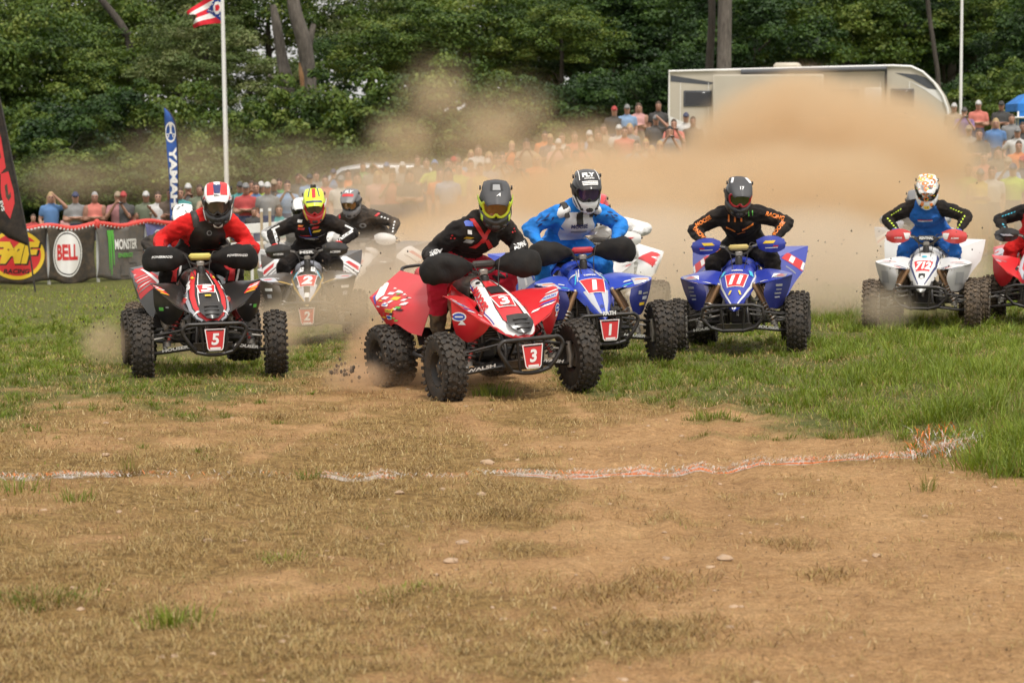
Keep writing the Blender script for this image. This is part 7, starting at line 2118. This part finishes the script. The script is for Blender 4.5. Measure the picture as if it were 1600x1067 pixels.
q1 = at(1597, 210, 65.0); q1.z = tz(q1.x, q1.y); tb = empty('folding_table', q1); tag(tb, 'white folding table under the blue canopy', 'table')
mb = MB(); zz = at(1597, 184, 65).z - q1.z; mb.rbox((.15, 0, zz), (.9, .6, .05), m_white, b=.015); mb.build('tabletop', tb)
for x, y in ((-.25, -.25), (.55, -.25), (.55, .25), (-.25, .25)): l = MB(); l.tube([(x, y, 0), (x, y, zz - .02)], .018, m_alloy, 6); l.build('leg', tb)
# ------------------------------------------------------------ grass, cuttings, stones, the painted line
def blade_material(name, stops, trans=.3):
    return leaf_mat(name, stops, trans)
G_MAT = blade_material('grass blades', [(0, (.38, .28, .12)), (.2, (.27, .215, .065)), (.4, (.105, .150, .020)), (.7, (.19, .26, .030)), (1, (.34, .38, .07))])
S_MAT = blade_material('dry cuttings', [(0, (.10, .058, .021)), (.3, (.25, .155, .055)), (.6, (.42, .28, .11)), (.8, (.28, .22, .07)), (1, (.58, .45, .23))], .1)
P_MAT = {'white': mat('chalk white', (.62, .58, .53), .9, dirt=.25, dscale=30), 'orange': mat('spray orange', (.85, .20, .035), .8, dirt=.15, dscale=30)}

def blades(name, X, Y, H, W, LEAN, AZ, T, m, zoff=-.01, flat=False):
    n = len(X); Z = ground_z(X, Y) + zoff
    c, s = np.cos(AZ), np.sin(AZ)
    d = np.stack([c, s], -1)                                   # lean direction
    fa = RNG.uniform(0, 2 * np.pi, n) if not flat else AZ + np.pi / 2
    w = np.stack([np.cos(fa), np.sin(fa)], -1) * W[:, None] * .5
    up1, up2 = H * .55 * np.cos(LEAN * .5), H * np.cos(LEAN)
    o1, o2 = H * .55 * np.sin(LEAN * .5), H * np.sin(LEAN)
    B = np.stack([X, Y], -1)
    p = np.zeros((n, 5, 3))
    p[:, 0, :2] = B - w; p[:, 1, :2] = B + w; p[:, 2, :2] = B + d * o1[:, None] + w * .8; p[:, 3, :2] = B + d * o1[:, None] - w * .8; p[:, 4, :2] = B + d * o2[:, None]
    p[:, 0, 2] = Z; p[:, 1, 2] = Z; p[:, 2, 2] = Z + up1; p[:, 3, 2] = Z + up1; p[:, 4, 2] = Z + up2
    V = p.reshape(-1, 3); b = np.arange(n) * 5
    loops = np.stack([b, b + 1, b + 2, b + 3, b + 3, b + 2, b + 4], -1).ravel()
    starts = np.stack([np.arange(n) * 7, np.arange(n) * 7 + 4], -1).ravel()
    me = bpy.data.meshes.new(name)
    me.vertices.add(len(V)); me.vertices.foreach_set('co', V.ravel())
    me.loops.add(len(loops)); me.loops.foreach_set('vertex_index', loops)
    me.polygons.add(len(starts)); me.polygons.foreach_set('loop_start', starts)
    me.update(calc_edges=True)
    a = me.attributes.new('tone', 'FLOAT', 'POINT'); a.data.foreach_set('value', np.repeat(np.clip(T, 0, 1), 5).astype(np.float32))
    me.materials.append(m)
    return link(name, me)

def scatter(n, d0, d1, p=2.0, spread=.285):
    """random ground points in view, denser near the camera"""
    u = RNG.uniform(0, 1, n); d = (d0 ** (1 - p) + u * (d1 ** (1 - p) - d0 ** (1 - p))) ** (1 / (1 - p)) if p != 1 else d0 * (d1 / d0) ** u
    return RNG.uniform(-1, 1, n) * (d * spread + .15), d

# standing grass: scattered blades, and tufts whose blades fan out
def grass_height(X, Y, px, py, g, cl):
    right = sstep(1130, 1420, px + (py - 520) * .2); near = sstep(1380, 1590, px) * sstep(540, 680, py)
    return (.040 + .026 * cl + .034 * right * (.25 + 1.0 * cl) + .060 * near + .02 * sstep(22, 40, Y)) * (.45 + .55 * g), right
def thin(X, Y, k=1.0):
    g = greenness(X, Y); px, py = to_px(X, Y, terrain(X, Y))
    cl = np.clip(.5 + .55 * nz2(X, Y, .42, 21) + .4 * nz2(X, Y, .15, 22), 0, 1.2)
    keep = RNG.uniform(0, 1, len(X)) < np.clip(g * 1.15 - .05, 0, 1) * np.clip(.07 + .95 * cl ** 1.5, .04, 1) * k
    keep &= ~((Y > 41.3) & (px < 320))
    return tuple(q[keep] for q in (X, Y, g, px, py, cl))
X, Y, g, px, py, cl = thin(*scatter(430000, 9.5, 47, 1.7))
H, right = grass_height(X, Y, px, py, g, cl)
n0 = len(X); H = H * RNG.uniform(.5, 1.3, n0)
LE, AZ = np.clip(RNG.normal(.82, .36, n0), .05, 1.45), RNG.uniform(0, 6.28, n0)
T = .54 + .24 * nz2(X, Y, .8, 31) + .14 * nz2(X, Y, .2, 34) + RNG.normal(0, .18, n0) - .30 * (1 - g) + .12 * right + .26 * sstep(620, 300, px) * g
T = np.where(RNG.uniform(0, 1, n0) < (.20 - .08 * sstep(620, 300, px)) + .30 * (1 - g), RNG.uniform(0, .22, n0), T)
parts = [(X, Y, H, LE, AZ, T)]
tx, ty, tg, tpx, tpy, tcl = thin(*scatter(15000, 9.8, 34, 1.7), .9)
th, tr_r = grass_height(tx, ty, tpx, tpy, tg, tcl)
for rep in range(26):
    n = len(tx); an = RNG.uniform(0, 6.28, n); rr = np.abs(RNG.normal(0, 1, n)) * (.022 + .020 * tr_r)
    parts.append((tx + np.cos(an) * rr, ty + np.sin(an) * rr, th * RNG.uniform(.9, 2.0, n), np.clip(RNG.normal(.80, .32, n), .1, 1.4), an + RNG.normal(0, .4, n), .52 + .22 * nz2(tx, ty, .05, 33) + .10 * tr_r + RNG.normal(0, .10, n) - .18 * (1 - tg)))
X, Y, H, LE, AZ, T = (np.concatenate([q[i] for q in parts]) for i in range(6))
o = blades('grass', X, Y, H, np.maximum(.0052, .00034 * Y) * RNG.uniform(.7, 1.4, len(X)), LE, AZ, T, G_MAT)
tag(o, 'green grass growing either side of the bare start strip', 'grass', kind='stuff')

# dry cuttings lying on the bare earth
X, Y = scatter(430000, 7.0, 26, 1.6)
st = strawness(X, Y) * (1 - .6 * greenness(X, Y)) + .22 * greenness(X, Y)
cl = np.clip(.42 + .6 * nz2(X, Y, .21, 41) + .5 * nz2(X, Y, .075, 42), 0, 1)
keep = RNG.uniform(0, 1, len(X)) < np.clip(st, 0.04, 1) * (.08 + .92 * cl)
X, Y, cl = X[keep], Y[keep], cl[keep]
n = len(X)
o = blades('dry_cuttings', X, Y, RNG.uniform(.018, .075, n), np.maximum(.0026, .00024 * Y) * RNG.uniform(.6, 1.3, n), RNG.uniform(1.32, 1.57, n), RNG.normal(0, 1.1, n) + np.where(RNG.uniform(0, 1, n) < .5, 0, math.pi), np.clip(RNG.normal(.60, .26, n) - .10 * cl, 0, 1), S_MAT, zoff=.003 + .016 * RNG.uniform(0, 1, n) ** 2 * cl, flat=True)
tag(o, 'dry brown grass cuttings strewn over the bare earth', 'cuttings', kind='stuff')
# stubble: short stumps of mown grass, brown and dull green
X, Y = scatter(20000, 7.2, 24, 1.6)
cl = np.clip(nz2(X, Y, .25, 51) + .8 * nz2(X, Y, .08, 52), 0, 1); keep = RNG.uniform(0, 1, len(X)) < strawness(X, Y) * cl * 1.2
X, Y = X[keep], Y[keep]; n = len(X)
o = blades('stubble', X, Y, RNG.uniform(.012, .045, n), np.full(n, .0034), RNG.uniform(.2, 1.2, n), RNG.uniform(0, 6.28, n), RNG.normal(.25, .2, n), G_MAT)
tag(o, 'short brown stubble of mown grass on the bare strip', 'stubble', kind='stuff')
# matted heaps of cuttings
HE = [(780, 808, .26, 900), (1010, 985, .34, 1500), (960, 930, .28, 700), (505, 765, .14, 260), (565, 772, .12, 260), (200, 742, .12, 300), (1040, 905, .25, 350), (60, 940, .22, 500), (640, 735, .14, 260), (420, 655, .16, 260), (1290, 900, .16, 200), (1230, 850, .2, 260)]
hx, hy, hh = [], [], []
for px_, py_, r, k in HE:
    c = on_ground(px_, py_); a = RNG.normal(0, 1, (k, 2)) * r * .5; hx.append(c.x + a[:, 0]); hy.append(c.y + a[:, 1] * .8); hh.append(.03 * np.exp(-(a ** 2).sum(1) / (r * .5) ** 2))
hx, hy, hh = map(np.concatenate, (hx, hy, hh)); n = len(hx)
o = blades('matted_cuttings', hx, hy, RNG.uniform(.03, .085, n), np.full(n, .0032), RNG.uniform(1.15, 1.56, n), RNG.uniform(0, 6.28, n), RNG.normal(.42, .24, n), S_MAT, zoff=hh * RNG.uniform(0, 1, n))
tag(o, 'matted little heaps of dry cuttings', 'cuttings', kind='stuff')

# single tufts that stand out
def tuft(px_, py_, k, h, r, label, tone=.62, lean=.6):
    c = on_ground(px_, py_); a = RNG.normal(0, 1, (k, 2)) * r * .42
    o = blades('grass_tuft', c.x + a[:, 0], c.y + a[:, 1] * .7, h * RNG.uniform(.5, 1.2, k), np.full(k, .0055), np.clip(RNG.normal(lean, .3, k), .05, 1.4), np.arctan2(a[:, 1], a[:, 0]) + RNG.normal(0, .5, k), RNG.normal(tone, .15, k), G_MAT)
    tag(o, label, 'grass tuft', 'grass tufts on the bare strip')
tuft(772, 618, 170, .13, .20, 'bright grass tuft just in front of the leading red quad')
tuft(62, 938, 190, .10, .26, 'flattened dark grass tuft at the near corner of the bare strip', .45, 1.05)
tuft(275, 975, 110, .10, .15, 'small upright grass tuft between the flattened one and the heap', .6)
tuft(443, 874, 60, .07, .12, 'little broad-leaved green tuft alone on the bare strip', .7, 1.0)
tuft(1112, 657, 150, .09, .17, 'low round grass tuft in front of quad 11', .55)
tuft(483, 747, 60, .08, .10, 'thin tuft growing on the painted line', .4)
tuft(120, 782, 60, .10, .11, 'wispy tuft just under the painted line, near quad 5', .5, .5)
tuft(28, 768, 70, .10, .14, 'broad wispy tuft under the end of the painted line by the frame edge', .55, .6)
tuft(1450, 765, 26, .12, .08, 'sparse dry sprig under the painted end of the line', .35, .35)
tuft(200, 742, 30, .13, .07, 'tall dry weed standing in the painted line', .22, .3)
tuft(1552, 728, 300, .15, .30, 'thick tall grass tuft where the painted line ends', .62, .85)
tuft(1590, 700, 300, .22, .28, 'tallest grass clump at the frame edge behind the end of the line', .66, .55)
tuft(640, 925, 90, .06, .22, 'faint green sprigs low on the bare strip', .75, 1.0)

# the start line sprayed over the cuttings
for colr, n0, sd, lab_ in (('white', 4200, .046, 'white chalk sprayed on the cuttings along the start line'), ('orange', 1500, .018, 'orange paint sprayed along the middle of the start line')):
    t = RNG.uniform(0, 1, n0); k, px_ = line_strength(t); kp = RNG.uniform(0, 1, n0) < k * (1 if colr == 'white' else .55 + .45 * np.sin(px_ / 29. + 2) ** 2); t, px_ = t[kp], px_[kp]
    ix = t * 499; i0 = ix.astype(int).clip(0, 498); P = LC[i0] + (LC[i0 + 1] - LC[i0]) * (ix - i0)[:, None]
    off = RNG.normal(0, 1, len(t)) * sd * (1 + .6 * sstep(1380, 1540, px_)) + (.006 if colr == 'orange' else 0)
    if colr == 'white': off = np.where(RNG.uniform(0, 1, len(t)) < .75, np.sign(off) * (np.abs(off) * .6 + .028), off)
    X, Y = P[:, 0] + RNG.normal(0, .012, len(t)), P[:, 1] + off * 1.25
    e = sstep(1400, 1530, px_); n = len(X)
    o = blades('painted_line', X, Y, RNG.uniform(.018, .05, n) * (1 + 1.8 * e * RNG.uniform(0, 1, n)), RNG.uniform(.0025, .005, n), RNG.uniform(1.38, 1.57, n) - .85 * e * RNG.uniform(0, 1, n), RNG.normal(0, .5, n) + np.where(RNG.uniform(0, 1, n) < .5, 0, math.pi), np.zeros(n), P_MAT[colr], zoff=.010 if colr == 'white' else .014, flat=True)
    tag(o, lab_, 'painted line', kind='stuff')
# sprayed blades standing at the end of the line
for colr, k in (('white', 150), ('orange', 170)):
    cs = [on_ground(RNG.uniform(1425, 1560), RNG.uniform(672, 716)) for _ in range(k)]
    X = np.array([c.x for c in cs]); Y = np.array([c.y for c in cs]); n = len(X)
    o = blades('painted_grass', X, Y, RNG.uniform(.04, .14, n), np.full(n, .0065), RNG.uniform(.4, 1.5, n), RNG.uniform(0, 6.28, n), np.zeros(n), P_MAT[colr])
    tag(o, f'{colr} sprayed grass blades bristling at the end of the start line', 'painted grass', kind='stuff')

# stones
m_stone = mat('stone', (.42, .29, .19), .9, dirt=.3, dscale=14, bump=.5, bscale=40, vary=.15)
def rock(rg, s):
    mb = MB(); R = Matrix.Rotation(rg.uniform(0, 6.28), 3, 'Z')
    mb.ell((0, 0, 0), (1, 1, 1), m_stone, 9, 6)
    o = rg.uniform(0, 99)
    v = []
    for p in mb.v:
        q = Vector(p); q *= 1 + .45 * mnoise.noise(q * 1.1 + Vector((o, 0, 0))) + .2 * mnoise.noise(q * 2.7 + Vector((0, o, 0)))
        v.append(tuple(R @ Vector((q.x * s, q.y * s * .75, q.z * s * .42))))
    mb.v = v; return mb
# crumbs of dry earth
n = 9000
X, Y = scatter(n, 7.2, 20, 1.8); keep = (greenness(X, Y) < .35) & (RNG.uniform(0, 1, n) < np.clip(.15 + .9 * nz2(X, Y, .3, 71) + .6 * nz2(X, Y, .1, 72), 0, 1)); X, Y = X[keep], Y[keep]; n = len(X)
r = .003 + .011 * RNG.uniform(0, 1, n) ** 4; Z = ground_z(X, Y)
o8 = np.array([(1, 0, 0), (0, 1, 0), (-1, 0, 0), (0, -1, 0), (.1, .1, .75), (0, 0, -.5)], float)
V = (o8[None] * r[:, None, None] * RNG.uniform(.55, 1.4, (n, 6, 3))); an = RNG.uniform(0, 6.28, n); ca, sa = np.cos(an)[:, None], np.sin(an)[:, None]
V = np.stack([V[..., 0] * ca - V[..., 1] * sa + X[:, None], V[..., 0] * sa + V[..., 1] * ca + Y[:, None], V[..., 2] + Z[:, None] + r[:, None] * .25], -1).reshape(-1, 3)
f8 = np.array([(0, 1, 4), (1, 2, 4), (2, 3, 4), (3, 0, 4), (1, 0, 5), (2, 1, 5), (3, 2, 5), (0, 3, 5)]); F8 = (np.arange(n) * 6)[:, None, None] + f8[None]
me = bpy.data.meshes.new('earth_crumbs'); me.from_pydata(V.tolist(), [], F8.reshape(-1, 3).tolist()); me.materials.append(mat('earth crumb', (.33, .19, .09), .95, dirt=.3, dscale=3, vary=.4))
tag(link('earth_crumbs', me), 'crumbs of dry earth strewn over the bare strip', 'earth crumbs', kind='stuff')
# dark scraps of root and rotted leaf between them
X, Y = scatter(9000, 7.2, 22, 1.7); keep = (greenness(X, Y) < .5) & (RNG.uniform(0, 1, len(X)) < np.clip(.2 + .8 * nz2(X, Y, .4, 81) + .7 * nz2(X, Y, .12, 82), .02, 1)); X, Y = X[keep], Y[keep]; n = len(X)
o = blades('dark_scraps', X, Y, RNG.uniform(.006, .024, n), RNG.uniform(.003, .007, n), RNG.uniform(1.3, 1.56, n), RNG.uniform(0, 6.28, n), RNG.uniform(0, .12, n), leaf_mat('scraps', [(0, (.09, .052, .022)), (1, (.17, .105, .045))], .05), zoff=.006, flat=True)
tag(o, 'dark scraps of root and rotted leaf on the bare strip', 'scraps', kind='stuff')
rgk = random.Random(12); mb = MB()
for k in range(620):
    d = 7.2 + 16 * rgk.random() ** 1.5; x = rgk.uniform(-1, 1) * d * .25
    if float(greenness(np.array([x]), np.array([d]))[0]) > .4: continue
    r = rock(rgk, min(.004 + .010 * rgk.random() ** 3 * 2, .022)); z = float(ground_z(x, d)); o0 = len(mb.v)
    mb.add([(p[0] + x, p[1] + d, p[2] + z) for p in r.v], r.f, m_stone)
o = mb.build('pebbles', None, 50); tag(o, 'small pale pebbles and crumbs of earth scattered over the bare strip', 'pebbles', kind='stuff')
for px_, py_, s, l in ((760, 724, .042, 'long pointed stone just behind the painted line'), (624, 770, .030, 'flat pale stone just in front of the painted line'), (752, 776, .028, 'pale lump of stone close under the painted line'), (722, 850, .030, 'pale stone beside the matted heap of cuttings'), (1133, 880, .040, 'angular pale stone at the edge of the bare earth'), (1370, 868, .026, 'rounded pale stone alone on the bare earth'), (325, 848, .030, 'half sunken stone among the cuttings'), (705, 885, .034, 'broad flat stone below the matted heap'), (165, 712, .030, 'pale stone behind the painted line near quad 5')):
    c = on_ground(px_, py_); o = rock(rgk, s).build('stone', None, 50); o.location = (c.x, c.y, float(ground_z(c.x, c.y)) + s * .16); tag(o, l, 'stone', 'stones on the bare strip')
# ------------------------------------------------------------ dust thrown up by the wheels
def dust_cloud(name, label, blobs, density, col=(.885, .745, .555), scale=.35, amp=.9, lo=.35, hi=.75, seed=0, step=1.0, aniso=.2, fade=.35):
    """blobs: (centre, radii).  One closed box; the density inside is a union of soft billows"""
    lo_c = [min(c[i] - r[i] for c, r in blobs) for i in range(3)]; hi_c = [max(c[i] + r[i] for c, r in blobs) for i in range(3)]
    mb = MB(); mb.box([(a + b) / 2 for a, b in zip(lo_c, hi_c)], [b - a for a, b in zip(lo_c, hi_c)], None)
    m = bpy.data.materials.new(name); m.use_nodes = True; nt = m.node_tree; N, L = nt.nodes, nt.links; N.clear()
    mb.mats = [m]
    tc = N.new('ShaderNodeTexCoord'); P = tc.outputs['Object']
    def math_(op, a, b=None, clamp=False):
        n = N.new('ShaderNodeMath'); n.operation = op; n.use_clamp = clamp
        for i, v in enumerate((a, b)):
            if v is None: continue
            if isinstance(v, (int, float)): n.inputs[i].default_value = v
            else: L.new(v, n.inputs[i])
        return n.outputs[0]
    f = None
    for c, r in blobs:
        v = N.new('ShaderNodeVectorMath'); v.operation = 'SUBTRACT'; L.new(P, v.inputs[0]); v.inputs[1].default_value = c
        w = N.new('ShaderNodeVectorMath'); w.operation = 'DIVIDE'; L.new(v.outputs[0], w.inputs[0]); w.inputs[1].default_value = r
        l = N.new('ShaderNodeVectorMath'); l.operation = 'LENGTH'; L.new(w.outputs[0], l.inputs[0])
        e = math_('SUBTRACT', 1.0, l.outputs['Value'])
        f = e if f is None else math_('MAXIMUM', f, e)
    n = N.new('ShaderNodeTexNoise'); n.inputs['Scale'].default_value = scale; n.inputs['Detail'].default_value = 5.5; n.inputs['Roughness'].default_value = .62; n.inputs['Distortion'].default_value = .3
    mp = N.new('ShaderNodeMapping'); mp.inputs['Location'].default_value = (seed * 13.1, seed * 7.7, seed * 3.3); L.new(P, mp.inputs[0]); L.new(mp.outputs[0], n.inputs['Vector'])
    k = math_('ADD', f, math_('MULTIPLY', math_('SUBTRACT', n.outputs[0], .5), amp))
    fd = N.new('ShaderNodeMapRange'); fd.interpolation_type = 'SMOOTHSTEP'; fd.inputs[1].default_value = .0; fd.inputs[2].default_value = fade; L.new(f, fd.inputs[0])
    mr = N.new('ShaderNodeMapRange'); mr.interpolation_type = 'SMOOTHSTEP'; mr.inputs[1].default_value = lo; mr.inputs[2].default_value = hi; mr.inputs[3].default_value = 0; mr.inputs[4].default_value = density; L.new(k, mr.inputs[0])
    # nothing spills through the faces of the box
    ins = math_('MULTIPLY', mr.outputs[0], fd.outputs[0])
    pv = N.new('ShaderNodeVolumePrincipled'); pv.inputs['Color'].default_value = (*col, 1); pv.inputs['Anisotropy'].default_value = aniso; L.new(ins, pv.inputs['Density'])
    o_ = N.new('ShaderNodeOutputMaterial'); L.new(pv.outputs[0], o_.inputs['Volume'])
    m.cycles.volume_step_rate = step
    mb.m = [0] * len(mb.f)
    o = link(name, mb.mesh(name, 180)); tag(o, label, 'dust', 'dust thrown up by the wheels', 'stuff')
    return o
def bl(px, py, d, rx, rz, ry=None):
    """billow centred on photo pixel px,py at d metres, rx / rz given in photo pixels"""
    c = at(px, py, d); k = d / FPX
    return (tuple(c), (rx * k, ry or rx * k * .8, rz * k))
dust_cloud('dust_cloud', 'dense tan dust billowing up in front of the trailer', [
    bl(1270, 225, 47, 200, 140, 6), bl(1190, 275, 48, 165, 150, 6), bl(1375, 258, 45, 165, 140, 6), bl(1445, 255, 44, 85, 112, 4), bl(1300, 215, 46, 130, 110, 5), bl(1080, 335, 45, 240, 130, 6), bl(950, 350, 43, 260, 130, 6), bl(800, 395, 41, 270, 115, 6), bl(650, 415, 38, 230, 95, 5), bl(1260, 380, 40, 330, 190, 7), bl(1000, 410, 38, 340, 170, 7)],
    .85, col=(.825, .66, .45), scale=.62, amp=1.25, lo=.02, hi=.50, seed=1, step=.4, fade=.30)
dust_cloud('dust_cloud', 'pale dust trailing low behind the middle of the field', [
    bl(520, 400, 31.5, 170, 95, 2.2), bl(590, 430, 27.5, 150, 90, 2.5), bl(760, 420, 27, 230, 125, 3), bl(1000, 420, 28, 270, 140, 3), bl(1260, 425, 28, 250, 135, 3), bl(1420, 430, 29, 170, 110, 2.5)], .55, col=(.91, .785, .63), scale=.5, amp=.55, lo=.10, hi=.55, seed=2, step=.6, fade=.3)
dust_cloud('dust_cloud', 'thin dust plume drifting up against the trees', [
    bl(760, 205, 45, 190, 150, 4), bl(690, 150, 45.5, 120, 120, 3), bl(640, 215, 45, 110, 90, 3), bl(900, 235, 45, 230, 90, 4), bl(620, 270, 44, 190, 85, 4), bl(760, 290, 43, 240, 90, 4)], .40, scale=.60, amp=1.5, lo=.24, hi=1.10, seed=21, step=.5, fade=.75, col=(.88, .70, .47))
dust_cloud('dust_cloud', 'thin brown dust veil hanging behind the banner fence', [
    bl(300, 262, 54, 260, 120, 5), bl(480, 265, 55, 260, 115, 5), bl(120, 280, 55, 180, 75, 5)], .10, scale=.26, amp=1.0, lo=.25, hi=.95, seed=4, step=.8, col=(.90, .70, .47), fade=.6)
dust_cloud('dust_cloud', 'thin dust over the crowd below the bare white pole', [
    bl(1540, 285, 42, 140, 100, 4), bl(1500, 340, 38, 220, 100, 4)], .30, scale=.4, amp=.8, lo=.12, hi=.7, seed=5, step=.7, fade=.5)
dust_cloud('dust_cloud', 'thin dust over the crowd by the parked car', [
    bl(560, 310, 40, 210, 62, 4), bl(700, 300, 40, 180, 80, 4), bl(850, 275, 44, 220, 75, 4), bl(980, 260, 46, 150, 60, 4)], .20, scale=.4, amp=.7, lo=.10, hi=.7, seed=15, step=.8, fade=.5)
dust_cloud('dust_cloud', 'dust swallowing the wheels of quad 2', [
    bl(520, 475, 21.8, 150, 85, .8), bl(620, 470, 22.0, 130, 85, .8), bl(440, 490, 22, 80, 45, .6)], 1.25, scale=1.5, amp=.7, lo=.12, hi=.75, seed=6, step=.6, fade=.5)
dust_cloud('dust_cloud', 'brown spray off the rear wheels of the leading red quad', [
    bl(560, 588, 16.9, 85, 45, .6), bl(650, 590, 17.5, 85, 42, .5), bl(590, 550, 18.2, 85, 75, .8), bl(740, 590, 17.9, 100, 40, .6)], 3.0, scale=2.6, amp=1.0, lo=.18, hi=.8, seed=7, step=.6, col=(.90, .66, .43), fade=.5)
dust_cloud('dust_cloud', 'dust spraying off the rear wheel of quad 5', [
    bl(165, 535, 19.2, 75, 60, .6), bl(225, 548, 19.6, 80, 42, .6), bl(420, 520, 20.2, 110, 62, .8), bl(300, 540, 20, 120, 40, .6)], 1.7, scale=2.2, amp=1.0, lo=.18, hi=.85, seed=8, step=.6, col=(.93, .72, .50), fade=.55)
dust_cloud('dust_cloud', 'dust round the wheels of quad 712', [
    bl(1385, 480, 23.2, 75, 55, .6), bl(1470, 480, 26.0, 130, 65, .8)], .9, scale=2.0, amp=.9, lo=.15, hi=.85, seed=9, step=.6, fade=.55)
dust_cloud('dust_cloud', 'dust boiling between quads 1 and 11', [
    bl(900, 520, 20.6, 90, 60, .6), bl(1010, 480, 22.4, 110, 95, .8), bl(850, 555, 17.9, 80, 34, .5)], 1.1, scale=2.0, amp=.9, lo=.15, hi=.8, seed=10, step=.6, fade=.5)
# clods and crumbs in the air
rgd = random.Random(3); mb = MB()
for cx, cy, d, sx, sy, n in ((600, 560, 17, 90, 60, 90), (1050, 470, 22, 160, 90, 70), (520, 430, 22, 160, 110, 60), (1480, 420, 24, 110, 90, 60), (170, 500, 19, 60, 60, 40), (1280, 380, 24, 170, 120, 50), (540, 580, 17, 28, 14, 60)):
    for k in range(n):
        p = at(cx + rgd.gauss(0, sx * .5), cy + rgd.gauss(0, sy * .5), d + rgd.uniform(-.5, .5)); r = rgd.uniform(.002, .009) * (1.6 if n == 60 and sx < 30 else 1)
        if p.z < tz(p.x, p.y): continue
        mb.ell(p, (r, r, r * 1.3), m_rubber2, 5, 4)
o = mb.build('flying_clods', None); tag(o, 'crumbs of earth flung up behind the wheels', 'clods', kind='stuff')
